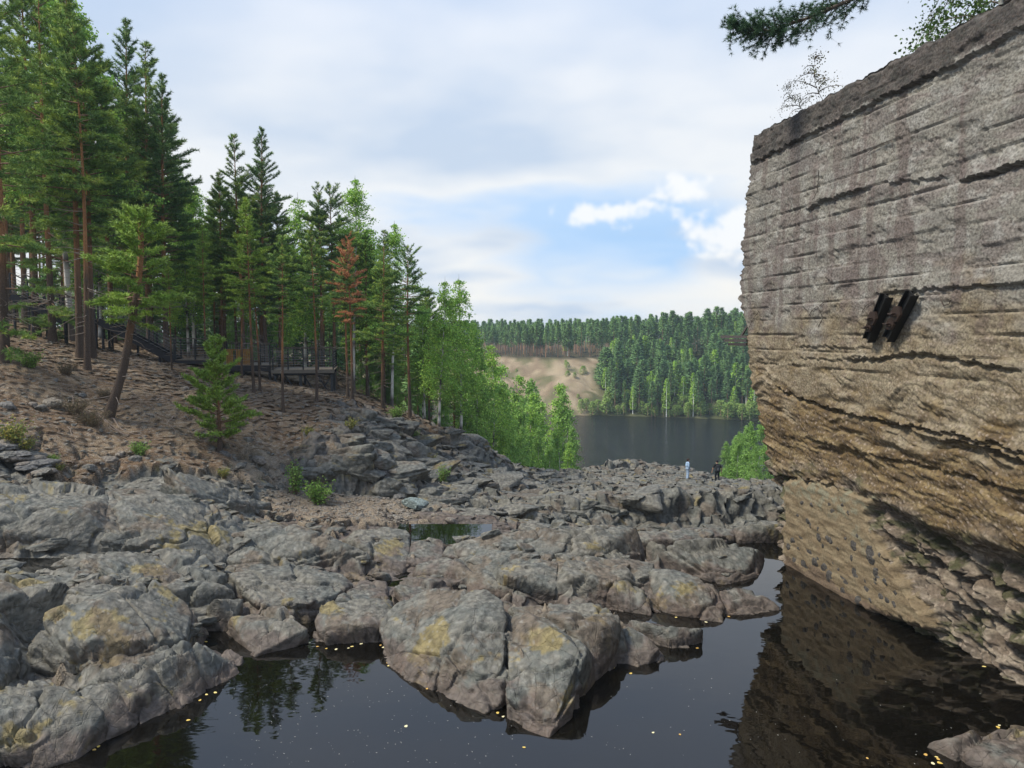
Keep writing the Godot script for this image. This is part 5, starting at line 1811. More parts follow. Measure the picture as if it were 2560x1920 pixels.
func build_far_trees() -> void:
	rng.seed = 123
	var made := 0
	var kinds := ["far_a", "far_b", "far_c"]
	var spots := []
	# edge of the plateau above the bluff, seen from the near side
	while made < 190:
		var x := rng.randf_range(-60, 105)
		var sh := 204.0 - 0.10 * x + 6.0 * sin(x * 0.045 + 0.6) + maxf(0.0, -(x - 14.0)) * 0.9
		var z := -(sh + (34.0 if x < 34.0 else 46.0) + 1.0 + rng.randf() * rng.randf() * 34.0)
		spots.append(Vector3(x, far_height(x, z) - 0.1, z))
		made += 1
	for p in spots:
		if rng.randf() < 0.05:
			plant(K.far_birch, "birch_tree", "light green birch on the edge of the plateau across the river", "birches on the far plateau", p, rng.randf_range(9, 11), rng.randf() * TAU, 0.0, rng.randf_range(0.9, 1.55))
		else:
			plant(K[kinds[rng.randi() % 3]], "pine_tree", "straight pine in the row along the plateau across the river", "pines along the far plateau", p, rng.randf_range(7.0, 12.0) + clampf((p.x - 10.0) * 0.06, 0.0, 3.5), rng.randf() * TAU, 0.0, rng.randf_range(0.9, 1.55))
	# the wooded slope down to the water
	made = 0
	while made < 260:
		var x := rng.randf_range(20, 74)
		var sh := 204.0 - 0.10 * x + 6.0 * sin(x * 0.045 + 0.6)
		var t := rng.randf()
		if x < 23.0 + 13.0 * t or x > 52.0 and x < 60.0 and t < 0.22:
			continue
		t = t * t if rng.randf() < 0.4 else t
		var z := -(sh + 0.4 + t * 44.0)
		var p := Vector3(x, far_height(x, z) - 0.1, z)
		var q := rng.randf()
		if q < 0.20:
			plant(K.far_birch, "birch_tree", "light green birch on the wooded slope across the river", "birches on the far slope", p, rng.randf_range(7, 11), rng.randf() * TAU, 0.0, rng.randf_range(0.9, 1.55))
		elif q < 0.75 and t < 0.15:
			var o := plant(K.far_bush, "willow_bush", "grey-green bush at the far water's edge", "bushes along the far shore", p, rng.randf_range(2.5, 4.5), rng.randf() * TAU, 0.0, rng.randf_range(0.9, 1.55))
			o.set_meta("category", "bush")
		elif q < 0.7:
			plant(K[["spruce_a", "spruce_b"][rng.randi() % 2]], "spruce_tree", "dark spruce on the wooded slope across the river", "spruces on the far slope", p, rng.randf_range(7, 12.5), rng.randf() * TAU, 0.0, rng.randf_range(0.9, 1.55))
		else:
			plant(K.far_b, "pine_tree", "pine on the wooded slope across the river", "pines on the far slope", p, rng.randf_range(9, 13), rng.randf() * TAU, 0.0, rng.randf_range(0.9, 1.55))
		made += 1
	for k in 34:
		var x := 20.0 + k * 1.55 + rng.randf_range(-0.6, 0.6)
		var sh := 204.0 - 0.10 * x + 6.0 * sin(x * 0.045 + 0.6)
		var z := -(sh + rng.randf_range(0.3, 3.0))
		var o := plant(K.far_bush, "willow_bush", "grey-green bush at the far water's edge", "bushes along the far shore", Vector3(x, far_height(x, z) - 0.2, z), rng.randf_range(1.6, 4.2), rng.randf() * TAU, 0.0, rng.randf_range(0.9, 1.4))
		o.set_meta("category", "bush")
	# scrub on the sand bluff
	made = 0
	while made < 16:
		var x := rng.randf_range(-8, 34)
		var sh := 204.0 - 0.10 * x + 6.0 * sin(x * 0.045 + 0.6) + maxf(0.0, -(x - 14.0)) * 0.9
		var z := -(sh + rng.randf_range(6, 30))
		var o := plant(K.far_bush, "willow_bush", "low green bush on the sandy bluff", "bushes on the sandy bluff", Vector3(x, far_height(x, z) - 0.2, z), rng.randf_range(1.2, 3.0), rng.randf() * TAU, 0.0, rng.randf_range(0.9, 1.55))
		o.set_meta("category", "bush")
		made += 1
	var deep := thing("far_wood", "dense pine forest stretching behind the plateau edge", "forest")
	deep.set_meta("kind", "stuff")
	for k in 3:
		for bit in ["trunk", "crown"]:
			var mm := MultiMesh.new()
			mm.transform_format = MultiMesh.TRANSFORM_3D
			mm.mesh = K[kinds[k]][bit]
			mm.instance_count = 420
			var r := RandomNumberGenerator.new()
			r.seed = 700 + k
			for q in 420:
				var x := r.randf_range(-150, 170)
				var sh := 204.0 - 0.10 * x + 6.0 * sin(x * 0.045 + 0.6) + maxf(0.0, -(x - 14.0)) * 0.9
				var z := -(sh + 50.0 + r.randf() * 95.0)
				var s := r.randf_range(9.5, 13.5) / 13.0
				mm.set_instance_transform(q, Transform3D(Basis(Vector3.UP, r.randf() * TAU) * Basis.from_scale(Vector3.ONE * s), Vector3(x, far_height(x, z) - 0.2, z)))
			var mi := MultiMeshInstance3D.new()
			mi.name = "pine_" + bit + "s"
			mi.multimesh = mm
			mi.material_override = M.plain if bit == "trunk" else M.needle
			deep.add_child(mi, true)


# --- platform, stairs and other built things ---
func rail_run(o: Node3D, a: Vector3, b: Vector3, posts: int, bars: int, hgt: float) -> void:
	var black := Color(0.035, 0.036, 0.04)
	var grey := Color(0.20, 0.20, 0.20)
	for k in posts:
		var p := a.lerp(b, float(k) / (posts - 1))
		var m := MB.new()
		m.box(p + Vector3.UP * hgt * 0.5, Vector3(0.06, hgt, 0.06), Basis.IDENTITY, black)
		part("post", m.mesh(), M.metal, o)
	var t := MB.new()
	t.bar(a + Vector3.UP * (hgt + 0.025), b + Vector3.UP * (hgt + 0.025), 0.09, 0.05, Color(0.09, 0.075, 0.065))
	part("handrail", t.mesh(), M.metal, o)
	for k in bars:
		var y := hgt * (k + 1.0) / (bars + 1.0)
		var m := MB.new()
		m.bar(a + Vector3.UP * y, b + Vector3.UP * y, 0.018, 0.018, grey)
		part("rail_bar", m.mesh(), M.metal, o)


func build_platform() -> void:
	var black := Color(0.03, 0.03, 0.032)
	var wood := Color(0.33, 0.28, 0.22)
	# lower deck, at the outer end
	var y := 4.62
	var a := at_d(678, 924, 38.6)
	var b := at_d(836, 924, 39.2)
	a.y = y
	b.y = y
	var x := (b - a).normalized()
	var back := Vector3(-x.z, 0, x.x) * -1.0
	if back.z > 0.0:
		back = -back
	var o := thing("viewing_platform", "wooden viewing platform with black steel rails on the wooded crest", "platform", a)
	var mid := Basis(x, Vector3.UP, -back)
	var l := (b - a).length()
	for k in 24:
		var m := MB.new()
		m.box(x * l * 0.5 + back * (0.07 + k * 0.145) + Vector3.DOWN * 0.02, Vector3(l, 0.04, 0.135), mid, shaded(wood, rng.randf_range(0.85, 1.12)))
		part("plank", m.mesh(), M.wood, o)
	var m1 := MB.new()
	m1.box(x * l * 0.5 + back * -0.03 + Vector3.DOWN * 0.10, Vector3(l, 0.17, 0.05), mid, Color(0.29, 0.26, 0.22))
	part("fascia_board", m1.mesh(), M.wood, o)
	for k in 3:
		var m := MB.new()
		m.box(x * l * 0.5 + back * (0.25 + k * 1.4) + Vector3.DOWN * 0.20, Vector3(l - 0.1, 0.2, 0.12), mid, black)
		part("beam", m.mesh(), M.metal, o)
	for s in [[0.45, 0.3], [0.95, 0.3], [0.05, 0.3], [0.45, 3.0], [0.95, 3.0], [0.05, 3.0]]:
		var p: Vector3 = x * l * s[0] + back * s[1]
		var w := a + p
		var h: float = w.y - 0.3 - ground(w.x, w.z) + 0.3
		var m := MB.new()
		m.box(p + Vector3.DOWN * (0.3 + h * 0.5), Vector3(0.13, h, 0.13), mid, Color(0.05, 0.055, 0.065))
		part("support_post", m.mesh(), M.metal, o)
	for s in [[0.72, 0.95], [0.95, 0.72], [0.5, 0.72], [0.2, 0.45]]:
		var m := MB.new()
		m.bar(x * l * s[0] + back * 0.35 + Vector3.DOWN * 0.3, x * l * s[1] + back * 0.35 + Vector3.DOWN * 1.5, 0.07, 0.07, black)
		part("brace", m.mesh(), M.metal, o)
	var rr := back * 0.05 + x * 0.08
	rail_run(o, rr, x * (l - 0.06) + back * 0.05, 5, 7, 1.1)
	rail_run(o, x * (l - 0.06) + back * 0.15, x * (l - 0.06) + back * 3.4, 3, 7, 1.1)
	rail_run(o, x * (l - 0.06) + back * 3.4, back * 3.4, 5, 7, 1.1)
	# upper deck with the slat panel
	var y2 := 4.88
	var c := at_d(540, 915, 38.4)
	var d := at_d(677, 915, 38.6)
	c.y = y2
	d.y = y2
	var o2 := thing("boardwalk", "raised boardwalk with an orange slatted wood panel next to the viewing platform", "boardwalk", c)
	var x2 := (d - c).normalized()
	var l2 := (d - c).length()
	var mid2 := Basis(x2, Vector3.UP, -back)
	for k in 22:
		var m := MB.new()
		m.box(x2 * l2 * 0.5 + back * (0.07 + k * 0.145) + Vector3.DOWN * 0.02, Vector3(l2, 0.04, 0.135), mid2, shaded(wood, rng.randf_range(0.85, 1.12)))
		part("plank", m.mesh(), M.wood, o2)
	var m2 := MB.new()
	m2.box(x2 * l2 * 0.5 + back * -0.03 + Vector3.DOWN * 0.17, Vector3(l2, 0.3, 0.06), mid2, black)
	part("edge_beam", m2.mesh(), M.metal, o2)
	for s in [0.02, 0.5, 0.97]:
		for q in [0.2, 2.9]:
			var p: Vector3 = x2 * l2 * s + back * q
			var w := c + p
			var h: float = maxf(0.2, w.y - 0.3 - ground(w.x, w.z) + 0.3)
			var m := MB.new()
			m.box(p + Vector3.DOWN * (0.3 + h * 0.5), Vector3(0.13, h, 0.13), mid2, black)
			part("support_post", m.mesh(), M.metal, o2)
	rail_run(o2, x2 * l2 * 0.64 + back * 0.05, x2 * (l2 - 0.05) + back * 0.05, 3, 7, 1.08)
	rail_run(o2, back * 3.1, x2 * (l2 - 0.05) + back * 3.1, 5, 7, 1.08)
	for k in 17:
		if k == 5 or k == 6:
			continue
		var m := MB.new()
		m.box(x2 * (l2 * 0.20 + k * 0.072) + back * 0.02 + Vector3.UP * 0.42, Vector3(0.045, 0.82, 0.03), mid2, Color(0.50, 0.27, 0.075))
		part("slat", m.mesh(), M.wood, o2)
	for yy in [0.06, 0.80]:
		var m := MB.new()
		m.box(x2 * (l2 * 0.20 + 0.58) + back * 0.06 + Vector3.UP * yy, Vector3(1.25, 0.05, 0.04), mid2, Color(0.42, 0.22, 0.06))
		part("panel_frame", m.mesh(), M.wood, o2)
	# stairs
	flight(Vector3(at_d(436, 895, 38).x, 5.22, -38.0), Vector3(at_d(240, 797, 37).x, 7.26, -37.2), 12, "lower flight of black steel stairs climbing between the pines")
	flight(Vector3(at_d(157, 797, 37).x, 7.26, -37.0), Vector3(at_d(20, 745, 36.4).x, 8.5, -36.6), 8, "upper flight of black steel stairs above the landing")
	landing(at_d(240, 797, 37.2), at_d(157, 797, 37.0), 7.26, "stair_landing", "pale wooden stair landing between the two black flights")
	landing(at_d(540, 893, 38.4), at_d(436, 893, 38.0), 5.18, "walkway", "low dark walkway joining the stairs to the boardwalk")


func landing(a: Vector3, b: Vector3, y: float, called: String, label: String) -> void:
	a.y = y
	b.y = y
	var o := thing(called, label, "walkway", b)
	var x := (a - b).normalized()
	var l := (a - b).length()
	var back := Vector3(x.z, 0, -x.x)
	if back.z > 0.0:
		back = -back
	var mid := Basis(x, Vector3.UP, -back)
	for k in 12:
		var m := MB.new()
		m.box(x * l * 0.5 + back * (0.08 + k * 0.15) + Vector3.DOWN * 0.02, Vector3(l, 0.04, 0.14), mid, shaded(Color(0.34, 0.28, 0.21), rng.randf_range(0.85, 1.1)))
		part("plank", m.mesh(), M.wood, o)
	var e := MB.new()
	e.box(x * l * 0.5 + Vector3.DOWN * 0.13, Vector3(l, 0.18, 0.06), mid, Color(0.03, 0.03, 0.032))
	part("edge_beam", e.mesh(), M.metal, o)
	for s in [0.04, 0.96]:
		for q in [0.1, 1.7]:
			var p: Vector3 = x * l * s + back * q
			var w := b + p
			var h: float = maxf(0.15, w.y - ground(w.x, w.z) + 0.2)
			var m := MB.new()
			m.box(p + Vector3.DOWN * (0.06 + h * 0.5), Vector3(0.1, h, 0.1), mid, Color(0.03, 0.03, 0.032))
			part("support_post", m.mesh(), M.metal, o)
	rail_run(o, x * 0.05, x * (l - 0.05), 3, 7, 1.05)


func flight(a: Vector3, b: Vector3, n: int, label: String) -> void:
	var o := thing("staircase", label, "stairs", a)
	var v := b - a
	var black := Color(0.03, 0.03, 0.032)
	var flat := Vector3(v.x, 0, v.z).normalized()
	var back := Vector3(-flat.z, 0, flat.x)
	if back.z > 0.0:
		back = -back
	for s in [0.0, 1.7]:
		var m := MB.new()
		m.bar(back * s + Vector3.DOWN * 0.12, v + back * s + Vector3.DOWN * 0.12, 0.07, 0.32, black)
		part("stringer", m.mesh(), M.metal, o)
	var mid := Basis(flat, Vector3.UP, -back)
	if mid.determinant() < 0.0:
		mid = Basis(-flat, Vector3.UP, -back)
	for k in n:
		var m := MB.new()
		m.box(v * ((k + 0.5) / n) + back * 0.85, Vector3(0.32, 0.045, 1.6), mid, Color(0.09, 0.08, 0.075))
		part("step", m.mesh(), M.wood, o)
	for s in [0.0, 1.7]:
		rail_run(o, back * s, v + back * s, 4, 5, 1.0)
	for s in [0.2, 0.6, 0.95]:
		for q in [0.05, 1.6]:
			var p: Vector3 = v * s + back * q
			var w := a + p
			var h: float = maxf(0.1, w.y - 0.2 - ground(w.x, w.z) + 0.25)
			var m := MB.new()
			m.box(p + Vector3.DOWN * (0.2 + h * 0.5), Vector3(0.09, h, 0.09), Basis.IDENTITY, black)
			part("support_post", m.mesh(), M.metal, o)


# --- iron and timber on the wall ---
func wall_item(u: float, v: float) -> Transform3D:
	return Transform3D(Basis(WALL_T, Vector3.UP, WALL_T.cross(Vector3.UP)), wall_point(u, v, 0.0))


func build_wall_items() -> void:
	var black := Color(0.022, 0.02, 0.02)
	var rust := Color(0.06, 0.04, 0.033)
	for s in [[[2231, 739], [2185.5, 851], "short black steel beam bolted aslant to the wall, the slimmer of the pair", [[0.50, 0.30], [0.70, 0.2]]], [[2295, 733], [2234.6, 848], "short black steel beam bolted aslant to the wall, with a six-sided plate", [[0.44, 0.32], [0.66, 0.24]]]]:
		var p := on_wall(s[0][0], s[0][1])
		var q := on_wall(s[1][0], s[1][1])
		var o := thing("steel_beam", s[2], "beam", wall_point(q.x, q.y, 0.0))
		var e0 := Vector3.ZERO
		var e1 := wall_point(p.x, p.y, 0.0) - wall_point(q.x, q.y, 0.0)
		var ax := e1.normalized()
		var side := ax.cross(WALL_N).normalized()
		var off := WALL_N * 0.14
		var fr := Basis(side, WALL_N, ax) if Basis(side, WALL_N, ax).determinant() > 0 else Basis(-side, WALL_N, ax)
		for f in [-0.10, 0.10]:
			var m := MB.new()
			m.box((e0 + e1) * 0.5 + off + side * f, Vector3(0.022, 0.20, e1.length()), fr, black)
			part("flange", m.mesh(), M.metal, o)
		var w := MB.new()
		w.box((e0 + e1) * 0.5 + off, Vector3(0.19, 0.03, e1.length()), fr, shaded(black, 1.4))
		part("web", w.mesh(), M.metal, o)
		for b in s[3]:
			var c: Vector3 = e0.lerp(e1, 1.0 - b[0]) + WALL_N * 0.27
			var m := MB.new()
			var ring := PackedVector3Array()
			for k in 6:
				var a := TAU * k / 6.0 + 0.4
				ring.push_back(side * cos(a) * b[1] * 0.5 + ax * sin(a) * b[1] * 0.62)
			for k in 6:
				var r0 := c + ring[k]
				var r1 := c + ring[(k + 1) % 6]
				m.tri(c + WALL_N * 0.03, r0 + WALL_N * 0.03, r1 + WALL_N * 0.03, WALL_N, rust)
				var nn := (r0 + r1 - c * 2.0).normalized()
				m.tri(r0 + WALL_N * 0.03, r1 + WALL_N * 0.03, r0 - WALL_N * 0.03, nn, rust)
				m.tri(r1 + WALL_N * 0.03, r1 - WALL_N * 0.03, r0 - WALL_N * 0.03, nn, rust)
			var pl := part("plate", m.mesh(), M.metal, o)
			var bolt := MB.new()
			bolt.tube(PackedVector3Array([c + WALL_N * 0.02, c + WALL_N * 0.12]), PackedFloat32Array([0.035, 0.03]), 8, PackedColorArray([rust, rust]))
			bolt.tube(PackedVector3Array([c + WALL_N * 0.06 + side * 0.08, c + WALL_N * 0.06 - side * 0.16 - ax * 0.1]), PackedFloat32Array([0.02, 0.015]), 6, PackedColorArray([rust, rust]))
			part("bolt", bolt.mesh(), M.metal, pl)
	# broken timber sticking out at the far edge
	var tp := on_wall(1862, 850)
	var t := thing("timber_stub", "broken grey timber end sticking out of the wall's far edge", "timber", wall_point(tp.x, tp.y, -0.1))
	for k in 3:
		var m := MB.new()
		m.bar(Vector3(0, -0.14 + k * 0.12, 0), WALL_T * (-0.55 - 0.1 * k) + WALL_N * (0.35 + 0.08 * k) + Vector3(0, -0.12 + k * 0.1 + (k - 1) * 0.02, 0), 0.16, 0.085, shaded(Color(0.13, 0.115, 0.11), 1.0 + (k - 1) * 0.25))
		part("plank", m.mesh(), M.wood, t)
	var sp := MB.new()
	sp.bar(WALL_T * -0.45 + Vector3(0, 0.1, 0), WALL_T * 0.1 + Vector3(0, 0.55, 0), 0.05, 0.07, Color(0.16, 0.14, 0.13))
	part("splinter", sp.mesh(), M.wood, t)
	for w in [
		[[[1867, 835], [1880, 800], [1900, 778]], "thin rusty wire by the broken timber"],
		[[[2024, 790], [2035, 775], [2048, 765], [2054, 795], [2045, 818]], "thin bent wire on the bare concrete beside the pale patch"],
		[[[2052, 766], [2060, 757], [2068, 752]], "short wire end above the bent wire"],
		[[[2158, 780], [2170, 763], [2188, 752], [2184, 790], [2166, 803]], "looped rusty wire next to the slimmer steel beam"],
		[[[2345, 735], [2355, 755], [2358, 765], [2372, 760], [2382, 750]], "thin wire hanging under the round hollow"],
		[[[2048, 425], [2046, 445], [2044, 480], [2040, 500]], "thin dark wire hanging down the upper wall"],
		[[[2172, 382], [2200, 362], [2230, 350], [2232, 378]], "thin curved wire on the upper wall"],
	]:
		var pts := PackedVector3Array()
		var rr := PackedFloat32Array()
		var cc := PackedColorArray()
		var o0 := on_wall(w[0][0][0], w[0][0][1])
		var origin := wall_point(o0.x, o0.y, wall_depth(o0.x, o0.y))
		for q in w[0]:
			var e := on_wall(q[0], q[1])
			pts.push_back(wall_point(e.x, e.y, wall_depth(e.x, e.y) + 0.03) - origin)
			rr.push_back(0.008)
			cc.push_back(Color(0.07, 0.05, 0.04))
		var m := MB.new()
		m.tube(pts, rr, 5, cc)
		var o := part("wire", m.mesh(), M.metal, self)
		o.position = origin
		tag(o, w[1], "wire")


# --- greenery on and near the rocks ---
func shrub_meshes(sd: int, h: float, rad: float, n: int, leaf: float, cols: Array) -> Dictionary:
	var r := RandomNumberGenerator.new()
	r.seed = sd
	var st := MB.new()
	var lf := MB.new()
	var wood := Color(0.14, 0.10, 0.07)
	for k in n:
		var az := r.randf() * TAU
		var e := Vector3(cos(az) * rad * r.randf(), h * r.randf_range(0.55, 1.0), sin(az) * rad * r.randf())
		var mid := e * 0.5 + Vector3(r.randfn() * 0.05, 0.08 * h, r.randfn() * 0.05)
		st.tube(PackedVector3Array([Vector3(e.x * 0.15, -0.05, e.z * 0.15), mid, e]), PackedFloat32Array([0.008, 0.006, 0.003]), 4, PackedColorArray([wood, wood, wood]), false)
		for q in int(14 + h * 10):
			var f := r.randf_range(0.2, 1.0)
			var p := mid.lerp(e, f * 2.0 - 1.0) if f > 0.5 else Vector3.ZERO.lerp(mid, f * 2.0)
			leaf_at(lf, p + Vector3(r.randfn(), r.randfn(), r.randfn()) * leaf * 0.9, r, leaf, cols[r.randi() % cols.size()])
	return {"stems": st.mesh(), "leaves": lf.mesh(), "h": h}


func put_shrub(k: Dictionary, label: String, group: String, p: Vector3, h: float, called := "shrub", cat := "shrub") -> void:
	var o := thing(called, label, cat, p, group)
	o.scale = Vector3.ONE * h / k.h
	o.rotation.y = rng.randf() * TAU
	part("stems", k.stems, M.plain, o)
	part("leaves", k.leaves, M.leaf, o)


func build_greenery() -> void:
	rng.seed = 5150
	var g1 := [Color(0.16, 0.28, 0.055), Color(0.12, 0.23, 0.05), Color(0.20, 0.31, 0.07)]
	var g2 := [Color(0.20, 0.24, 0.06), Color(0.14, 0.18, 0.05), Color(0.30, 0.26, 0.06)]
	var g3 := [Color(0.11, 0.09, 0.055), Color(0.08, 0.085, 0.045), Color(0.14, 0.11, 0.07)]
	var a := shrub_meshes(1, 1.0, 0.75, 46, 0.085, g1)
	var b := shrub_meshes(2, 1.0, 0.35, 26, 0.06, g1)
	var c := shrub_meshes(3, 0.8, 0.6, 34, 0.07, g2)
	var d := shrub_meshes(4, 0.7, 0.7, 60, 0.04, g3)
	for s in [
		[a, 798, 1262, 27.0, 0.95, "bright green leafy bush at the edge of the gravel"],
		[b, 738, 1255, 27.4, 1.35, "tall wispy green shrub beside the bright leafy bush"],
		[b, 1107, 1200, 32.5, 0.95, "upright green plant in a cleft of the crag"],
		[b, 1036, 1105, 39.4, 0.9, "green plant hanging over the crest cliff"],
		[a, 992, 1058, 39.6, 0.8, "green bush at the top of the dark cleft"],
		[b, 975, 1112, 36.0, 0.6, "small green plant below the dark cleft"],
		[c, 880, 1118, 32.0, 0.55, "yellowish plant on the dark crag face"],
		[c, 770, 1108, 30.8, 0.5, "yellow-green plant where the earth meets the crag"],
		[c, 1080, 1140, 36.4, 0.5, "small yellowing plant on the broken crag"],
		[a, 350, 1140, 25.3, 0.55, "low leafy plant under the leaning pine's roots"],
		[c, 30, 1095, 22.6, 0.9, "yellowing leafy plant over the layered rock at the bank's edge"],
		[c, 60, 1110, 22.6, 0.6, "small orange-tinged plant beside the yellowing leafy one"],
		[a, 75, 905, 28.8, 0.75, "round green bush on the earth slope near the tall low-boughed pine"],
		[d, 165, 915, 29.8, 0.6, "dark dry heather clump high on the slope"],
		[d, 190, 1045, 26.6, 0.75, "brown heather clump left of nothing but bare earth below the slope's middle"],
		[d, 230, 1075, 26.2, 0.8, "grey-brown brushwood tuft at the foot of the leaning pine"],
		[d, 262, 990, 28.9, 0.5, "small heather tuft above the leaning pine's foot"],
		[c, 145, 1190, 22.6, 0.35, "tiny green sprig above the whaleback ridge"],
		[a, 135, 1165, 23.0, 0.3, "little leafy sprig at the foot of the bare slope"],
		[c, 560, 1205, 25.8, 0.4, "sprig of green by the brown overhanging rock"],
	]:
		var p := at_d(s[1], s[2], s[3])
		p.y = ground(p.x, p.z) - 0.03
		if s[5].contains("nothing"):
			s[5] = "brown heather clump in the middle of the bare slope"
		put_shrub(s[0], s[5], "", p, s[4])
	# willows by the river, near the wall's end
	for s in [[1845, 72, 1075, 1.0], [1880, 70, 1050, 1.0], [1815, 76, 1100, 1.0], [1905, 74, 1030, 1.0], [1860, 78, 1060, 1.0], [1835, 80, 1085, 1.0], [1890, 66, 1110, 1.0]]:
		var p := at_d(s[0], 1150, s[1])
		p.y = ground(p.x, p.z) - 0.2
		var h: float = at_d(s[0], s[2], s[1]).y - p.y
		var o := plant(K.birch_d, "willow_bush", "bushy green willow between the rocks and the river beside the wall", "willows beside the wall", p, h, rng.randf() * TAU)
		o.set_meta("category", "bush")
	var dp := at_d(1890, 1190, 66)
	dp.y = ground(dp.x, dp.z)
	var dt := thing("dead_tree", "bare white dead trunk in front of the willows", "tree trunk", dp)
	var tm := MB.new()
	var wt := Color(0.52, 0.50, 0.46)
	tm.tube(PackedVector3Array([Vector3(0, -0.3, 0), Vector3(0.1, 1.0, 0), Vector3(0.12, 2.0, 0), Vector3(0.3, 3.0, 0)]), PackedFloat32Array([0.1, 0.08, 0.07, 0.04]), 7, PackedColorArray([wt, wt, wt, wt]))
	part("trunk", tm.mesh(), M.plain, dt)
	var tb := MB.new()
	tb.tube(PackedVector3Array([Vector3(0.12, 1.9, 0), Vector3(0.45, 2.15, 0), Vector3(0.8, 2.1, 0)]), PackedFloat32Array([0.04, 0.03, 0.015]), 6, PackedColorArray([wt, wt, wt]))
	part("branch", tb.mesh(), M.plain, dt)
	# on top of the wall
	var sk := birch_meshes(41, {"h": 1.5, "c0": 0.05, "rad": 0.75, "col": [Color(0.12, 0.13, 0.05), Color(0.16, 0.13, 0.06)], "n": 16, "leaf": 0.05, "dense": 16.0, "r0": 0.012, "bend": 0.3})
	var q := on_wall(2030, 296)
	var sp := wall_point(q.x, WALL_TOP - 0.05, -0.35)
	var so := thing("sapling", "thin sparse sapling growing on the wall's coping", "sapling", sp)
	part("stem", sk.trunk, M.plain, so)
	part("twigs", sk.branches, M.plain, so)
	part("leaves", sk.crown, M.leaf, so)
	so.rotation.z = 0.3
	var s2 := thing("sapling", "low spreading sapling leaning off the wall's coping", "sapling", sp + WALL_T * -0.7)
	s2.rotation.z = 0.8
	s2.scale = Vector3.ONE * 0.75
	part("stem", sk.trunk, M.plain, s2)
	part("twigs", sk.branches, M.plain, s2)
	part("leaves", sk.crown, M.leaf, s2)
	var bk := birch_meshes(42, {"h": 6.5, "c0": 0.04, "rad": 2.6, "col": [Color(0.07, 0.13, 0.035), Color(0.09, 0.15, 0.04), Color(0.06, 0.10, 0.035)], "n": 70, "leaf": 0.085, "dense": 30.0, "weep": 0.15})  # darkness of leaves seen against the sky is put into their colours
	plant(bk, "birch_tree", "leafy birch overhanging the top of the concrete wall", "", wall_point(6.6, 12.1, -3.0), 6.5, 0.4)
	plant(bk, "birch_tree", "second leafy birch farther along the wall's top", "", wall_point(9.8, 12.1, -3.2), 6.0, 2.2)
	hanging_pine()


func hanging_pine() -> void:
	var foot := Vector3(13.4, 12.1, -20.5)
	var o := thing("pine_tree", "pine whose long bough hangs out over the wall", "tree", foot)
	var t := MB.new()
	t.tube(PackedVector3Array([Vector3(0, -0.3, 0), Vector3(0.05, 2, 0), Vector3(0, 4.5, 0), Vector3(-0.1, 8, 0)]), PackedFloat32Array([0.24, 0.2, 0.17, 0.1]), 10, PackedColorArray([Color(0.15, 0.11, 0.09), Color(0.17, 0.12, 0.09), Color(0.35, 0.18, 0.09), Color(0.38, 0.19, 0.09)]))
	part("trunk", t.mesh(), M.bark, o)
	var r := RandomNumberGenerator.new()
	r.seed = 314
	var br := MB.new()
	var nd := MB.new()
	var wood := Color(0.10, 0.075, 0.055)
	var cols := [Color(0.055, 0.115, 0.06), Color(0.07, 0.14, 0.07), Color(0.05, 0.10, 0.05)]
	var main := PackedVector3Array([Vector3(0, 4.4, 0)])
	for q in [[2330, -75], [2230, -45], [2126, 0], [2040, 38], [1972, 62], [1937, 76], [1890, 76], [1835, 64]]:
		main.push_back(at_d(q[0], q[1], 20.2) - foot)
	var rad := PackedFloat32Array([0.09, 0.075, 0.065, 0.055, 0.045, 0.035, 0.025, 0.016, 0.006])
	var cc := PackedColorArray()
	for k in 9:
		cc.push_back(wood)
	br.tube(main, rad, 7, cc)
	var s := 0.30
	while s < 1.0:
		var p := along(main, s)
		var ax := (along(main, minf(s + 0.03, 1.0)) - along(main, s - 0.03)).normalized()
		for side in 4:
			var d := (ax * r.randf_range(0.5, 1.1) + Vector3(r.randfn() * 0.35, r.randf_range(-1.0, 0.75) - 0.1 * side, r.randfn() * 0.8)).normalized()
			var l := r.randf_range(0.35, 1.3) * (1.2 - s * 0.75)
			var pts := PackedVector3Array([p])
			for k in 4:
				d = (d + Vector3(r.randfn() * 0.15, 0.06, r.randfn() * 0.15)).normalized()
				pts.push_back(pts[k] + d * l * 0.25)
			br.tube(pts, PackedFloat32Array([0.014, 0.011, 0.008, 0.006, 0.003]), 4, PackedColorArray([wood, wood, wood, wood, wood]), false)
			for k in 5:
				var f := 0.35 + 0.16 * k
				blade_tuft(nd, along(pts, f), d, r, 18, 0.12, 0.007, cols[r.randi() % 3])
				if k > 0 and r.randf() < 0.75:
					var e := along(pts, f) + (d + Vector3(r.randfn(), r.randfn(), r.randfn()) * 0.8).normalized() * l * r.randf_range(0.15, 0.3)
					br.tri(along(pts, f), along(pts, f) + Vector3.UP * 0.01, e, Vector3.RIGHT, wood)
					blade_tuft(nd, e, (e - along(pts, f)).normalized(), r, 22, 0.12, 0.007, cols[r.randi() % 3])
		s += 0.017
	part("bough", br.mesh(), M.plain, o)
	part("needles", nd.mesh(), M.needle, o)


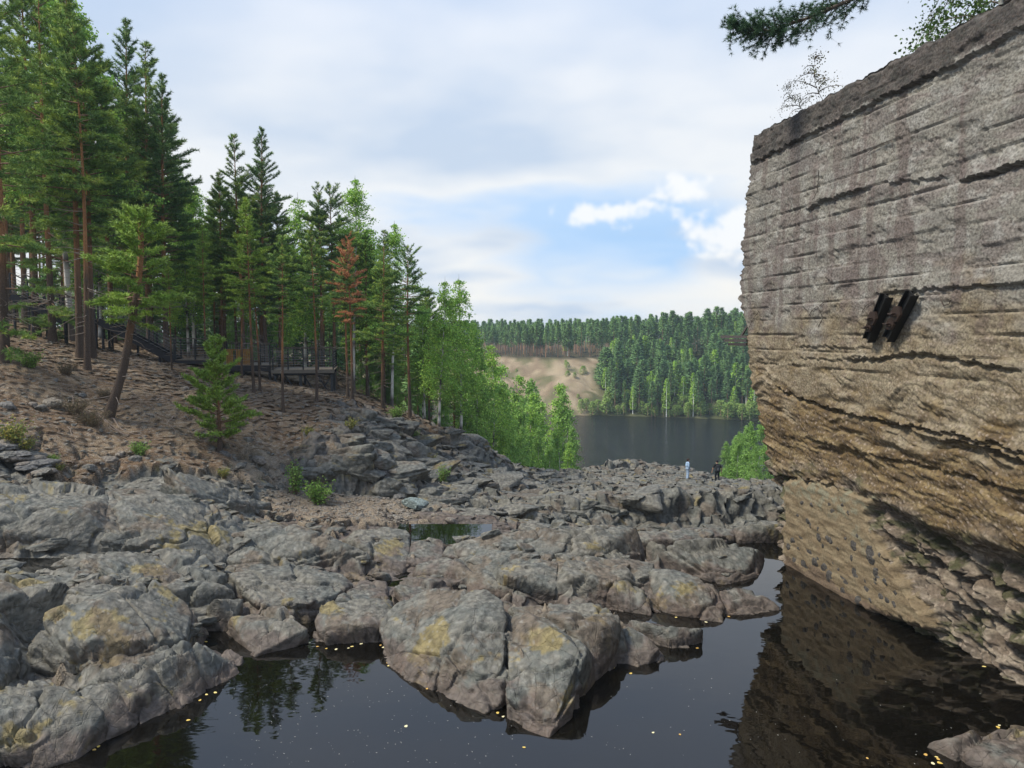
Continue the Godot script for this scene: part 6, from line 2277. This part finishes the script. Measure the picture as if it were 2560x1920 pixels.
# --- loose things on the ground ---
func build_loose() -> void:
	rng.seed = 808
	var protos := []
	for k in 8:
		protos.append(stone_mesh(900 + k, 9, [Color(0.20, 0.19, 0.165), Color(0.24, 0.21, 0.175), Color(0.17, 0.165, 0.155), Color(0.28, 0.245, 0.20)][k % 4], 0))
	var teal := stone_mesh(950, 10, Color(0.24, 0.29, 0.275), 1)
	var set_stone := func(px: float, py: float, d: float, size: float, mesh: Mesh, label: String, group: String, stretch: Vector3) -> void:
		var p := at_d(px, py, d)
		p.y = ground(p.x, p.z) + size * 0.12
		var o := part("stone", mesh, M.stone, self)
		o.transform = Transform3D(Basis(Vector3.UP, rng.randf() * TAU) * Basis.from_scale(stretch * size), p)
		tag(o, label, "stone", group)
	var tp := at_d(1040, 1262, 27.2)
	var to := part("stone", teal, M.stone, self)
	to.transform = Transform3D(Basis(Vector3.BACK, -0.12) * Basis.from_scale(Vector3(1.0, 0.42, 0.6)), Vector3(tp.x, ground(tp.x, tp.z) + 0.22, tp.z))
	tag(to, "large blue-green flat stone lying beside the gravel", "stone")
	for s in [[945, 1245, 28.2, 0.42], [978, 1258, 27.4, 0.35], [995, 1225, 29.0, 0.4], [1003, 1270, 26.8, 0.3], [1150, 1232, 30.2, 0.55], [1135, 1245, 29.6, 0.35], [1062, 1275, 26.8, 0.3], [1022, 1282, 26.2, 0.22], [900, 1300, 25.7, 0.34], [872, 1296, 25.8, 0.26], [995, 1297, 25.6, 0.3], [1122, 1268, 28.0, 0.2], [1230, 1278, 28.0, 0.3], [1252, 1282, 28.2, 0.28], [1128, 1305, 25.4, 0.35], [930, 1270, 27.0, 0.2], [985, 1285, 26.0, 0.2], [1085, 1285, 26.2, 0.24], [960, 1225, 29.2, 0.3], [1170, 1262, 28.8, 0.25]]:
		set_stone.call(s[0], s[1], s[2], s[3], protos[rng.randi() % 8], "pale angular stone among the rubble around the gravel patch", "stones around the gravel patch", Vector3(1.2, 0.6, 0.9))
	for s in [[132, 1032, 26.6, 0.6], [105, 1050, 26.0, 0.35], [205, 965, 28.4, 0.3], [138, 950, 28.6, 0.35], [160, 1080, 25.6, 0.3], [375, 1045, 28.4, 0.4], [315, 1010, 28.6, 0.28], [325, 965, 30.4, 0.3], [266, 917, 32.6, 0.25], [85, 1040, 26.0, 0.3], [20, 1020, 25.2, 0.5], [480, 940, 33.6, 0.4], [460, 960, 32.4, 0.35], [350, 1050, 28.0, 0.25], [430, 1080, 27.6, 0.22], [60, 980, 26.2, 0.2], [590, 1060, 29.8, 0.5], [620, 1100, 29.2, 0.4], [560, 1140, 27.6, 0.45], [300, 1155, 25.0, 0.4], [270, 1165, 24.4, 0.5], [340, 1170, 24.8, 0.45], [225, 1185, 23.6, 0.4], [650, 1150, 28.4, 0.5], [600, 1170, 27.2, 0.45]]:
		set_stone.call(s[0], s[1], s[2], s[3], protos[rng.randi() % 8], "dark stone lying on the bare earth slope", "stones on the earth slope", Vector3(1.3, 0.7, 0.9))
	# layered rock sticking out of the bank's foot
	for k in 46:
		var px := rng.randf_range(-40, 130)
		var py := rng.randf_range(1112, 1196)
		set_stone.call(px, py, 21.9 + (1190.0 - py) / 110.0, rng.randf_range(0.35, 0.75), protos[rng.randi() % 3], "flat dark stone in the layered outcrop at the bottom of the bank", "layered stones at the bottom of the bank", Vector3(1.5, 0.35, 1.0))
	# gravel
	for gset in [["gravel", "fine pale gravel between the bank and the rocks", 1500, 0], ["litter_stones", "small stones scattered over the earth slope", 2400, 1]]:
		var mm := MultiMesh.new()
		mm.transform_format = MultiMesh.TRANSFORM_3D
		mm.mesh = protos[3] if gset[3] == 0 else protos[0]
		var places := []
		while places.size() < gset[2]:
			var p := at_d(rng.randf_range(690, 1080), 1270, rng.randf_range(25.2, 28.4)) if gset[3] == 0 else at_d(rng.randf_range(-100, 900), 1000, rng.randf_range(22, 40))
			if sample(soil, p.x, p.z) < 0.35:
				continue
			p.y = ground(p.x, p.z) + soil_detail(p.x, p.z) + 0.06
			var sz := rng.randf_range(0.03, 0.10) if gset[3] == 0 else rng.randf_range(0.03, 0.16) * rng.randf()  + 0.02
			places.append(Transform3D(Basis(Vector3.UP, rng.randf() * TAU) * Basis.from_scale(Vector3(sz * 1.4, sz * 0.7, sz)), p))
		mm.instance_count = places.size()
		for k in places.size():
			mm.set_instance_transform(k, places[k])
		var mi := MultiMeshInstance3D.new()
		mi.name = gset[0]
		mi.multimesh = mm
		mi.material_override = M.stone
		add_child(mi)
		tag(mi, gset[1], "gravel", "", "stuff")
	# twigs and needles on the earth
	var tw := MB.new()
	tw.tube(PackedVector3Array([Vector3(-0.5, 0, 0), Vector3(-0.1, 0.05, 0.06), Vector3(0.5, 0, 0)]), PackedFloat32Array([0.03, 0.035, 0.015]), 4, PackedColorArray([Color(0.30, 0.22, 0.16), Color(0.26, 0.19, 0.14), Color(0.33, 0.25, 0.18)]))
	var tm := MultiMesh.new()
	tm.transform_format = MultiMesh.TRANSFORM_3D
	tm.mesh = tw.mesh()
	tm.instance_count = 5200
	var k2 := 0
	while k2 < 5200:
		var p := at_d(rng.randf_range(-120, 960), 1000, rng.randf_range(22, 41))
		if sample(soil, p.x, p.z) < 0.45:
			continue
		p.y = ground(p.x, p.z) + soil_detail(p.x, p.z) + 0.075
		var l := rng.randf_range(0.06, 0.32) * rng.randf_range(0.5, 1.3)
		tm.set_instance_transform(k2, Transform3D(Basis(Vector3.UP, rng.randf() * TAU) * Basis(Vector3.BACK, rng.randf_range(-0.4, 0.4)) * Basis.from_scale(Vector3(l, 0.2, 0.2)), p))
		k2 += 1
	var tmi := MultiMeshInstance3D.new()
	tmi.name = "twig_litter"
	tmi.multimesh = tm
	tmi.material_override = M.plain
	add_child(tmi)
	tag(tmi, "dry twigs and needles strewn over the earth slope", "litter", "", "stuff")
	# roots of the leaning pine and dead wood
	var rp := at_d(262, 1040, 27.4)
	for k in 9:
		root_line(rp + Vector3(rng.randf_range(-0.2, 0.2), 0, 0.05), Vector3(rng.randf_range(-0.8, 0.8), 0, rng.randf_range(0.5, 1.0)), rng.randf_range(0.8, 2.2), 0.035, "bare grey root of the leaning pine running down the slope", "roots of the leaning pine", "root")
	for k in 34:
		var p := at_d(rng.randf_range(-20, 820), 1000, rng.randf_range(24, 37))
		if sample(soil, p.x, p.z) < 0.7:
			continue
		root_line(p, Vector3(rng.randf_range(-1, 1), 0, rng.randf_range(-0.4, 1.0)), rng.randf_range(0.7, 2.4), rng.randf_range(0.012, 0.03), "thin dead branch lying on the earth slope", "dead branches on the slope", "fallen_branch")


func root_line(p: Vector3, d: Vector3, l: float, r0: float, label: String, group: String, called: String) -> void:
	var o := Vector3(p.x, ground(p.x, p.z), p.z)
	var pts := PackedVector3Array()
	var rr := PackedFloat32Array()
	var cc := PackedColorArray()
	var q := p
	var n := 9
	d = d.normalized()
	for k in n:
		var y := ground(q.x, q.z) + soil_detail(q.x, q.z) + 0.07 + (rng.randf_range(0.0, 0.05) if k % 2 else 0.0)
		pts.push_back(Vector3(q.x, y, q.z) - o)
		rr.push_back(r0 * (1.0 - 0.8 * k / n))
		cc.push_back(Color(0.22, 0.175, 0.14))
		d = (d + Vector3(rng.randfn() * 0.3, 0, rng.randfn() * 0.3)).normalized()
		q += d * l / n
	var m := MB.new()
	m.tube(pts, rr, 5, cc)
	var e := part(called, m.mesh(), M.plain, self)
	e.position = o
	tag(e, label, "branch" if called != "root" else "root", group)


func build_leaves() -> void:
	rng.seed = 62
	var m := MB.new()
	var ring := PackedVector3Array()
	for k in 8:
		var a := TAU * k / 8.0
		ring.push_back(Vector3(cos(a) * 0.5, 0.02 * sin(a * 2.0), sin(a) * 0.36 * (1.0 - 0.3 * cos(a))))
	for k in 8:
		m.tri(Vector3(0, 0.03, 0), ring[k], ring[(k + 1) % 8], Vector3.UP, Color.WHITE)
	var mesh := m.mesh()
	var cols := []
	for c in [Color(0.62, 0.44, 0.10), Color(0.70, 0.56, 0.20), Color(0.55, 0.34, 0.09), Color(0.72, 0.66, 0.40)]:
		var mt := StandardMaterial3D.new()
		mt.albedo_color = c.linear_to_srgb()
		mt.roughness = 0.6
		mt.cull_mode = BaseMaterial3D.CULL_DISABLED
		cols.append(mt)
	for q in [[515, 1604], [683, 1624], [700, 1618], [730, 1610], [751, 1608], [774, 1607], [794, 1616], [816, 1621], [840, 1623], [871, 1620], [880, 1616], [903, 1609], [951, 1613], [958, 1618], [968, 1657], [975, 1660], [972, 1664], [1015, 1686], [1068, 1721], [1183, 1766], [1244, 1782], [1258, 1791], [1505, 1672], [1512, 1668], [1521, 1664], [1511, 1677], [1533, 1669], [1577, 1683], [1633, 1831], [1700, 1836], [1628, 1609], [1641, 1611], [1743, 1620], [1690, 1543], [1765, 1555], [1822, 1541], [1655, 1403], [1664, 1405], [1733, 1417], [1757, 1430], [1864, 1428], [1869, 1436], [516, 1736], [538, 1731], [500, 1750], [471, 1800], [240, 1860], [252, 1855], [258, 1850], [246, 1866], [236, 1874], [2190, 1517], [2233, 1537], [2287, 1568], [2460, 1666], [2425, 1837], [2498, 1813], [2495, 1818], [2341, 1892], [2345, 1897], [2168, 1895], [2314, 1886], [2350, 1907], [2332, 1908], [1015, 1815], [1310, 1868]]:
		var o := part("leaf", mesh, cols[rng.randi() % 4], self)
		o.transform = Transform3D(Basis(Vector3.UP, rng.randf() * TAU) * Basis.from_scale(Vector3.ONE * rng.randf_range(0.05, 0.085)), at_h(q[0], q[1], 0.006))
		tag(o, "small yellow fallen leaf floating on the dark pool", "leaf", "yellow leaves floating on the pool")
	var mm := MultiMesh.new()
	mm.transform_format = MultiMesh.TRANSFORM_3D
	mm.mesh = mesh
	mm.instance_count = 260
	for k in 260:
		var p := at_h(rng.randf_range(560, 1300), rng.randf_range(1700, 1915), 0.005) if k < 190 else at_h(rng.randf_range(1450, 2500), rng.randf_range(1690, 1915), 0.005)
		mm.set_instance_transform(k, Transform3D(Basis(Vector3.UP, rng.randf() * TAU) * Basis.from_scale(Vector3(1.0, 0.3, 0.6) * rng.randf_range(0.008, 0.03)), p))
	var mi := MultiMeshInstance3D.new()
	mi.name = "floating_specks"
	mi.multimesh = mm
	var sm := StandardMaterial3D.new()
	sm.albedo_color = Color(0.6, 0.6, 0.58)
	mi.material_override = sm
	add_child(mi)
	tag(mi, "pale pollen and seed specks on the pool", "specks", "", "stuff")


# --- people: one continuous skin round tapered bones ---
func skin_mesh(bones: Array, cell: float, k: float) -> MB:
	var lo := Vector3.ONE * 99.0
	var hi := -lo
	for b in bones:
		var r: float = maxf(b[2], b[3]) + cell * 2.0
		for q in 2:
			lo = lo.min(b[q] - Vector3.ONE * r)
			hi = hi.max(b[q] + Vector3.ONE * r)
	var nx := int((hi.x - lo.x) / cell) + 2
	var ny := int((hi.y - lo.y) / cell) + 2
	var nz := int((hi.z - lo.z) / cell) + 2
	var f := PackedFloat32Array()
	f.resize(nx * ny * nz)
	f.fill(1.0)
	var who := PackedInt32Array()
	who.resize(nx * ny * nz)
	var best := PackedFloat32Array()
	best.resize(nx * ny * nz)
	best.fill(9.0)
	for bi in bones.size():
		var b: Array = bones[bi]
		var a0: Vector3 = b[0]
		var a1: Vector3 = b[1]
		var r0: float = b[2]
		var r1: float = b[3]
		var m := maxf(r0, r1) + 0.09
		var v := a1 - a0
		var vv := maxf(v.dot(v), 1e-6)
		var x0 := maxi(0, int((minf(a0.x, a1.x) - m - lo.x) / cell))
		var x1 := mini(nx - 1, int((maxf(a0.x, a1.x) + m - lo.x) / cell) + 1)
		var y0 := maxi(0, int((minf(a0.y, a1.y) - m - lo.y) / cell))
		var y1 := mini(ny - 1, int((maxf(a0.y, a1.y) + m - lo.y) / cell) + 1)
		var z0 := maxi(0, int((minf(a0.z, a1.z) - m - lo.z) / cell))
		var z1 := mini(nz - 1, int((maxf(a0.z, a1.z) + m - lo.z) / cell) + 1)
		for y in range(y0, y1 + 1):
			for z in range(z0, z1 + 1):
				for x in range(x0, x1 + 1):
					var p := lo + Vector3(x, y, z) * cell
					var t := clampf((p - a0).dot(v) / vv, 0.0, 1.0)
					var d := p.distance_to(a0 + v * t) - lerpf(r0, r1, t)
					var id := (y * nz + z) * nx + x
					if d < best[id]:
						best[id] = d
						who[id] = bi
					var e := f[id]
					var h := clampf(0.5 + 0.5 * (e - d) / k, 0.0, 1.0)
					f[id] = lerpf(e, d, h) - k * h * (1.0 - h)
	var mb := MB.new()
	var at := {}
	var corner := PackedInt32Array([0, 1, nx, nx + 1, nx * nz, nx * nz + 1, nx * nz + nx, nx * nz + nx + 1])
	var pairs := [[0, 1], [0, 2], [0, 4], [1, 3], [1, 5], [2, 3], [2, 6], [4, 5], [4, 6], [3, 7], [5, 7], [6, 7]]
	for y in ny - 1:
		for z in nz - 1:
			for x in nx - 1:
				var id := (y * nz + z) * nx + x
				var inside := 0
				for c in 8:
					if f[id + corner[c]] < 0.0:
						inside += 1
				if inside == 0 or inside == 8:
					continue
				var s := Vector3.ZERO
				var n := 0
				for pr in pairs:
					var fa := f[id + corner[pr[0]]]
					var fb := f[id + corner[pr[1]]]
					if (fa < 0.0) != (fb < 0.0):
						var t := fa / (fa - fb)
						var ca := Vector3(pr[0] & 1, pr[0] >> 2, (pr[0] >> 1) & 1)
						var cb := Vector3(pr[1] & 1, pr[1] >> 2, (pr[1] >> 1) & 1)
						s += ca.lerp(cb, t)
						n += 1
				at[id] = mb.v.size()
				mb.v.push_back(lo + (Vector3(x, y, z) + s / n) * cell)
				var g := Vector3(f[id + 1] - f[id], f[id + nx * nz] - f[id], f[id + nx] - f[id])
				mb.n.push_back(g.normalized() if g.length() > 1e-6 else Vector3.UP)
				mb.c.push_back(bones[who[id]][4])
	for y in range(1, ny - 1):
		for z in range(1, nz - 1):
			for x in range(1, nx - 1):
				var id := (y * nz + z) * nx + x
				for ax in 3:
					var st: int = [1, nx * nz, nx][ax]
					if (f[id] < 0.0) == (f[id + st] < 0.0):
						continue
					var u: int = [nx, 1, nx * nz][ax]
					var w: int = [nx * nz, nx, 1][ax]
					if not (at.has(id) and at.has(id - u) and at.has(id - w) and at.has(id - u - w)):
						continue
					var q := [at[id], at[id - u], at[id - u - w], at[id - w]]
					if (mb.v[q[2]] - mb.v[q[0]]).cross(mb.v[q[1]] - mb.v[q[0]]).dot(mb.n[q[0]]) < 0.0:
						q = [q[0], q[3], q[2], q[1]]
					mb.i.append_array(PackedInt32Array([q[0], q[1], q[2], q[0], q[2], q[3]]))
	return mb


func hand_bones(wrist: Vector3, dir: Vector3, side: Vector3, col: Color) -> Array:
	var palm := wrist + dir * 0.075
	var out := [[wrist, palm, 0.03, 0.038, col]]
	for k in 4:
		var root := palm + side * (k - 1.5) * 0.02
		var l: float = [0.065, 0.078, 0.072, 0.055][k]
		var mid: Vector3 = root + dir * l * 0.55
		var tip: Vector3 = mid + (dir + side.cross(dir) * 0.5).normalized() * l * 0.5
		out.append([root, mid, 0.010, 0.009, col])
		out.append([mid, tip, 0.009, 0.008, col])
	var t0 := wrist + dir * 0.03 + side * 0.03
	out.append([t0, t0 + (dir + side).normalized() * 0.05, 0.012, 0.009, col])
	return out


func build_people() -> void:
	var skin := Color(0.50, 0.31, 0.22)
	# figures face +z in their own axes; the man walks away from us, the youth is turned to the side
	var tee := Color(0.018, 0.018, 0.02)
	var jean := Color(0.022, 0.024, 0.03)
	var shoe := Color(0.45, 0.45, 0.45)
	var man := [
		[Vector3(0, 0.98, 0), Vector3(0, 1.20, 0.02), 0.155, 0.16, tee], [Vector3(0, 1.20, 0.02), Vector3(0, 1.40, 0.06), 0.165, 0.13, tee],
		[Vector3(-0.16, 1.42, 0.06), Vector3(0.16, 1.42, 0.06), 0.075, 0.075, tee],
		[Vector3(0, 1.44, 0.07), Vector3(0, 1.54, 0.11), 0.06, 0.055, skin], [Vector3(0, 1.58, 0.14), Vector3(0, 1.66, 0.16), 0.088, 0.095, skin],
		[Vector3(0, 1.565, 0.19), Vector3(0, 1.55, 0.20), 0.05, 0.045, skin], [Vector3(0, 1.60, 0.255), Vector3(0, 1.585, 0.265), 0.012, 0.016, skin],
		[Vector3(-0.095, 1.615, 0.14), Vector3(-0.095, 1.64, 0.14), 0.018, 0.018, skin], [Vector3(0.095, 1.615, 0.14), Vector3(0.095, 1.64, 0.14), 0.018, 0.018, skin],
		[Vector3(-0.21, 1.40, 0.05), Vector3(-0.29, 1.24, 0.04), 0.068, 0.062, tee], [Vector3(0.21, 1.40, 0.05), Vector3(0.29, 1.24, 0.04), 0.068, 0.062, tee],
		[Vector3(-0.29, 1.24, 0.04), Vector3(-0.33, 1.13, 0.06), 0.052, 0.046, skin], [Vector3(0.29, 1.24, 0.04), Vector3(0.34, 1.13, 0.07), 0.052, 0.046, skin],
		[Vector3(-0.33, 1.13, 0.06), Vector3(-0.36, 0.90, 0.15), 0.045, 0.033, skin], [Vector3(0.34, 1.13, 0.07), Vector3(0.39, 0.90, 0.12), 0.045, 0.033, skin],
		[Vector3(-0.08, 0.95, 0), Vector3(0.08, 0.95, 0), 0.13, 0.13, jean],
		[Vector3(-0.09, 0.92, 0), Vector3(-0.12, 0.50, 0.06), 0.095, 0.068, jean], [Vector3(-0.12, 0.50, 0.06), Vector3(-0.13, 0.10, -0.02), 0.068, 0.055, jean],
		[Vector3(0.09, 0.92, 0), Vector3(0.12, 0.51, 0.12), 0.095, 0.068, jean], [Vector3(0.12, 0.51, 0.12), Vector3(0.13, 0.12, 0.06), 0.068, 0.055, jean],
		[Vector3(-0.13, 0.05, -0.04), Vector3(-0.15, 0.035, 0.15), 0.045, 0.04, shoe], [Vector3(0.13, 0.06, 0.04), Vector3(0.15, 0.04, 0.22), 0.045, 0.04, shoe],
	]
	man.append_array(hand_bones(Vector3(-0.36, 0.90, 0.15), Vector3(-0.1, -0.95, 0.3).normalized(), Vector3(0, 0.3, 0.95).normalized(), skin))
	man.append_array(hand_bones(Vector3(0.39, 0.90, 0.12), Vector3(0.1, -0.95, 0.3).normalized(), Vector3(0, 0.3, 0.95).normalized(), skin))
	var p := at_d(1793, 1211, 58.5)
	p.y = ground(p.x, p.z) + 0.12
	var o := thing("person", "person in black t-shirt and dark trousers with a black backpack, stepping down the rocks", "person", p)
	o.rotation.y = PI
	part("body", skin_mesh(man, 0.024, 0.035).mesh(), M.cloth, o)
	var cap := skin_mesh([[Vector3(0, 1.68, 0.13), Vector3(0, 1.70, 0.15), 0.10, 0.10, tee], [Vector3(0, 1.67, 0.22), Vector3(0, 1.65, 0.31), 0.05, 0.03, tee]], 0.024, 0.03)
	part("cap", cap.mesh(), M.cloth, o)
	var bag := skin_mesh([[Vector3(-0.07, 1.05, -0.20), Vector3(-0.07, 1.36, -0.15), 0.11, 0.10, Color(0.03, 0.032, 0.038)], [Vector3(0.07, 1.05, -0.20), Vector3(0.07, 1.36, -0.15), 0.11, 0.10, Color(0.03, 0.032, 0.038)], [Vector3(-0.11, 1.44, -0.02), Vector3(-0.11, 1.46, 0.12), 0.03, 0.03, tee], [Vector3(0.11, 1.44, -0.02), Vector3(0.11, 1.46, 0.12), 0.03, 0.03, tee]], 0.024, 0.03)
	part("backpack", bag.mesh(), M.cloth, o)
	var stripe := MB.new()
	stripe.box(Vector3(0.05, 1.16, -0.312), Vector3(0.03, 0.2, 0.012), Basis.IDENTITY, Color(0.4, 0.42, 0.45))
	part("backpack_stripe", stripe.mesh(), M.cloth, o)
	var den := Color(0.30, 0.42, 0.58)
	var pale := Color(0.36, 0.47, 0.62)
	var boy := [
		[Vector3(0, 0.93, 0), Vector3(0, 1.15, 0.0), 0.13, 0.135, den], [Vector3(0, 1.15, 0.0), Vector3(0, 1.34, 0.02), 0.14, 0.115, den],
		[Vector3(-0.13, 1.35, 0.02), Vector3(0.13, 1.35, 0.02), 0.068, 0.068, den],
		[Vector3(0, 1.38, 0.03), Vector3(0, 1.46, 0.05), 0.052, 0.05, skin], [Vector3(0, 1.50, 0.07), Vector3(0, 1.58, 0.08), 0.083, 0.09, skin],
		[Vector3(0, 1.48, 0.12), Vector3(0, 1.465, 0.13), 0.045, 0.04, skin], [Vector3(0, 1.52, 0.18), Vector3(0, 1.505, 0.19), 0.011, 0.015, skin],
		[Vector3(-0.09, 1.53, 0.06), Vector3(-0.09, 1.555, 0.06), 0.017, 0.017, skin], [Vector3(0.09, 1.53, 0.06), Vector3(0.09, 1.555, 0.06), 0.017, 0.017, skin],
		[Vector3(-0.18, 1.33, 0.02), Vector3(-0.22, 1.10, -0.02), 0.062, 0.055, den], [Vector3(0.18, 1.33, 0.02), Vector3(0.22, 1.10, 0.0), 0.062, 0.055, den],
		[Vector3(-0.22, 1.10, -0.02), Vector3(-0.20, 0.90, 0.10), 0.052, 0.042, den], [Vector3(0.22, 1.10, 0.0), Vector3(0.18, 0.92, 0.14), 0.052, 0.042, den],
		[Vector3(-0.07, 0.90, 0), Vector3(0.07, 0.90, 0), 0.12, 0.12, pale],
		[Vector3(-0.08, 0.88, 0), Vector3(-0.09, 0.48, 0.03), 0.09, 0.07, pale], [Vector3(-0.09, 0.48, 0.03), Vector3(-0.09, 0.10, -0.02), 0.072, 0.065, pale],
		[Vector3(0.08, 0.88, 0), Vector3(0.10, 0.48, 0.06), 0.09, 0.07, pale], [Vector3(0.10, 0.48, 0.06), Vector3(0.11, 0.10, 0.04), 0.072, 0.065, pale],
		[Vector3(-0.09, 0.05, -0.03), Vector3(-0.10, 0.035, 0.13), 0.042, 0.038, shoe], [Vector3(0.11, 0.05, 0.03), Vector3(0.12, 0.035, 0.19), 0.042, 0.038, shoe],
	]
	boy.append_array(hand_bones(Vector3(-0.20, 0.90, 0.10), Vector3(0.1, -0.8, 0.6).normalized(), Vector3(0.2, 0.6, 0.75).normalized(), skin))
	boy.append_array(hand_bones(Vector3(0.18, 0.92, 0.14), Vector3(-0.1, -0.8, 0.6).normalized(), Vector3(-0.2, 0.6, 0.75).normalized(), skin))
	var p2 := at_d(1718, 1203, 58.5)
	p2.y = ground(p2.x, p2.z) + 0.12
	var o2 := thing("person", "person in a light blue denim jacket and pale jeans standing on the rocks", "person", p2)
	o2.rotation.y = 1.9
	part("body", skin_mesh(boy, 0.024, 0.032).mesh(), M.cloth, o2)
	var hair := skin_mesh([[Vector3(0, 1.60, 0.05), Vector3(0, 1.62, 0.07), 0.098, 0.095, Color(0.05, 0.03, 0.02)], [Vector3(0, 1.54, 0.01), Vector3(0, 1.60, 0.02), 0.075, 0.09, Color(0.05, 0.03, 0.02)]], 0.024, 0.03)
	part("hair", hair.mesh(), M.cloth, o2)
	var pouch := skin_mesh([[Vector3(0.10, 0.98, 0.15), Vector3(-0.02, 0.96, 0.17), 0.065, 0.06, tee], [Vector3(0.10, 1.0, 0.12), Vector3(-0.12, 1.36, 0.08), 0.018, 0.018, tee]], 0.02, 0.02)
	part("shoulder_bag", pouch.mesh(), M.cloth, o2)


func _ready() -> void:
	var t0 := Time.get_ticks_msec()
	setup_noise()
	setup_camera_and_light()
	setup_materials()
	print("sky ", Time.get_ticks_msec() - t0)
	build_base()
	print("base ", Time.get_ticks_msec() - t0)
	build_terrain()
	print("terrain ", Time.get_ticks_msec() - t0)
	build_boulders()
	print("boulders ", Time.get_ticks_msec() - t0)
	scatter_rocks()
	build_far()
	build_water()
	build_wall()
	print("far ", Time.get_ticks_msec() - t0)
	build_trees()
	print("trees ", Time.get_ticks_msec() - t0)
	build_far_trees()
	print("far trees ", Time.get_ticks_msec() - t0)
	build_platform()
	build_wall_items()
	build_greenery()
	build_loose()
	build_leaves()
	print("things ", Time.get_ticks_msec() - t0)
	build_people()
	print("people ", Time.get_ticks_msec() - t0)
